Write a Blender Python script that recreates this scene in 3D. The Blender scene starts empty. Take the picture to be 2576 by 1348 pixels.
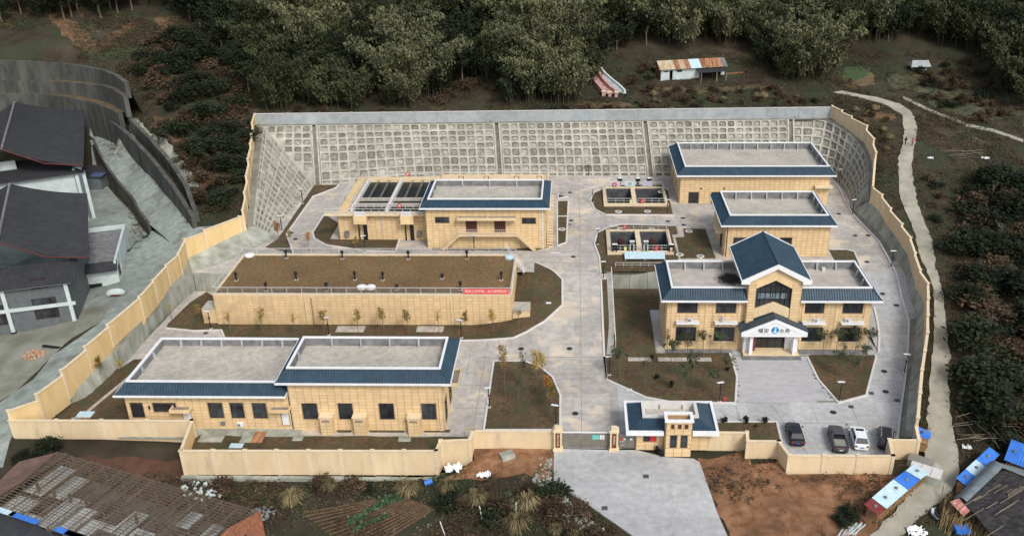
import bpy, math, random
import numpy as np
from mathutils import Vector, Matrix, noise as mnoise
from mathutils.geometry import delaunay_2d_cdt
random.seed(7); np.random.seed(7)
R = math.radians
SC = bpy.context.scene
COL = SC.collection

# ------------------------------------------------------------ camera, sky, sun
CAM_H = 72.0; PITCH = 0.443167666; YAW = 0.0288176065; ROLL = -0.0108778418
FP = 2289.61; CX = 1385.32; CY = 674.0            # focal length and principal point on a 2576 px wide plan
def _cam_rows():
    cp, sp = math.cos(PITCH), math.sin(PITCH); c, s = math.cos(YAW), math.sin(YAW); cr, sr = math.cos(ROLL), math.sin(ROLL)
    Rz = np.array([[c, s, 0], [-s, c, 0], [0, 0, 1]])
    B = np.array([[1, 0, 0], [0, -sp, -cp], [0, cp, -sp]])
    Rr = np.array([[cr, -sr, 0], [sr, cr, 0], [0, 0, 1]])
    return Rr @ B @ Rz
CM = _cam_rows()
cd = bpy.data.cameras.new('camera'); cam = bpy.data.objects.new('camera', cd); COL.objects.link(cam)
cd.sensor_width = 36.0; cd.lens = FP / 2576 * 36; cd.shift_x = -(CX - 1288) / 2576
cd.clip_start = 0.5; cd.clip_end = 3000
mw = Matrix.Identity(4)
for i in range(3):
    mw[i][0] = CM[0][i]; mw[i][1] = -CM[1][i]; mw[i][2] = -CM[2][i]
mw[2][3] = CAM_H
cam.matrix_world = mw
SC.camera = cam

SUN_EL, SUN_AZ = 44.0, 148.0                         # azimuth clockwise from +Y
w = bpy.data.worlds.new('World'); SC.world = w; w.use_nodes = True
nt = w.node_tree; nt.nodes.clear()
out = nt.nodes.new('ShaderNodeOutputWorld'); bg = nt.nodes.new('ShaderNodeBackground'); sky = nt.nodes.new('ShaderNodeTexSky')
sky.sky_type = 'NISHITA'; sky.sun_disc = False; sky.sun_elevation = R(SUN_EL); sky.sun_rotation = R(SUN_AZ)
sky.altitude = 300; sky.air_density = 1.0; sky.dust_density = 4.0; sky.ozone_density = 1.0
hs = nt.nodes.new('ShaderNodeHueSaturation'); hs.inputs['Saturation'].default_value = 0.6
bg.inputs['Strength'].default_value = 0.135
nt.links.new(sky.outputs[0], hs.inputs['Color']); nt.links.new(hs.outputs[0], bg.inputs['Color']); nt.links.new(bg.outputs[0], out.inputs[0])
sl = bpy.data.lights.new('sun', 'SUN'); sl.energy = 1.55; sl.angle = R(15); sl.color = (1.0, 0.975, 0.945)
so = bpy.data.objects.new('sun', sl); COL.objects.link(so)
sd = Vector((math.sin(R(SUN_AZ)) * math.cos(R(SUN_EL)), math.cos(R(SUN_AZ)) * math.cos(R(SUN_EL)), math.sin(R(SUN_EL))))
so.rotation_euler = sd.to_track_quat('Z', 'Y').to_euler(); so.location = (40, 60, 90)
SC.view_settings.view_transform = 'Standard'; SC.view_settings.look = 'None'
SC.view_settings.exposure = 0.32; SC.view_settings.gamma = 1.0; SC.view_settings.use_curve_mapping = False

# ------------------------------------------------------------ surveying helpers (a pixel of the plan -> a point in the place)
def ray(u, v):
    return CM.T @ np.array([(u - CX) / FP, (v - CY) / FP, 1.0])
def at(u, v, z=0.0):
    d = ray(u, v); t = (z - CAM_H) / d[2]
    return (float(d[0] * t), float(d[1] * t))
def at3(u, v, z=0.0):
    x, y = at(u, v, z); return (x, y, z)
def on_y(u, v, Y):
    d = ray(u, v); t = Y / d[1]
    return (float(d[0] * t), float(d[2] * t + CAM_H))
def proj(x, y, z):
    c = CM @ np.array([x, y, z - CAM_H]); return (FP * c[0] / c[2] + CX, FP * c[1] / c[2] + CY)
def hit(u, v, zf, z=0.0):
    for _ in range(40):
        x, y = at(u, v, z); z2 = zf(x, y)
        if abs(z2 - z) < 0.01: break
        z = z * 0.4 + z2 * 0.6
    x, y = at(u, v, z)
    return (x, y, z)
def smooth(a, b, x):
    t = min(1, max(0, (x - a) / (b - a))); return t * t * (3 - 2 * t)

# ------------------------------------------------------------ materials
MATS = {}
def mat(name, c1, c2=None, scale=0.6, rough=0.9, bump=0.0, bscale=None, rand=0.0, big=0.0, bigscale=0.06, metal=0.0,
        c3=None, c3scale=0.15, c3lo=0.5, c3hi=0.62, spec=0.3, detail=6.0, stretch=None, slab=0, spot=None):
    if name in MATS: return MATS[name]
    m = bpy.data.materials.new(name); m.use_nodes = True; MATS[name] = m
    n = m.node_tree.nodes; l = m.node_tree.links
    b = n['Principled BSDF']; b.inputs['Roughness'].default_value = rough; b.inputs['Metallic'].default_value = metal
    b.inputs['Specular IOR Level'].default_value = spec
    tc = n.new('ShaderNodeTexCoord'); src = tc.outputs['Object']
    if stretch:
        mp = n.new('ShaderNodeMapping'); mp.inputs['Scale'].default_value = stretch; l.new(src, mp.inputs['Vector']); src = mp.outputs[0]
    def noi(s, d=detail):
        q = n.new('ShaderNodeTexNoise'); q.inputs['Scale'].default_value = s; q.inputs['Detail'].default_value = d
        q.inputs['Roughness'].default_value = 0.62; l.new(src, q.inputs['Vector']); return q.outputs['Fac']
    def ramp(f, a, c, lo, hi):
        r = n.new('ShaderNodeValToRGB'); r.color_ramp.elements[0].position = lo; r.color_ramp.elements[1].position = hi
        r.color_ramp.elements[0].color = (*a, 1); r.color_ramp.elements[1].color = (*c, 1); l.new(f, r.inputs[0]); return r.outputs[0]
    def mix(f, a, c, mode='MIX'):
        x = n.new('ShaderNodeMix'); x.data_type = 'RGBA'; x.blend_type = mode
        if isinstance(f, (int, float)): x.inputs[0].default_value = f
        else: l.new(f, x.inputs[0])
        for k, q in ((6, a), (7, c)):
            if isinstance(q, tuple): x.inputs[k].default_value = (*q, 1)
            else: l.new(q, x.inputs[k])
        return x.outputs[2]
    cur = (c1[0], c1[1], c1[2])
    if c2 is not None: cur = ramp(noi(scale), c1, c2, 0.35, 0.65)
    if c3 is not None:
        f = ramp(noi(c3scale), (0, 0, 0), (1, 1, 1), c3lo, c3hi); cur = mix(f, cur, c3)
    if big:
        g = ramp(noi(bigscale, 3.0), (1 - big,) * 3, (1 + big,) * 3, 0.3, 0.7); cur = mix(1.0, cur, g, 'MULTIPLY')
    if slab:
        sn = n.new('ShaderNodeVectorMath'); sn.operation = 'SNAP'; sn.inputs[1].default_value = (slab, slab, 1000); l.new(src, sn.inputs[0]); wn = n.new('ShaderNodeTexWhiteNoise'); l.new(sn.outputs[0], wn.inputs['Vector'])
        cur = mix(1.0, cur, ramp(wn.outputs['Value'], (.90,) * 3, (1.07,) * 3, 0, 1), 'MULTIPLY')
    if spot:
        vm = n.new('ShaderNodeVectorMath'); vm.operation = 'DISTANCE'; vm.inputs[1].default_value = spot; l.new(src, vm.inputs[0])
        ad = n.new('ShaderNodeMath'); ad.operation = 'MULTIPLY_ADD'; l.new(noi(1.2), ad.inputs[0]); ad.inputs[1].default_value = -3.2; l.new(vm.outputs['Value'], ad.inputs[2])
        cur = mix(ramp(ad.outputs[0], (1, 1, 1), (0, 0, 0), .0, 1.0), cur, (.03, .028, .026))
    if rand:
        oi = n.new('ShaderNodeObjectInfo'); r = n.new('ShaderNodeMapRange'); r.inputs['To Min'].default_value = 1 - rand; r.inputs['To Max'].default_value = 1 + rand
        l.new(oi.outputs['Random'], r.inputs['Value']); cb = n.new('ShaderNodeCombineColor')
        for k in range(3): l.new(r.outputs[0], cb.inputs[k])
        cur = mix(1.0, cur, cb.outputs[0], 'MULTIPLY')
    if isinstance(cur, tuple): b.inputs['Base Color'].default_value = (*cur, 1)
    else: l.new(cur, b.inputs['Base Color'])
    if bump:
        bp = n.new('ShaderNodeBump'); bp.inputs['Strength'].default_value = bump; bp.inputs['Distance'].default_value = 0.1
        l.new(noi(bscale or scale * 4), bp.inputs['Height']); l.new(bp.outputs[0], b.inputs['Normal'])
    return m

M = dict(
 concrete=mat('road_concrete', (.36, .336, .305), (.49, .46, .42), .9, .92, .2, 3, big=.16, bigscale=.09, c3=(.59, .51, .40), c3scale=.24, c3lo=.52, c3hi=.60, detail=14, slab=5.0),
 apron=mat('pale_concrete', (.38, .385, .38), (.50, .50, .49), 1.1, .92, .15, 3, big=.13, bigscale=.13, c3=(.34, .33, .31), c3scale=.3, c3lo=.6, c3hi=.72, detail=12, slab=6.0),
 paver=mat('grey_paver', (.40, .395, .40), (.49, .48, .48), .8, .9, .1, 5, rand=.07, big=.08),
 kerb=mat('kerb_stone', (.58, .56, .53), (.68, .66, .62), 1.2, .85, .1, 6),
 soil=mat('dry_lawn', (.070, .046, .024), (.135, .092, .050), 1.6, .97, 1.0, 7, big=.28, bigscale=.16, c3=(.075, .074, .034), c3scale=.34, c3lo=.48, c3hi=.6, detail=10),
 roofsoil=mat('roof_lawn', (.135, .080, .036), (.225, .145, .068), 1.8, .97, .9, 8, big=.15, bigscale=.16, c3=(.14, .12, .05), c3scale=.35, c3lo=.55, c3hi=.66),
 tile=mat('yellow_wall_tile', (.66, .482, .265), (.77, .575, .33), .8, .62, .12, 12, rand=.07, big=.08, bigscale=.2, c3=(.60, .44, .26), c3scale=.35, c3lo=.52, c3hi=.75),
 grout=mat('tile_joint', (.36, .25, .14), (.44, .31, .18), 3, .9),
 yellow=mat('yellow_render', (.64, .46, .215), (.74, .55, .28), .5, .9, .25, 14, big=.08, bigscale=.25, rand=.04, c3=(.50, .37, .19), c3scale=.5, c3lo=.56, c3hi=.78, stretch=(1, 1, .3)),
 pale=mat('cream_render', (.66, .51, .31), (.74, .59, .38), .7, .85, .2, 10, big=.07, rand=.04, c3=(.52, .42, .28), c3scale=.5, c3lo=.55, c3hi=.78, stretch=(1, 1, .3)),
 trim=mat('cream_trim', (.66, .54, .36), (.75, .63, .44), .9, .8, .1, 8),
 white=mat('white_paint', (.74, .76, .77), (.82, .83, .83), 1.5, .6, .03, 8),
 blue=mat('blue_roof_tile', (.014, .038, .062), (.024, .058, .088), .9, .42, .1, 9, big=.12, bigscale=.2, spec=.5),
 deck=mat('roof_screed', (.365, .337, .287), (.51, .473, .41), 1.4, .95, .3, 4, detail=12, big=.14, bigscale=.16, c3=(.30, .275, .25), c3scale=.12, c3lo=.6, c3hi=.75),
 parapet=mat('parapet_grey', (.15, .152, .155), (.23, .228, .225), 1.0, .92, .2, 5, big=.15, bigscale=.5),  # shade on the inner parapet walls is worked into this dark grey
 lattice=mat('lattice_concrete', (.34, .325, .27), (.49, .475, .41), .9, .95, .35, 5, big=.16, bigscale=.09, c3=(.27, .26, .20), c3scale=.22, c3lo=.52, c3hi=.72),
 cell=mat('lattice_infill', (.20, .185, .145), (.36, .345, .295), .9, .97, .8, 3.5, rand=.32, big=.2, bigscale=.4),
 oldconc=mat('weathered_concrete', (.24, .25, .20), (.42, .43, .37), .5, .95, .4, 3, big=.2, bigscale=.2, stretch=(1, 1, .35)),
 mossconc=mat('mossy_concrete', (.17, .165, .135), (.28, .27, .225), .45, .95, .5, 3, big=.2, bigscale=.1),
 greywall=mat('grey_blue_concrete', (.30, .335, .345), (.40, .43, .435), .7, .93, .3, 4, rand=.06, big=.12, bigscale=.12),
 glass=mat('dark_glass', (.010, .012, .016), (.055, .062, .07), .45, .12, spec=.6, rand=.4),
 frame=mat('dark_window_frame', (.03, .026, .026)),
 black=mat('black_metal', (.018, .018, .02), rough=.5),
 steel=mat('railing_steel', (.55, .54, .52), rough=.45),
 brownmetal=mat('dark_red_metal', (.075, .03, .025), (.1, .042, .034), 2, .6),
 water=mat('dark_water', (.008, .012, .011), (.018, .024, .020), .4, .35, .03, 6, spec=.2),
 tankwall=mat('wet_tank_wall', (.05, .055, .058), (.11, .115, .12), .6, .8, .2, 4),
 earth=mat('hill_earth', (.024, .020, .013), (.062, .047, .029), .22, .98, .9, 3.0, big=.3, bigscale=.035, c3=(.035, .042, .020), c3scale=.09, c3lo=.48, c3hi=.6, detail=9),
 redsoil=mat('red_soil', (.17, .075, .034), (.30, .165, .09), .8, .98, .9, 4, big=.34, bigscale=.14, detail=12, c3=(.12, .062, .032), c3scale=.16, c3lo=.52, c3hi=.66),
 track=mat('dirt_track', (.30, .285, .22), (.40, .375, .30), .5, .97, .5, 5, big=.15, bigscale=.12),
 leftroad=mat('green_grey_concrete', (.20, .23, .205), (.31, .345, .31), .8, .92, .2, 4, big=.2, bigscale=.12, c3=(.17, .18, .15), c3scale=.25, c3lo=.54, c3hi=.66, detail=12),
 darkroof=mat('dark_slate_roof', (.030, .032, .036), (.046, .048, .052), .8, .7, .15, 6, big=.12),
 brick=mat('grey_brick', (.105, .12, .125), (.15, .165, .17), 2, .9, .1, 8, rand=.08),
 darkwall=mat('dark_stained_wall', (.055, .056, .050), (.11, .11, .096), .6, .95, .5, 4, big=.25, bigscale=.2, stretch=(1, 1, .3)),
 redbrick=mat('red_brick', (.20, .075, .045), (.38, .16, .09), 2.5, .9, .5, 14, rand=.1, detail=12),
 housewhite=mat('house_white', (.44, .51, .50), (.56, .62, .61), .6, .85, .1, 5),
 wood=mat('stacked_firewood', (.22, .13, .06), (.36, .22, .11), 3, .9, .2, 14, rand=.25),
 pole=mat('weathered_bamboo', (.16, .135, .095), (.26, .22, .16), 2, .85, .1, 9, rand=.15),
 bluetin=mat('blue_sheet_metal', (.035, .16, .55), (.05, .21, .68), 1.2, .45, .1, 6, rand=.06, spec=.5),
 paletin=mat('pale_blue_sheet', (.45, .62, .68), (.58, .74, .78), 1.5, .5, .1, 6),
 redtin=mat('maroon_sheet', (.17, .03, .03), (.24, .05, .045), 1.5, .6),
 rust=mat('rusty_sheet', (.20, .08, .04), (.42, .23, .12), .9, .8, .2, 5, rand=.2, stretch=(2.5, .4, 1)),
 palerust=mat('pale_worn_sheet', (.55, .52, .42), (.42, .27, .13), .7, .8, .2, 5, stretch=(2, .4, 1)),
 red=mat('red_paint', (.62, .045, .05), rough=.5),
 banner=mat('banner_red', (.70, .085, .095), (.78, .13, .14), 2, .7),
 yellowline=mat('parking_line', (.50, .42, .12), (.40, .37, .22), 3, .9),
 bark=mat('bark', (.10, .085, .06), (.19, .16, .12), 3, .95),
 pink=mat('pink_stone', (.42, .24, .22), (.55, .36, .33), 1, .9, .3, 5),
)
def leafmat(name, a, b, big=.25):
    m = mat(name, a, b, 1.1, .75, 0, rand=.38, big=big, bigscale=.3, spec=.15, detail=4)
    return m
LEAF = dict(
 bamboo=leafmat('bamboo_leaf', (.030, .040, .018), (.080, .090, .040)),
 bright=leafmat('pale_bamboo_leaf', (.075, .085, .042), (.165, .165, .085)),
 dark=leafmat('dark_leaf', (.010, .016, .009), (.030, .039, .018)),
 brown=leafmat('dry_brown_leaf', (.050, .034, .020), (.105, .070, .042)),
 straw=leafmat('straw_grass', (.17, .14, .075), (.28, .23, .12)),
 yellowl=leafmat('yellow_leaf', (.25, .175, .045), (.36, .26, .07), .1),
 orange=leafmat('orange_leaf', (.30, .13, .035), (.42, .20, .06), .1),
 green=leafmat('garden_leaf', (.045, .062, .028), (.085, .105, .05), .1),
 cabbage=leafmat('vegetable_leaf', (.03, .07, .028), (.10, .15, .08), .1),
)

# ------------------------------------------------------------ mesh builder and tagging
ORG = {}
def tag(o, label=None, cat=None, group=None, kind=None):
    if label: o['label'] = label
    if cat: o['category'] = cat
    if group: o['group'] = group
    if kind: o['kind'] = kind
    return o
def thing(name, loc, label, cat, group=None, rz=0.0):
    o = bpy.data.objects.new(name, None); COL.objects.link(o); o.location = loc; o.rotation_euler = (0, 0, rz)
    o.empty_display_size = 0.3
    ORG[o.name] = Vector(loc)
    return tag(o, label, cat, group)
class MB:
    def __init__(s): s.v = []; s.f = []
    def add(s, vs, fs):
        n = len(s.v); s.v.extend(tuple(p) for p in vs); s.f.extend(tuple(n + i for i in f) for f in fs); return s
    def box(s, x0, y0, z0, x1, y1, z1):
        return s.add([(x0, y0, z0), (x1, y0, z0), (x1, y1, z0), (x0, y1, z0), (x0, y0, z1), (x1, y0, z1), (x1, y1, z1), (x0, y1, z1)],
                     [(0, 3, 2, 1), (4, 5, 6, 7), (0, 1, 5, 4), (1, 2, 6, 5), (2, 3, 7, 6), (3, 0, 4, 7)])
    def obox(s, c, u, v, w):                                   # oriented box: centre, half axes
        c, u, v, w = Vector(c), Vector(u), Vector(v), Vector(w)
        P = [c - u - v - w, c + u - v - w, c + u + v - w, c - u + v - w, c - u - v + w, c + u - v + w, c + u + v + w, c - u + v + w]
        return s.add(P, [(0, 3, 2, 1), (4, 5, 6, 7), (0, 1, 5, 4), (1, 2, 6, 5), (2, 3, 7, 6), (3, 0, 4, 7)])
    def quad(s, a, b, c, d): return s.add([a, b, c, d], [(0, 1, 2, 3)])
    def prism(s, poly, z0, z1):
        n = len(poly)
        vs = [(p[0], p[1], z0) for p in poly] + [(p[0], p[1], z1) for p in poly]
        return s.add(vs, [tuple(range(n))[::-1], tuple(range(n, 2 * n))] + [(i, (i + 1) % n, n + (i + 1) % n, n + i) for i in range(n)])
    def tube(s, pts, r, n=6, cap=True):
        pts = [Vector(p) for p in pts]; rr = r if isinstance(r, (list, tuple)) else [r] * len(pts)
        rings = []
        for i, p in enumerate(pts):
            d = (pts[min(i + 1, len(pts) - 1)] - pts[max(i - 1, 0)]).normalized()
            a = d.orthogonal().normalized() if i == 0 or True else a
            ref = Vector((0, 0, 1)) if abs(d.z) < .9 else Vector((1, 0, 0))
            a = d.cross(ref).normalized(); b = d.cross(a).normalized()
            rings.append([p + (a * math.cos(2 * math.pi * k / n) + b * math.sin(2 * math.pi * k / n)) * rr[i] for k in range(n)])
        base = len(s.v)
        for q in rings: s.v.extend(tuple(p) for p in q)
        for i in range(len(rings) - 1):
            for k in range(n):
                s.f.append((base + i * n + k, base + i * n + (k + 1) % n, base + (i + 1) * n + (k + 1) % n, base + (i + 1) * n + k))
        if cap:
            s.f.append(tuple(base + k for k in range(n))[::-1]); s.f.append(tuple(base + (len(rings) - 1) * n + k for k in range(n)))
        return s
    def lathe(s, c, prof, n=12):
        base = len(s.v)
        for r, z in prof:
            for k in range(n): s.v.append((c[0] + r * math.cos(2 * math.pi * k / n), c[1] + r * math.sin(2 * math.pi * k / n), c[2] + z))
        for i in range(len(prof) - 1):
            for k in range(n): s.f.append((base + i * n + k, base + i * n + (k + 1) % n, base + (i + 1) * n + (k + 1) % n, base + (i + 1) * n + k))
        s.f.append(tuple(base + k for k in range(n))[::-1]); s.f.append(tuple(base + (len(prof) - 1) * n + k for k in range(n)))
        return s
    def mesh(s, name, m):
        me = bpy.data.meshes.new(name); me.from_pydata(s.v, [], s.f); me.update()
        if m: me.materials.append(m)
        return me
    def build(s, name, m, parent=None, local=False, kind=None, label=None, smooth=False):
        if parent is not None and not local:
            o = ROOT[parent.name] if parent.name in ROOT else ORG[parent.name]
            s.v = [(p[0] - o[0], p[1] - o[1], p[2] - o[2]) for p in s.v]
        me = s.mesh(name, m)
        if smooth: me.polygons.foreach_set('use_smooth', [True] * len(me.polygons))
        ob = bpy.data.objects.new(name, me); COL.objects.link(ob)
        if parent is not None:
            ob.parent = parent; ROOT[ob.name] = ROOT.get(parent.name, ORG.get(parent.name, Vector((0, 0, 0))))
        if kind: ob['kind'] = kind
        if label: ob['label'] = label
        return ob
ROOT = {}
def copy_tree(o, parent=None, loc=None, rz=None, scale=None, label=None, mats=None):
    c = o.copy(); COL.objects.link(c)
    if parent is not None: c.parent = parent
    if loc is not None: c.location = loc
    if rz is not None: c.rotation_euler = (0, 0, rz)
    if scale is not None: c.scale = scale if isinstance(scale, (tuple, list)) else (scale,) * 3
    if label: c['label'] = label
    for ch in o.children: copy_tree(ch, c)
    return c
def poly_in(poly, x, y):
    c = False; j = len(poly) - 1
    for i in range(len(poly)):
        xi, yi = poly[i][0], poly[i][1]; xj, yj = poly[j][0], poly[j][1]
        if (yi > y) != (yj > y) and x < (xj - xi) * (y - yi) / (yj - yi) + xi: c = not c
        j = i
    return c
def seg_dist(poly, x, y, closed=True):
    best = 1e9; n = len(poly)
    for i in range(n if closed else n - 1):
        ax, ay = poly[i][0], poly[i][1]; bx, by = poly[(i + 1) % n][0], poly[(i + 1) % n][1]
        dx, dy = bx - ax, by - ay; L = dx * dx + dy * dy
        t = 0 if L == 0 else min(1, max(0, ((x - ax) * dx + (y - ay) * dy) / L))
        best = min(best, math.hypot(x - ax - t * dx, y - ay - t * dy))
    return best
def densify(pts, step, closed=True):
    out = []; n = len(pts)
    for i in range(n if closed else n - 1):
        a, b = np.array(pts[i], float), np.array(pts[(i + 1) % n], float)
        k = max(1, int(np.hypot(*(b - a)[:2]) / step))
        for t in range(k): out.append(tuple(a + (b - a) * t / k))
    if not closed: out.append(tuple(pts[-1]))
    return out
def drape(poly, zf, off=0.0, res=1.5, ragged=0.0, skirt=0.0, holes=()):
    b = densify([(p[0], p[1]) for p in poly], res)
    if ragged:
        b = [(x + ragged * mnoise.noise((x * .7, y * .7, 3.1)), y + ragged * mnoise.noise((x * .7, y * .7, 9.7))) for x, y in b]
    n = len(b); xs = [p[0] for p in b]; ys = [p[1] for p in b]
    pts = [Vector(p) for p in b]
    for gx in np.arange(min(xs), max(xs), res):
        for gy in np.arange(min(ys), max(ys), res):
            if poly_in(b, gx, gy) and seg_dist(b, gx, gy) > res * .4: pts.append(Vector((gx, gy)))
    ed = [(i, (i + 1) % n) for i in range(n)]
    for h in holes:
        hp = [(h[0], h[1]), (h[2], h[1]), (h[2], h[3]), (h[0], h[3])]; k0 = len(pts); pts += [Vector(q) for q in hp]; ed += [(k0 + i, k0 + (i + 1) % 4) for i in range(4)]
    r = delaunay_2d_cdt(pts, ed, [], 1, 1e-4)
    mb = MB(); mb.v = [(p.x, p.y, zf(p.x, p.y) + off) for p in r[0]]; mb.f = [tuple(f) for f in r[2]]
    for h in holes:
        mb.f = [f for f in mb.f if not (h[0] < sum(mb.v[i][0] for i in f) / len(f) < h[2] and h[1] < sum(mb.v[i][1] for i in f) / len(f) < h[3])]
    # faces up
    ff = []
    for f in mb.f:
        a, b2, c = (mb.v[f[0]], mb.v[f[1]], mb.v[f[2]])
        ff.append(f if (b2[0] - a[0]) * (c[1] - a[1]) - (b2[1] - a[1]) * (c[0] - a[0]) > 0 else f[::-1])
    mb.f = ff
    if skirt:
        base = len(mb.v)
        for x, y in b: z = zf(x, y) + off; mb.v.append((x, y, z)); mb.v.append((x, y, z - skirt))
        for i in range(n):
            j = (i + 1) % n; mb.f.append((base + 2 * i, base + 2 * i + 1, base + 2 * j + 1, base + 2 * j))
    return mb
def ribbon(pts, zf, wd, h, off=0.0, step=1.0, base=.1):
    """a raised strip (kerb) along a polyline of (x,y)"""
    p = densify(pts, step, False); mb = MB(); L = []
    for i, q in enumerate(p):
        a = np.array(p[max(0, i - 1)][:2]); c = np.array(p[min(len(p) - 1, i + 1)][:2]); d = c - a; d = d / (np.hypot(*d) + 1e-9); nn = np.array([-d[1], d[0]]) * wd / 2
        z = zf(q[0], q[1]) + off
        L.append([(q[0] + nn[0], q[1] + nn[1], z - base), (q[0] + nn[0], q[1] + nn[1], z + h), (q[0] - nn[0], q[1] - nn[1], z + h), (q[0] - nn[0], q[1] - nn[1], z - base)])
    for a in L: mb.v.extend(a)
    for i in range(len(L) - 1):
        for k in range(3): mb.f.append((4 * i + k, 4 * i + k + 1, 4 * i + 4 + k + 1, 4 * i + 4 + k))
    mb.f.append((0, 1, 2, 3)); e = 4 * (len(L) - 1); mb.f.append((e + 3, e + 2, e + 1, e))
    return mb
def resample(pts, n):
    pts = [np.array(p, float) for p in pts]; d = [0]
    for a, b in zip(pts, pts[1:]): d.append(d[-1] + np.linalg.norm(b - a))
    o = []
    for k in range(n):
        t = d[-1] * k / (n - 1); i = max(0, min(len(pts) - 2, int(np.searchsorted(d, t, side='right')) - 1))
        f = (t - d[i]) / max(1e-9, d[i + 1] - d[i]); o.append(tuple(pts[i] + (pts[i + 1] - pts[i]) * f))
    return o
def ruled(A, B, n=40, m=4, wob=0.0):
    a, b = resample(A, n), resample(B, n); mb = MB()
    for i in range(n):
        for j in range(m + 1):
            p = np.array(a[i]) * (1 - j / m) + np.array(b[i]) * j / m
            if wob and 0 < j < m: p[2] += wob * mnoise.noise(Vector(p) * .5)
            mb.v.append(tuple(p))
    for i in range(n - 1):
        for j in range(m): mb.f.append((i * (m + 1) + j, i * (m + 1) + j + 1, (i + 1) * (m + 1) + j + 1, (i + 1) * (m + 1) + j))
    return mb
def text_mesh(body, size, m, name, parent, loc, rot, extrude=.01, vertical=False):
    cu = bpy.data.curves.new(name, 'FONT'); cu.body = '\n'.join(body) if vertical else body
    cu.size = size; cu.extrude = extrude; cu.align_x = 'CENTER'; cu.align_y = 'CENTER'; cu.resolution_u = 2
    if vertical: cu.space_line = .85
    t = bpy.data.objects.new(name, cu); COL.objects.link(t)
    dg = bpy.context.evaluated_depsgraph_get(); me = bpy.data.meshes.new_from_object(t.evaluated_get(dg))
    bpy.data.objects.remove(t); bpy.data.curves.remove(cu)
    me.materials.clear(); me.materials.append(m)
    o = bpy.data.objects.new(name, me); COL.objects.link(o)
    if parent is not None:
        o.parent = parent; g = ROOT.get(parent.name, ORG.get(parent.name, Vector((0, 0, 0)))); loc = Vector(loc) - Vector(g); ROOT[o.name] = g
    o.location = loc; o.rotation_euler = rot
    return o
# ------------------------------------------------------------ levels of the place
UP = 3.2                                            # the rear terrace lies this far above the gate
def gi(x, y):                                       # ground inside the walls, west part and main road
    return UP * min(1, max(0, (y - 120) / 23.0)) * smooth(-17, -6, x)
def ge(x, y):                                       # east drive
    return UP * min(1, max(0, (y - 122) / 21.0))
def gflat(x, y): return 0.0
def gup(x, y): return UP
def inner(x, y):
    if y >= 143.2: return UP
    if x < 6.2: return gi(x, y)
    if x > 46.6: return ge(x, y)
    return 0.0
# foot of the boundary walls on the inner side: plan pixel and level
WL = [(37, 1089, .5), (110, 1055, 1), (172, 995, 1.7), (230, 932, 2.4), (285, 873, 3), (362, 798, 3.4), (428, 716, 3.8), (458, 686, 4), (473, 649, 4.3),
      (522, 624, 4.8), (607, 583, 5.4), (618, 578, 5.6), (622, 532, 6.8), (626, 490, 8.0), (630, 445, 9.2), (635, 400, 10.5), (640, 352, 12.0), (644, 314, 13.5)]
WLt = [(28, 1065), (92, 1009), (153, 942), (210, 876), (270, 823), (347, 739), (418, 671), (445, 631), (467, 601), (513, 574), (598, 538), (601, 507), (607, 463), (611, 418), (618, 374), (624, 337), (634, 300), (640, 296)]
WR = [(2090, 297, 13.5), (2137, 328, 12.8), (2175, 359, 11.8), (2192, 395, 10.6), (2197, 433, 9.2), (2191, 506, 6.6), (2213, 530, 6.1), (2234, 565, 5.6), (2262, 605, 5.1), (2284, 638, 4.8), (2307, 721, 4.1), (2327, 757, 3.7), (2327, 797, 3.2), (2325, 883, 2.4), (2311, 977, 1.8), (2300, 1100, 1.2)]
wl = [at3(*p) for p in WL]; wr = [at3(*p) for p in WR]
backL = at3(644, 314, 13.5); backR = at3(2090, 297, 13.5)
FRONT = [(-74.9, 98.8), (-50.6, 99.0), (-49.5, 92.5), (-17.3, 92.8), (-17.0, 94.9), (-13.3, 95.2), (-13.1, 97.1), (-2.7, 97.1), (8, 97.0), (17.3, 97.1), (22.2, 97.1), (22.0, 95.3), (25.9, 95.3), (26.6, 92.4), (39.3, 92.4), (39.9, 95.7), (43.6, 95.7)]
PERIM = [(p[0], p[1]) for p in wl] + [(p[0], p[1]) for p in wr] + [(x, y) for x, y in FRONT[::-1]]

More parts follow.
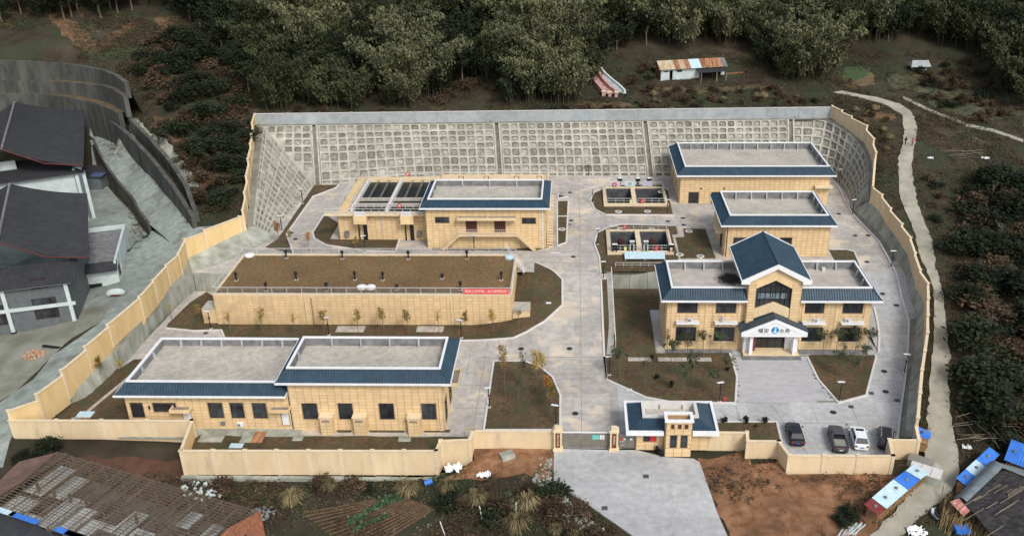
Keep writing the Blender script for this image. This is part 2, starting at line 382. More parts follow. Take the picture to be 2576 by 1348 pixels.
# ------------------------------------------------------------ terrain outside, from surveyed heights
CP = [(1400, 1200, -.05), (1700, 1250, -.05), (1800, 1340, -.3), (1500, 1340, -.5), (1250, 1180, -.2), (1100, 1215, -1.3), (800, 1218, -1.5), (460, 1218, -1.5), (800, 1320, -2.6),
      (400, 1320, -3.0), (100, 1180, -1.2), (0, 1250, -2.5), (1900, 1250, 0), (2200, 1250, 0), (2100, 1340, -.4), (2380, 1320, -.5), (2560, 1340, -1), (2560, 1250, -.8), (250, 1165, -1.2),
      (2345, 1200, .3), (2370, 1100, .8), (2370, 1000, 1.6), (2365, 900, 2.3), (2365, 800, 3.2), (2350, 720, 4.0), (2335, 650, 5.0), (2310, 580, 6.2), (2290, 520, 7.3), (2282, 460, 9.0), (2290, 400, 11), (2300, 350, 12.3), (2300, 300, 13.6), (2260, 265, 14.4), (2180, 245, 15), (2120, 235, 15.5),
      (2430, 1000, 1.2), (2560, 1000, 1.5), (2430, 800, 2.6), (2560, 800, 3.5), (2420, 600, 5.0), (2560, 600, 6), (2400, 470, 8.6), (2560, 470, 9), (2576, 350, 12), (2450, 330, 13), (2400, 270, 14.5),
      (1450, 272, 14.3), (1000, 275, 14.3), (700, 280, 14.6), (1500, 235, 15.8), (1750, 205, 17.0), (1900, 200, 17.2), (2000, 245, 15.6),
      (20, 1050, .6), (60, 1000, 1.4), (120, 900, 2.2), (200, 850, 2.9), (300, 750, 3.4), (380, 670, 4), (420, 625, 4.7), (450, 580, 5.6), (100, 920, 1.8), (0, 900, 1.6), (60, 840, 1.6), (220, 770, 2.0), (270, 640, 2.6), (250, 520, 3.4), (360, 560, 4.4), (400, 560, 5.0), (350, 480, 6.0), (290, 410, 7.2), (240, 345, 8.4),
      (510, 580, 7.0), (500, 500, 9.2), (440, 430, 10.5), (400, 360, 12.5), (340, 275, 17), (560, 500, 10.0), (580, 420, 11.5), (560, 330, 14.3), (600, 290, 14.7), (450, 250, 18), (400, 170, 22), (560, 180, 20), (250, 130, 25.5), (100, 110, 26.5), (0, 110, 26.5),
      (150, 322, 8.2), (0, 330, 8.0), (150, 158, 24.2), (0, 150, 25), (0, 560, 3), (0, 700, 1.8)]
cps = [at3(*p) for p in CP]
for q in wl: cps.append((q[0] - 1.2, q[1] + .4, q[2] + .3))
for q in wr: cps.append((q[0] + 1.2, q[1] + .3, q[2] + .1))
for k in range(9):
    cps.append((backL[0] + (backR[0] - backL[0]) * k / 8, backL[1] + (backR[1] - backL[1]) * k / 8 + 2.0, 13.9))
cps += [(x, 235, 14 + 26 * .30) for x in (-60, -30, 0, 30, 55)] + [(x, 265, 14 + 56 * .32) for x in (-120, -80, -40, 0, 40, 80)] + [(x, 300, 44) for x in (-120, -60, 0, 60)]
cps += [(85, 222, 16), (108, 215, 17), (130, 235, 23), (75, 240, 19.5), (100, 245, 21.5), (110, 265, 27), (105, 190, 12.5), (120, 200, 16), (125, 160, 12), (110, 130, 7), (-150, 235, 27), (-110, 240, 26), (-170, 200, 20), (-140, 160, 6), (-130, 120, 2)]
cps += [(-260, 60, 2), (-260, 200, 45), (260, 60, 2), (260, 200, 40), (-150, 330, 75), (0, 330, 68), (150, 330, 72), (0, 560, 150), (-400, 500, 150), (400, 500, 150), (-400, 0, 5), (400, 0, 5), (0, -200, -12), (0, 40, -3), (-80, 50, -4), (80, 60, -1.5), (-300, -200, -12), (300, -200, -10)]
_P = np.array([(a, b) for a, b, c in cps]); _Z = np.array([c for a, b, c in cps])
def _kern(d): return np.sqrt(d * d + 64.0)
_A = _kern(np.linalg.norm(_P[:, None] - _P[None], axis=2)) + np.eye(len(_P)) * -6.0
_n = len(_P); _S = np.zeros((_n + 3, _n + 3)); _S[:_n, :_n] = _A; _S[:_n, _n] = 1; _S[:_n, _n + 1:] = _P; _S[_n, :_n] = 1; _S[_n + 1:, :_n] = _P.T
_W = np.linalg.solve(_S, np.concatenate([_Z, [0, 0, 0]]))
APRON = [at(1393, 1128), at(1546, 1131), at(1600, 1131), at(1672, 1149), at(1745, 1153), at(1760, 1162), at(1805, 1290), at(1842, 1375), at(1840, 1500), at(1700, 1460), at(1600, 1352), at(1470, 1262), at(1393, 1213)]
_cache = {}; YARDP = []; YARDX = []
def T(x, y):
    z = TR_(x, y)
    if YARDX and z > 3.1 and x < -68 and 130 < y < 200 and poly_in(YARDX, x, y): z = 3.1
    return z
def TR_(x, y):
    k = (round(x, 2), round(y, 2))
    if k in _cache: return _cache[k]
    d = np.hypot(_P[:, 0] - x, _P[:, 1] - y)
    z = float(_kern(d) @ _W[:_n] + _W[_n] + _W[_n + 1] * x + _W[_n + 2] * y)
    z += .22 * mnoise.noise((x * .16, y * .16, 0)) * smooth(75, 120, math.hypot(x - 10, y - 110) + 40)
    if -30 < x < 60 and y < 99:
        if poly_in(APRON, x, y): z = -.12
        else:
            s = seg_dist(APRON, x, y)
            if s < 5: z = -.12 + (z + .12) * s / 5
    if -80 < x < 43.9 and 90 < y < 100.5 and z > -.1: z = -.1
    if x < -103 and y > 190:
        yw = float(np.interp(x, [-150, -126, -110.5, -103], [213.2, 212.3, 205, 198]))
        if y < yw + 1.8: z = min(z, 8.0)
    _cache[k] = z
    return z
RAMPE = [hit(u, v, T, 6) for u, v in ((232, 352), (246, 385), (262, 414), (290, 455), (333, 504), (352, 540), (372, 566))]
YARDX = [(p[0] + 2.3, p[1] + .8) for p in RAMPE] + [(RAMPE[-1][0] - 1, RAMPE[-1][1] - 9), (-140, RAMPE[-1][1] - 9), (-140, RAMPE[0][1] + .8)]
YARDP = [(p[0], p[1]) for p in RAMPE] + [(RAMPE[-1][0] - 3, RAMPE[-1][1] - 9), (-140, RAMPE[-1][1] - 9), (-140, RAMPE[0][1])]; _cache.clear()
def sp(a, b, st): return np.arange(a, b, st)
gx = np.concatenate([[-520, -400, -310, -250], sp(-210, -115, 5), sp(-115, 115, 1.6), sp(115, 211, 5), [250, 310, 400, 520]])
gy = np.concatenate([[-260, -140, -60, 0, 30], sp(46, 60, 4), sp(60, 275, 1.6), sp(275, 360, 5), [380, 430, 520, 640]])
mb = MB(); idx = {}; ins = {}
for i, x in enumerate(gx):
    for j, y in enumerate(gy):
        near = -85 < x < 75 and 90 < y < 212 and poly_in(PERIM, x, y)
        ins[i, j] = near and seg_dist(PERIM, x, y) > (.3 if x < -60 and 104 < y < 146 else 1.9)
        idx[i, j] = len(mb.v); mb.v.append((float(x), float(y), 0.0 if ins[i, j] else (min(T(float(x), float(y)) - 3.6, (0 if y < 142 else UP) - .4) if near else T(float(x), float(y)))))
for i in range(len(gx) - 1):
    for j in range(len(gy) - 1):
        if ins[i, j] or ins[i + 1, j] or ins[i, j + 1] or ins[i + 1, j + 1]: continue
        mb.f.append((idx[i, j], idx[i + 1, j], idx[i + 1, j + 1], idx[i, j + 1]))
hill = mb.build('hillside', M['earth'], kind='structure', smooth=True)
TH = T
def th(u, v): return hit(u, v, T, 5.0)

HOLES = [(6.3, 174.3, 18.9, 184.3), (6.3, 150.6, 17.7, 160.7)]
# ------------------------------------------------------------ paved yard inside the walls
def ks(o, k='structure'): o['kind'] = k; return o
drape([(-73.5, 99), (-69, 112), (-67.5, 141.9), (-57, 141.9), (-57, 131), (-8, 131), (-8, 97.1), (-13.1, 97.1), (-13.3, 95.2), (-17.1, 94.9), (-17.4, 92.9), (-49.4, 92.6), (-50.5, 99)], gi, 0, 3).build('yard_pavement', M['concrete'], kind='structure')
drape([(-8, 97), (-8, 143.2), (6.2, 143.2), (6.2, 97)], gi, 0, 1.5).build('main_road', M['concrete'], kind='structure')
drape([(6.2, 97.1), (6.2, 143.2), (46.6, 143.2), (46.6, 120), (46.6, 105), (43.4, 95.8), (39.8, 95.8), (39.2, 92.5), (26.7, 92.5), (26, 95.4), (22.1, 95.4), (22.1, 97.1)], gflat, 0, 4).build('office_forecourt', M['apron'], kind='structure')
drape([(46.6, 106), (46.6, 143.2), (58, 143.2), (55.5, 130), (52, 118), (48, 106)], ge, 0, 2).build('east_drive', M['apron'], kind='structure')
drape([(-67.5, 142.35), (-58, 142.35), (-58, 145.4), (-10, 145.4), (-10, 143.2), (62, 143.2), (62, 193.5), (-58, 193.5), (-61, 162), (-65, 155), (-68, 147)], gup, 0, 6, holes=HOLES).build('upper_yard', M['concrete'], kind='structure')
apr = drape(APRON, lambda x, y: T(x, y) + .14, 0, 2, skirt=.3).build('gate_apron', M['apron'], kind='structure')

BED_W = .16
def bed(name, px, zf, closed=True, kerb=None, m='soil', off=.10, res=1.2, world=False, rag=0):
    pts = [(p if world else hit(p[0], p[1], zf, 1.0)[:2]) for p in px]
    o = drape(pts, zf, off, res, rag, skirt=.12, holes=[h for h in HOLES if zf is gup and poly_in(pts, h[0], h[1]) and poly_in(pts, h[2], h[3])]).build(name, M[m], kind='structure')
    if kerb:
        a, b = kerb
        seg = [pts[i % len(pts)] for i in range(a, b + 1)]
        ribbon(seg, zf, .30, .17, 0).build('kerb', M['kerb'], kind='structure')
    return pts
def lift(zf, d): return lambda x, y: zf(x, y) + d
bed('lawn', [(95, 1088), (143, 1032), (217, 999), (295, 932), (338, 903), (420, 903), (330, 1060), (300, 1088)], gflat, m='soil', off=.1, rag=.5)
bed('lawn', [(492, 1104), (503, 1094), (645, 1100), (798, 1097), (1186, 1100), (1180, 1112), (1097, 1134), (470, 1134)], gflat, off=.1, rag=.25)
tankbed = bed('lawn', [(424, 814), (417, 826), (487, 833), (557, 831), (565, 851), (1162, 857), (1290, 851), (1324, 836), (1370, 809), (1415, 768), (1415, 704), (1387, 679), (1339, 659), (1335, 674), (1300, 675), (1290, 760), (560, 760), (520, 735), (478, 762)], gi, kerb=(1, 13))
bed('lawn', [(791, 467), (853, 466), (844, 474), (788, 495), (721, 590), (738, 638), (668, 622), (697, 604), (712, 583)], gup, kerb=(1, 5))
bed('lawn', [(852, 563), (817, 539), (787, 586), (791, 601), (820, 617), (912, 631), (995, 633), (1005, 604), (829, 603)], gup, kerb=(1, 7))
bed('lawn', [(1086, 629), (1345, 631), (1380, 622), (1200, 612), (1090, 612)], gup)
bed('lawn', [(1402, 506), (1430, 506), (1425, 611), (1402, 619)], gup, kerb=(0, 4))
bed('lawn', [(1404, 488), (1428, 496), (1404, 500)], gup, kerb=(0, 3))
bed('lawn', [(1693, 542), (1524, 541), (1497, 528), (1485, 506), (1494, 486), (1517, 476), (1567, 466), (1664, 463), (1679, 479)], gup, kerb=(0, 8))
bed('lawn', [(1707, 650), (1690, 591), (1705, 589), (1700, 569), (1564, 566), (1530, 573), (1504, 586), (1495, 614), (1508, 649), (1511, 688), (1600, 688), (1690, 682)], gup, kerb=(3, 9))
bed('lawn', [(1719, 576), (1774, 577), (1800, 650), (1712, 650), (1700, 599), (1722, 597)], gup)
bed('lawn', [(2086, 629), (2128, 629), (2149, 634), (2165, 672), (2100, 655)], gup, kerb=(0, 3))
bed('lawn', [(1512, 704), (1514, 749), (1520, 898), (1525, 898), (1531, 835), (1532, 704)], gi, kerb=(0, 2))
bed('lawn', [(1540, 704), (1662, 704), (1660, 779), (1634, 779), (1650, 889), (1836, 889), (1854, 949), (1850, 1014), (1700, 1014), (1624, 1000), (1525, 955), (1520, 899), (1527, 840)], gflat, kerb=(5, 11))
bed('lawn', [(2031, 899), (2058, 955), (2109, 1014), (2179, 995), (2204, 899), (2202, 894), (2037, 893)], gflat, kerb=(0, 5))
bed('lawn', [(1242, 909), (1217, 1082), (1409, 1082), (1410, 995), (1390, 949), (1357, 922), (1317, 909)], gflat, kerb=(0, 7))
bed('lawn', [(1795, 1062), (1954, 1062), (1966, 1112), (1890, 1112), (1880, 1092), (1795, 1092)], gflat, kerb=(0, 2))
for a in ((605, 720, 543, 563), (850, 1120, 543, 563), (1262, 1465, 543, 563)):          # narrow planting strips by the pump room
    x0, x1 = 645.2 + a[0] / 3, 645.2 + a[1] / 3
    bed('lawn', [(x0, 1081), (x1, 1081), (x1 - 2, 1087), (x0 + 2, 1087)], gflat)
# main road east kerb and west tank kerb
ribbon([at(1520, 898), at(1523, 925), at(1526, 955)], gflat, .3, .17).build('kerb', M['kerb'], kind='structure')
cl = [hit(u, v, ge, 1)[:2] for u, v in ((2040, 441), (2087, 448), (2111, 475), (2126, 507), (2146, 542), (2178, 574), (2211, 609), (2234, 650), (2255, 692), (2267, 746), (2286, 808), (2284, 876), (2277, 952), (2266, 1031), (2257, 1103))]
ribbon(cl, ge, .3, .2).build('kerb', M['kerb'], kind='structure')
ribbon([hit(u, v, ge, 1)[:2] for u, v in ((2199, 774), (2209, 820), (2212, 855), (2210, 888))], lambda x, y: max(0, ge(x, y)), .3, .2).build('kerb', M['kerb'], kind='structure')

# paving slabs with open joints, drawn as thin recessed strips of dirt
jm = mat('joint_dirt', (.20, .18, .15), (.27, .25, .215), 2, .98)
def joint(pts, zf, wd=.07):
    mb = MB(); p = densify(pts, 1.2, False)
    for i in range(len(p) - 1):
        a, b = np.array(p[i]), np.array(p[i + 1]); d = (b - a) / (np.hypot(*(b - a)) + 1e-9); nn = np.array([-d[1], d[0]]) * wd / 2
        za, zb = zf(*a) + .006, zf(*b) + .006
        mb.quad((*(a + nn), za), (*(a - nn), za), (*(b - nn), zb), (*(b + nn), zb))
    return mb
jj = MB()
def addj(pts, zf, wd=.07):
    m_ = joint(pts, zf, wd); jj.add(m_.v, m_.f)
for y in list(np.arange(99.5, 122, 5.2)) + list(np.arange(123, 143, 4.8)): addj([(-3.2 if y > 104 else -2.6, y), (4.2, y)], gi)
addj([(1.0, 98), (1.0, 143)], gi)
for x in (-46, -40, -34, -28, -22, -16): addj([(x, 120.6), (x, 114.5)], gi)
addj([(-13.6, 98), (-13.6, 128)], gi); addj([(-13.8, 119.6), (-3, 119.6)], gi); addj([(-16.5, 106), (-10, 106)], gi); addj([(-16.5, 112), (-10, 112)], gi)
for y in np.arange(147, 193, 5): addj([(-3, y), (5, y)], gup)
for y in (147, 152): addj([(-9.6, y), (-3, y)], gup)
addj([(1, 143.2), (1, 192)], gup)
for x in np.arange(5, 52, 5): addj([(x, 187.2), (x, 192)], gup)
for x in np.arange(6, 26, 5): addj([(x, 163.8), (x, 168.5)], gup)
for y in np.arange(146, 188, 5): addj([(48, y), (55, y)], gup)
for y in (104, 110, 116, 122, 128, 134, 140): addj([(46.8 if y > 118 else 44, y), (53.5 if y > 125 else 47 + (y - 104) * .25, y)], ge)
addj([(20, 102.9), (38, 102.9)], gflat); addj([(30, 96), (27.5, 107)], gflat); addj([(38, 93), (38.5, 107)], gflat)
for x in (22.5, 33): addj([(x, 103), (x, 107)], gflat)
o = jj.build('pavement_joint', jm, kind='stuff')
# paver forecourt in front of the office: real pavers, each proud of its joint
fp = [at(1840, 893), at(1856, 949), at(1853, 1012), at(2106, 1012), at(2056, 955), at(2033, 893)]
pbed = drape(fp, gflat, .012, 3).build('paver_bed', jm, kind='structure'); ROOT[pbed.name] = Vector((0, 0, 0))
pm = MB().box(-.49, -.24, 0, .49, .24, .03).mesh('paver', M['paver'])
pv = []
for j, y in enumerate(np.arange(107.6, 120.5, .5)):
    for x in np.arange(20 + (.5 if j % 2 else 0), 40, 1.0):
        if poly_in(fp, x, y + .15) and poly_in(fp, x, y - .2): pv.append((math.dist((0, 0), (x, y)), x, y))
pv.sort()
for k, (d, x, y) in enumerate(pv[:300]):
    o = bpy.data.objects.new('paver', pm); COL.objects.link(o); o.location = (x, y, .014)
    o.parent = pbed
mb = MB()
for d, x, y in pv[300:]: mb.box(x - .49, y - .24, .014, x + .49, y + .24, .044)
mb.build('paver_field', M['paver'], pbed, local=True, kind='stuff')
# ------------------------------------------------------------ boundary walls: footing, panels, posts, coping
def wall_run(label, pts, mpanel, mpost, mcop, bay=4.2, th_=.22, group=None, step=False, name='boundary_wall', cat='wall', below=.5, postw=.42, posth=.12, snapz=True):
    """pts: (x, y, zbase, ztop) ; each bay gets its own panel, post and coping pieces"""
    b = pts[0]; t = thing(name, (b[0], b[1], b[2]), label, cat, group)
    bays = []
    for i in range(len(pts) - 1):
        a, c = np.array(pts[i], float), np.array(pts[i + 1], float); L = np.hypot(*(c - a)[:2]); n = max(1, round(L / bay))
        for k in range(n): bays.append((a + (c - a) * k / n, a + (c - a) * (k + 1) / n))
    for a, c in bays:
        d = (c - a)[:2]; L = np.hypot(*d); d = d / L; nn = np.array([-d[1], d[0]])
        zb, zt = min(a[2], c[2]) - below, (max(a[3], c[3]) if step else None)
        za, zc = (zt, zt) if step else (a[3], c[3])
        mb = MB()
        P = [a[:2] - nn * th_ / 2, c[:2] - nn * th_ / 2, c[:2] + nn * th_ / 2, a[:2] + nn * th_ / 2]
        zz = [za, zc, zc, za]
        mb.add([(p[0], p[1], zb) for p in P] + [(p[0], p[1], z) for p, z in zip(P, zz)], [(0, 3, 2, 1), (4, 5, 6, 7), (0, 1, 5, 4), (1, 2, 6, 5), (2, 3, 7, 6), (3, 0, 4, 7)])
        mb.build('panel', mpanel, t)
        mb = MB(); w2 = th_ / 2 + .09
        P = [a[:2] - nn * w2, c[:2] - nn * w2, c[:2] + nn * w2, a[:2] + nn * w2]
        mb.add([(p[0], p[1], z + .003) for p, z in zip(P, zz)] + [(p[0], p[1], z + .11) for p, z in zip(P, zz)], [(0, 3, 2, 1), (4, 5, 6, 7), (0, 1, 5, 4), (1, 2, 6, 5), (2, 3, 7, 6), (3, 0, 4, 7)])
        mb.build('coping', mcop, t)
    ends = [x[0] for x in bays] + [bays[-1][1]]
    for i, a in enumerate(ends):
        q = bays[min(i, len(bays) - 1)]; d = (q[1] - q[0])[:2]; d = d / np.hypot(*d)
        z1 = max([a[3]] + ([max(bays[i][0][3], bays[i][1][3])] if step and i < len(bays) else []) + ([max(bays[i - 1][0][3], bays[i - 1][1][3])] if step and i > 0 else []))
        mb = MB(); c = Vector((a[0], a[1], (a[2] - below + z1 + .1) / 2)); dd = Vector((d[0], d[1], 0)); n2 = Vector((-d[1], d[0], 0)); h = (z1 + .1 - a[2] + below) / 2
        mb.obox(c, dd * postw / 2, n2 * (th_ / 2 + .06), Vector((0, 0, h)))
        mb.obox((a[0], a[1], z1 + .1 + posth / 2), dd * (postw / 2 + .06), n2 * (th_ / 2 + .14), (0, 0, posth / 2))
        mb.build('post', mpost, t)
    return t
Y_, PL, TR = M['yellow'], M['pale'], M['trim']
def top_for(base, v):                               # height at which a vertical from this foot reaches the seen coping
    lo, hi = 0.5, 6.0
    for _ in range(30):
        m_ = (lo + hi) / 2
        if proj(base[0], base[1], base[2] + m_)[1] > v: lo = m_
        else: hi = m_
    return base[2] + m_
def vt(u):                                          # seen coping line of the west wall
    for a, b in zip(WLt, WLt[1:]):
        if a[0] <= u <= b[0]: return a[1] + (b[1] - a[1]) * (u - a[0]) / (b[0] - a[0])
    return WLt[-1][1]
west = [(p[0], p[1], p[2], p[2] + h) for p, h in zip(wl, [2.6, 3.0, 3.3, 3.4, 3.4, 3.4, 3.4, 3.4, 3.3, 3.1, 2.9, 2.8, 2.7, 2.6, 2.6, 2.5, 2.5, 2.3])]
wall_run('bright yellow stepped boundary wall climbing the west side beside the outer road', west[:12], Y_, TR, TR, 7.0, below=.6, step=True, postw=.3)
wall_run('yellow stepped boundary wall climbing the top of the west slope beside the trees', west[11:], Y_, TR, TR, 5.4, below=3.0, step=True, postw=.3)
nb = 34
bk = [(backL[0] + (backR[0] - backL[0]) * k / 6, backL[1] + (backR[1] - backL[1]) * k / 6 + .2, 13.5, 15.9) for k in range(7)]
wall_run('long grey blue concrete wall along the top of the back slope', bk, M['greywall'], M['greywall'], M['kerb'], 6.3, below=3.0, postw=.36)
east = [(p[0], p[1], p[2], p[2] + 2.7) for p in wr]
wall_run('cream boundary wall curving down the top of the northeast slope', east[:5], PL, TR, TR, 5.0, below=3.0, step=True)
wall_run('cream boundary wall running down the east side beside the dirt path', east[5:], PL, TR, TR, 6.0, below=3.0, step=True)
e4, e5 = east[4], east[5]
wall_run('short bright cream wall return at the kink of the east wall', [e4, e5], Y_, TR, TR, 9, below=3.0)
F = FRONT
def fr(i, j, zb, zt=2.5): return [(F[k][0], F[k][1], zb, zt) for k in range(i, j + 1)]
wall_run('low cream front wall west of the notch, behind the ruined shed', fr(0, 1, -1.0), PL, TR, TR, 6.2, below=.6)
wall_run('short bright yellow return wall at the front notch', [(F[1][0], F[1][1], 0, 2.5), (F[2][0], F[2][1], -.8, 2.5)], Y_, TR, TR, 9, below=.6)
wall_run('long cream front wall on a concrete footing before the pump room', fr(2, 3, -1.1), PL, TR, TR, 4.05, below=0)
wall_run('cream front wall piece stepping back beside the white plastic heap', fr(3, 6, -.6), PL, TR, TR, 9, below=.8)
wall_run('cream front wall left of the gate above red soil', fr(6, 7, 0), PL, TR, TR, 12, below=.4)
wall_run('cream front wall right of the gatehouse above red soil', [(17.35, 97.1, 0, 2.5), (22.2, 97.1, 0, 2.5), (22.0, 95.3, 0, 2.5), (25.9, 95.3, 0, 2.5)], PL, TR, TR, 9, below=.4)
wall_run('cream front wall in three bays before the parked cars', [(25.9, 95.3, 0, 2.5), (26.6, 92.4, 0, 2.5), (39.3, 92.4, 0, 2.5)], PL, TR, TR, 4.25, below=.4)
wall_run('cream corner wall at the southeast end behind the stone tank', [(39.3, 92.4, 0, 2.5), (39.9, 95.7, 0, 2.5), (43.6, 95.7, 0, 2.5), (44.0, 98.2, .8, 2.9)], PL, TR, TR, 9, below=.6)
# concrete footing of the long front wall
t = thing('wall_footing', (-33, 92, -2), 'weathered grey concrete footing under the long front wall', 'footing')
mb = MB()
for k in range(16):
    x0 = -49.9 + k * 2.06; z0 = -2.6 - .1 * mnoise.noise((k * .7, 0, 0))
    mb = MB(); mb.box(x0, 91.75 - .12 * abs(mnoise.noise((k, 3, 0))), z0, x0 + 2.05, 92.3, -1.05 - .04 * (k % 3)); mb.build('footing_block', M['oldconc'], t)

# ------------------------------------------------------------ made slopes and ledges
def strip(name, A, B, m, kind='structure', n=50, k=4, wob=.15):
    mb = ruled(A, B, n, k, wob); mb.f = [f for f in mb.f]; return mb.build(name, m, kind=kind, smooth=False)
RT = [at3(u, v, z) for u, v, z in ((292, 884, 2.9), (330, 845, 3.0), (363, 802, 3.05), (400, 757, 3.1), (440, 723, 3.15), (485, 689, 3.2))]
strip('concrete_bank', [wl[0], wl[1], wl[2], wl[3], wl[4]], [at3(80, 1092, .05), at3(143, 1032, .05), at3(217, 999, .05), at3(262, 960, .05), at3(297, 925, .05)], M['oldconc'], wob=.3)
strip('ledge', wl[4:9] , RT, M['mossconc'], wob=.25)
strip('concrete_bank', [wl[8], wl[9], wl[10], wl[11]], [at3(483, 688, 3.2), at3(540, 668, 3.2), at3(600, 645, 3.2), at3(690, 600, 3.2)], M['oldconc'], wob=.2)
def cliff(label, top, zb, thick=.5, seg=2.6, m='oldconc', name='retaining_wall', piece='wall_section'):
    """upright concrete wall in cast sections, top given as 3D points"""
    t = thing(name, (top[0][0], top[0][1], zb if not callable(zb) else zb(top[0][0], top[0][1])), label, 'retaining wall')
    L = sum(math.dist(a[:2], b[:2]) for a, b in zip(top, top[1:])); n = max(2, round(L / seg) + 1); p = resample([q[:3] for q in top], n)
    for a, b in zip(p, p[1:]):
        a, b = np.array(a), np.array(b); d = (b - a)[:2]; d = d / np.hypot(*d); nn = np.array([-d[1], d[0]])
        za = zb(a[0], a[1]) if callable(zb) else zb; zc = zb(b[0], b[1]) if callable(zb) else zb
        g = d * .03; a2, b2 = a[:2] + g, b[:2] - g
        P = [a2, b2, b2 + nn * thick, a2 + nn * thick]; o = (random.random() - .5) * .05
        P = [q + nn * o for q in P]
        MB().add([(*P[0], za - .5), (*P[1], zc - .5), (*P[2], zc - .5), (*P[3], za - .5), (*P[0], a[2]), (*P[1], b[2]), (*P[2], b[2]), (*P[3], a[2])],
                 [(0, 3, 2, 1), (4, 5, 6, 7), (0, 1, 5, 4), (1, 2, 6, 5), (2, 3, 7, 6), (3, 0, 4, 7)]).build(piece, M[m], t)
    return t
cliff('stained concrete retaining wall along the west gully left of the lawn roof tank', RT, 0, .4)
cliff('grey concrete end wall closing the gully behind the lawn roof tank', [(RT[-1][0], RT[-1][1] + .1, 3.22), (-58.7, 142.0, 3.22)], 0, .4, 2)
cliff('stained concrete retaining wall holding the basins above the office lawn', [(6.6, 143.0, 3.3), (15.8, 143.0, 3.3)], 0, .3, 3)
cliff('plain concrete retaining wall behind the office', [(15.8, 143.0, 3.3), (46.4, 143.0, 3.3)], 0, .3, 5)
cliff('low concrete wall beside the east drive at the office', [(46.4, 143.0, 3.2), (46.4, 134, 1.5), (46.4, 126, .35)], 0, .25, 3)
# tapered wall beside the office lawn, with white rail
t = thing('retaining_wall', (6.4, 134, 0), 'pale tapered retaining wall with white handrail left of the office lawn', 'retaining wall')
tp = [(6.4, y, gi(4.5, y) + .12) for y in np.arange(143, 125, -1.8)]
for a, b in zip(tp, tp[1:]):
    MB().add([(5.6, a[1], -.2), (5.6, b[1], -.2), (6.5, b[1], -.2), (6.5, a[1], -.2), (5.6, a[1], a[2]), (5.6, b[1], b[2]), (6.5, b[1], b[2]), (6.5, a[1], a[2])],
             [(0, 3, 2, 1), (4, 5, 6, 7), (0, 1, 5, 4), (1, 2, 6, 5), (2, 3, 7, 6), (3, 0, 4, 7)]).build('coping_slab', M['deck'], t)
mb = MB()
tp2 = [(6.42, y, gi(4.5, y) + .12) for y in np.linspace(143, 122.5, 12)]
mb.tube([(x, y, z + 1.0) for x, y, z in tp2], .05, 6); mb.tube([(x, y, z + .55) for x, y, z in tp2], .03, 5)
for x, y, z in tp2: mb.tube([(x, y, z - .3), (x, y, z + 1.0)], .035, 5)
mb.build('handrail', M['white'], t)

# ------------------------------------------------------------ lattice slopes: cast frame with sunken cells
_cellmesh = {}
def lattice(label, P, nu, vsplit, beam=.42, depth=.34, name='lattice_slope', skip=None, jit=.12, rnd=.22, nmax=300, usplit=None):
    """P(u,v)->3D over the unit square, u along, v up; cells are parts, the cast frame is one part"""
    b = P(.5, 0); t = thing(name, tuple(b), label, 'retaining wall'); fr_ = MB(); cells = []
    us = usplit or [k / nu for k in range(nu + 1)]
    for i in range(len(us) - 1):
        for j in range(len(vsplit) - 1):
            u0, u1, v0, v1 = us[i], us[i + 1], vsplit[j], vsplit[j + 1]
            A, B, C, D = [Vector(P(*q)) for q in ((u0, v0), (u1, v0), (u1, v1), (u0, v1))]
            if skip and skip((A + B + C + D) / 4, (u0 + u1) / 2, (v0 + v1) / 2): fr_.quad(A, B, C, D); continue
            lu = ((B - A).length + (C - D).length) / 2; lv = ((D - A).length + (C - B).length) / 2
            if lu < beam * 1.6 or lv < beam * 1.6: fr_.quad(A, B, C, D); continue
            N = (B - A).cross(D - A).normalized()
            bu = (beam * (1 + jit * random.uniform(-1, 1)) / 2) / lu; bv = (beam * (1 + jit * random.uniform(-1, 1)) / 2) / lv
            def q(s, r_): return (A * (1 - s) + B * s) * (1 - r_) + (D * (1 - s) + C * s) * r_
            cu, cv = min(.3, rnd / lu), min(.3, rnd / lv)
            s0, s1, r0, r1 = bu, 1 - bu, bv, 1 - bv
            oc = [(s0 + cu, r0), (s1 - cu, r0), (s1, r0 + cv), (s1, r1 - cv), (s1 - cu, r1), (s0 + cu, r1), (s0, r1 - cv), (s0, r0 + cv)]
            I = [q(*k) for k in oc]; Dn = [p - N * depth for p in I]
            Oo = [q(s0 + cu, 0), q(s1 - cu, 0), q(1, r0 + cv), q(1, r1 - cv), q(s1 - cu, 1), q(s0 + cu, 1), q(0, r1 - cv), q(0, r0 + cv)]
            fr_.add(I + Dn + Oo + [A, B, C, D], [(16, 17, 1, 0), (17, 25, 18, 2) if False else (17, 25, 18, 2, 1), (18, 19, 3, 2), (19, 26, 20, 4, 3), (20, 21, 5, 4), (21, 27, 22, 6, 5), (22, 23, 7, 6), (23, 24, 16, 0, 7)] + [(k, (k + 1) % 8, 8 + (k + 1) % 8, 8 + k) for k in range(8)])
            c = sum(Dn, Vector()) / 8
            cells.append((c, Dn, N))
    cells.sort(key=lambda k: (k[0] - Vector((0, 0, 72))).length)
    rest = MB()
    for k, (c, Dn, N) in enumerate(cells):
        m_ = MB(); bulge = .04 + .2 * random.random()
        mid = [c + (p - c) * .55 + N * bulge * random.uniform(.5, 1.2) for p in Dn]
        vs = Dn + mid + [c + N * bulge]; fs = [(i, (i + 1) % 8, 8 + (i + 1) % 8, 8 + i) for i in range(8)] + [(8 + i, 8 + (i + 1) % 8, 16) for i in range(8)]
        if k < nmax: m_.add(vs, fs).build('infill_panel', M['cell'], t)
        else: rest.add(vs, fs)
    if rest.v: rest.build('infill', M['cell'], t, kind='stuff')
    fr_.build('cast_frame', M['lattice'], t)
    return t
y0b = 192.2
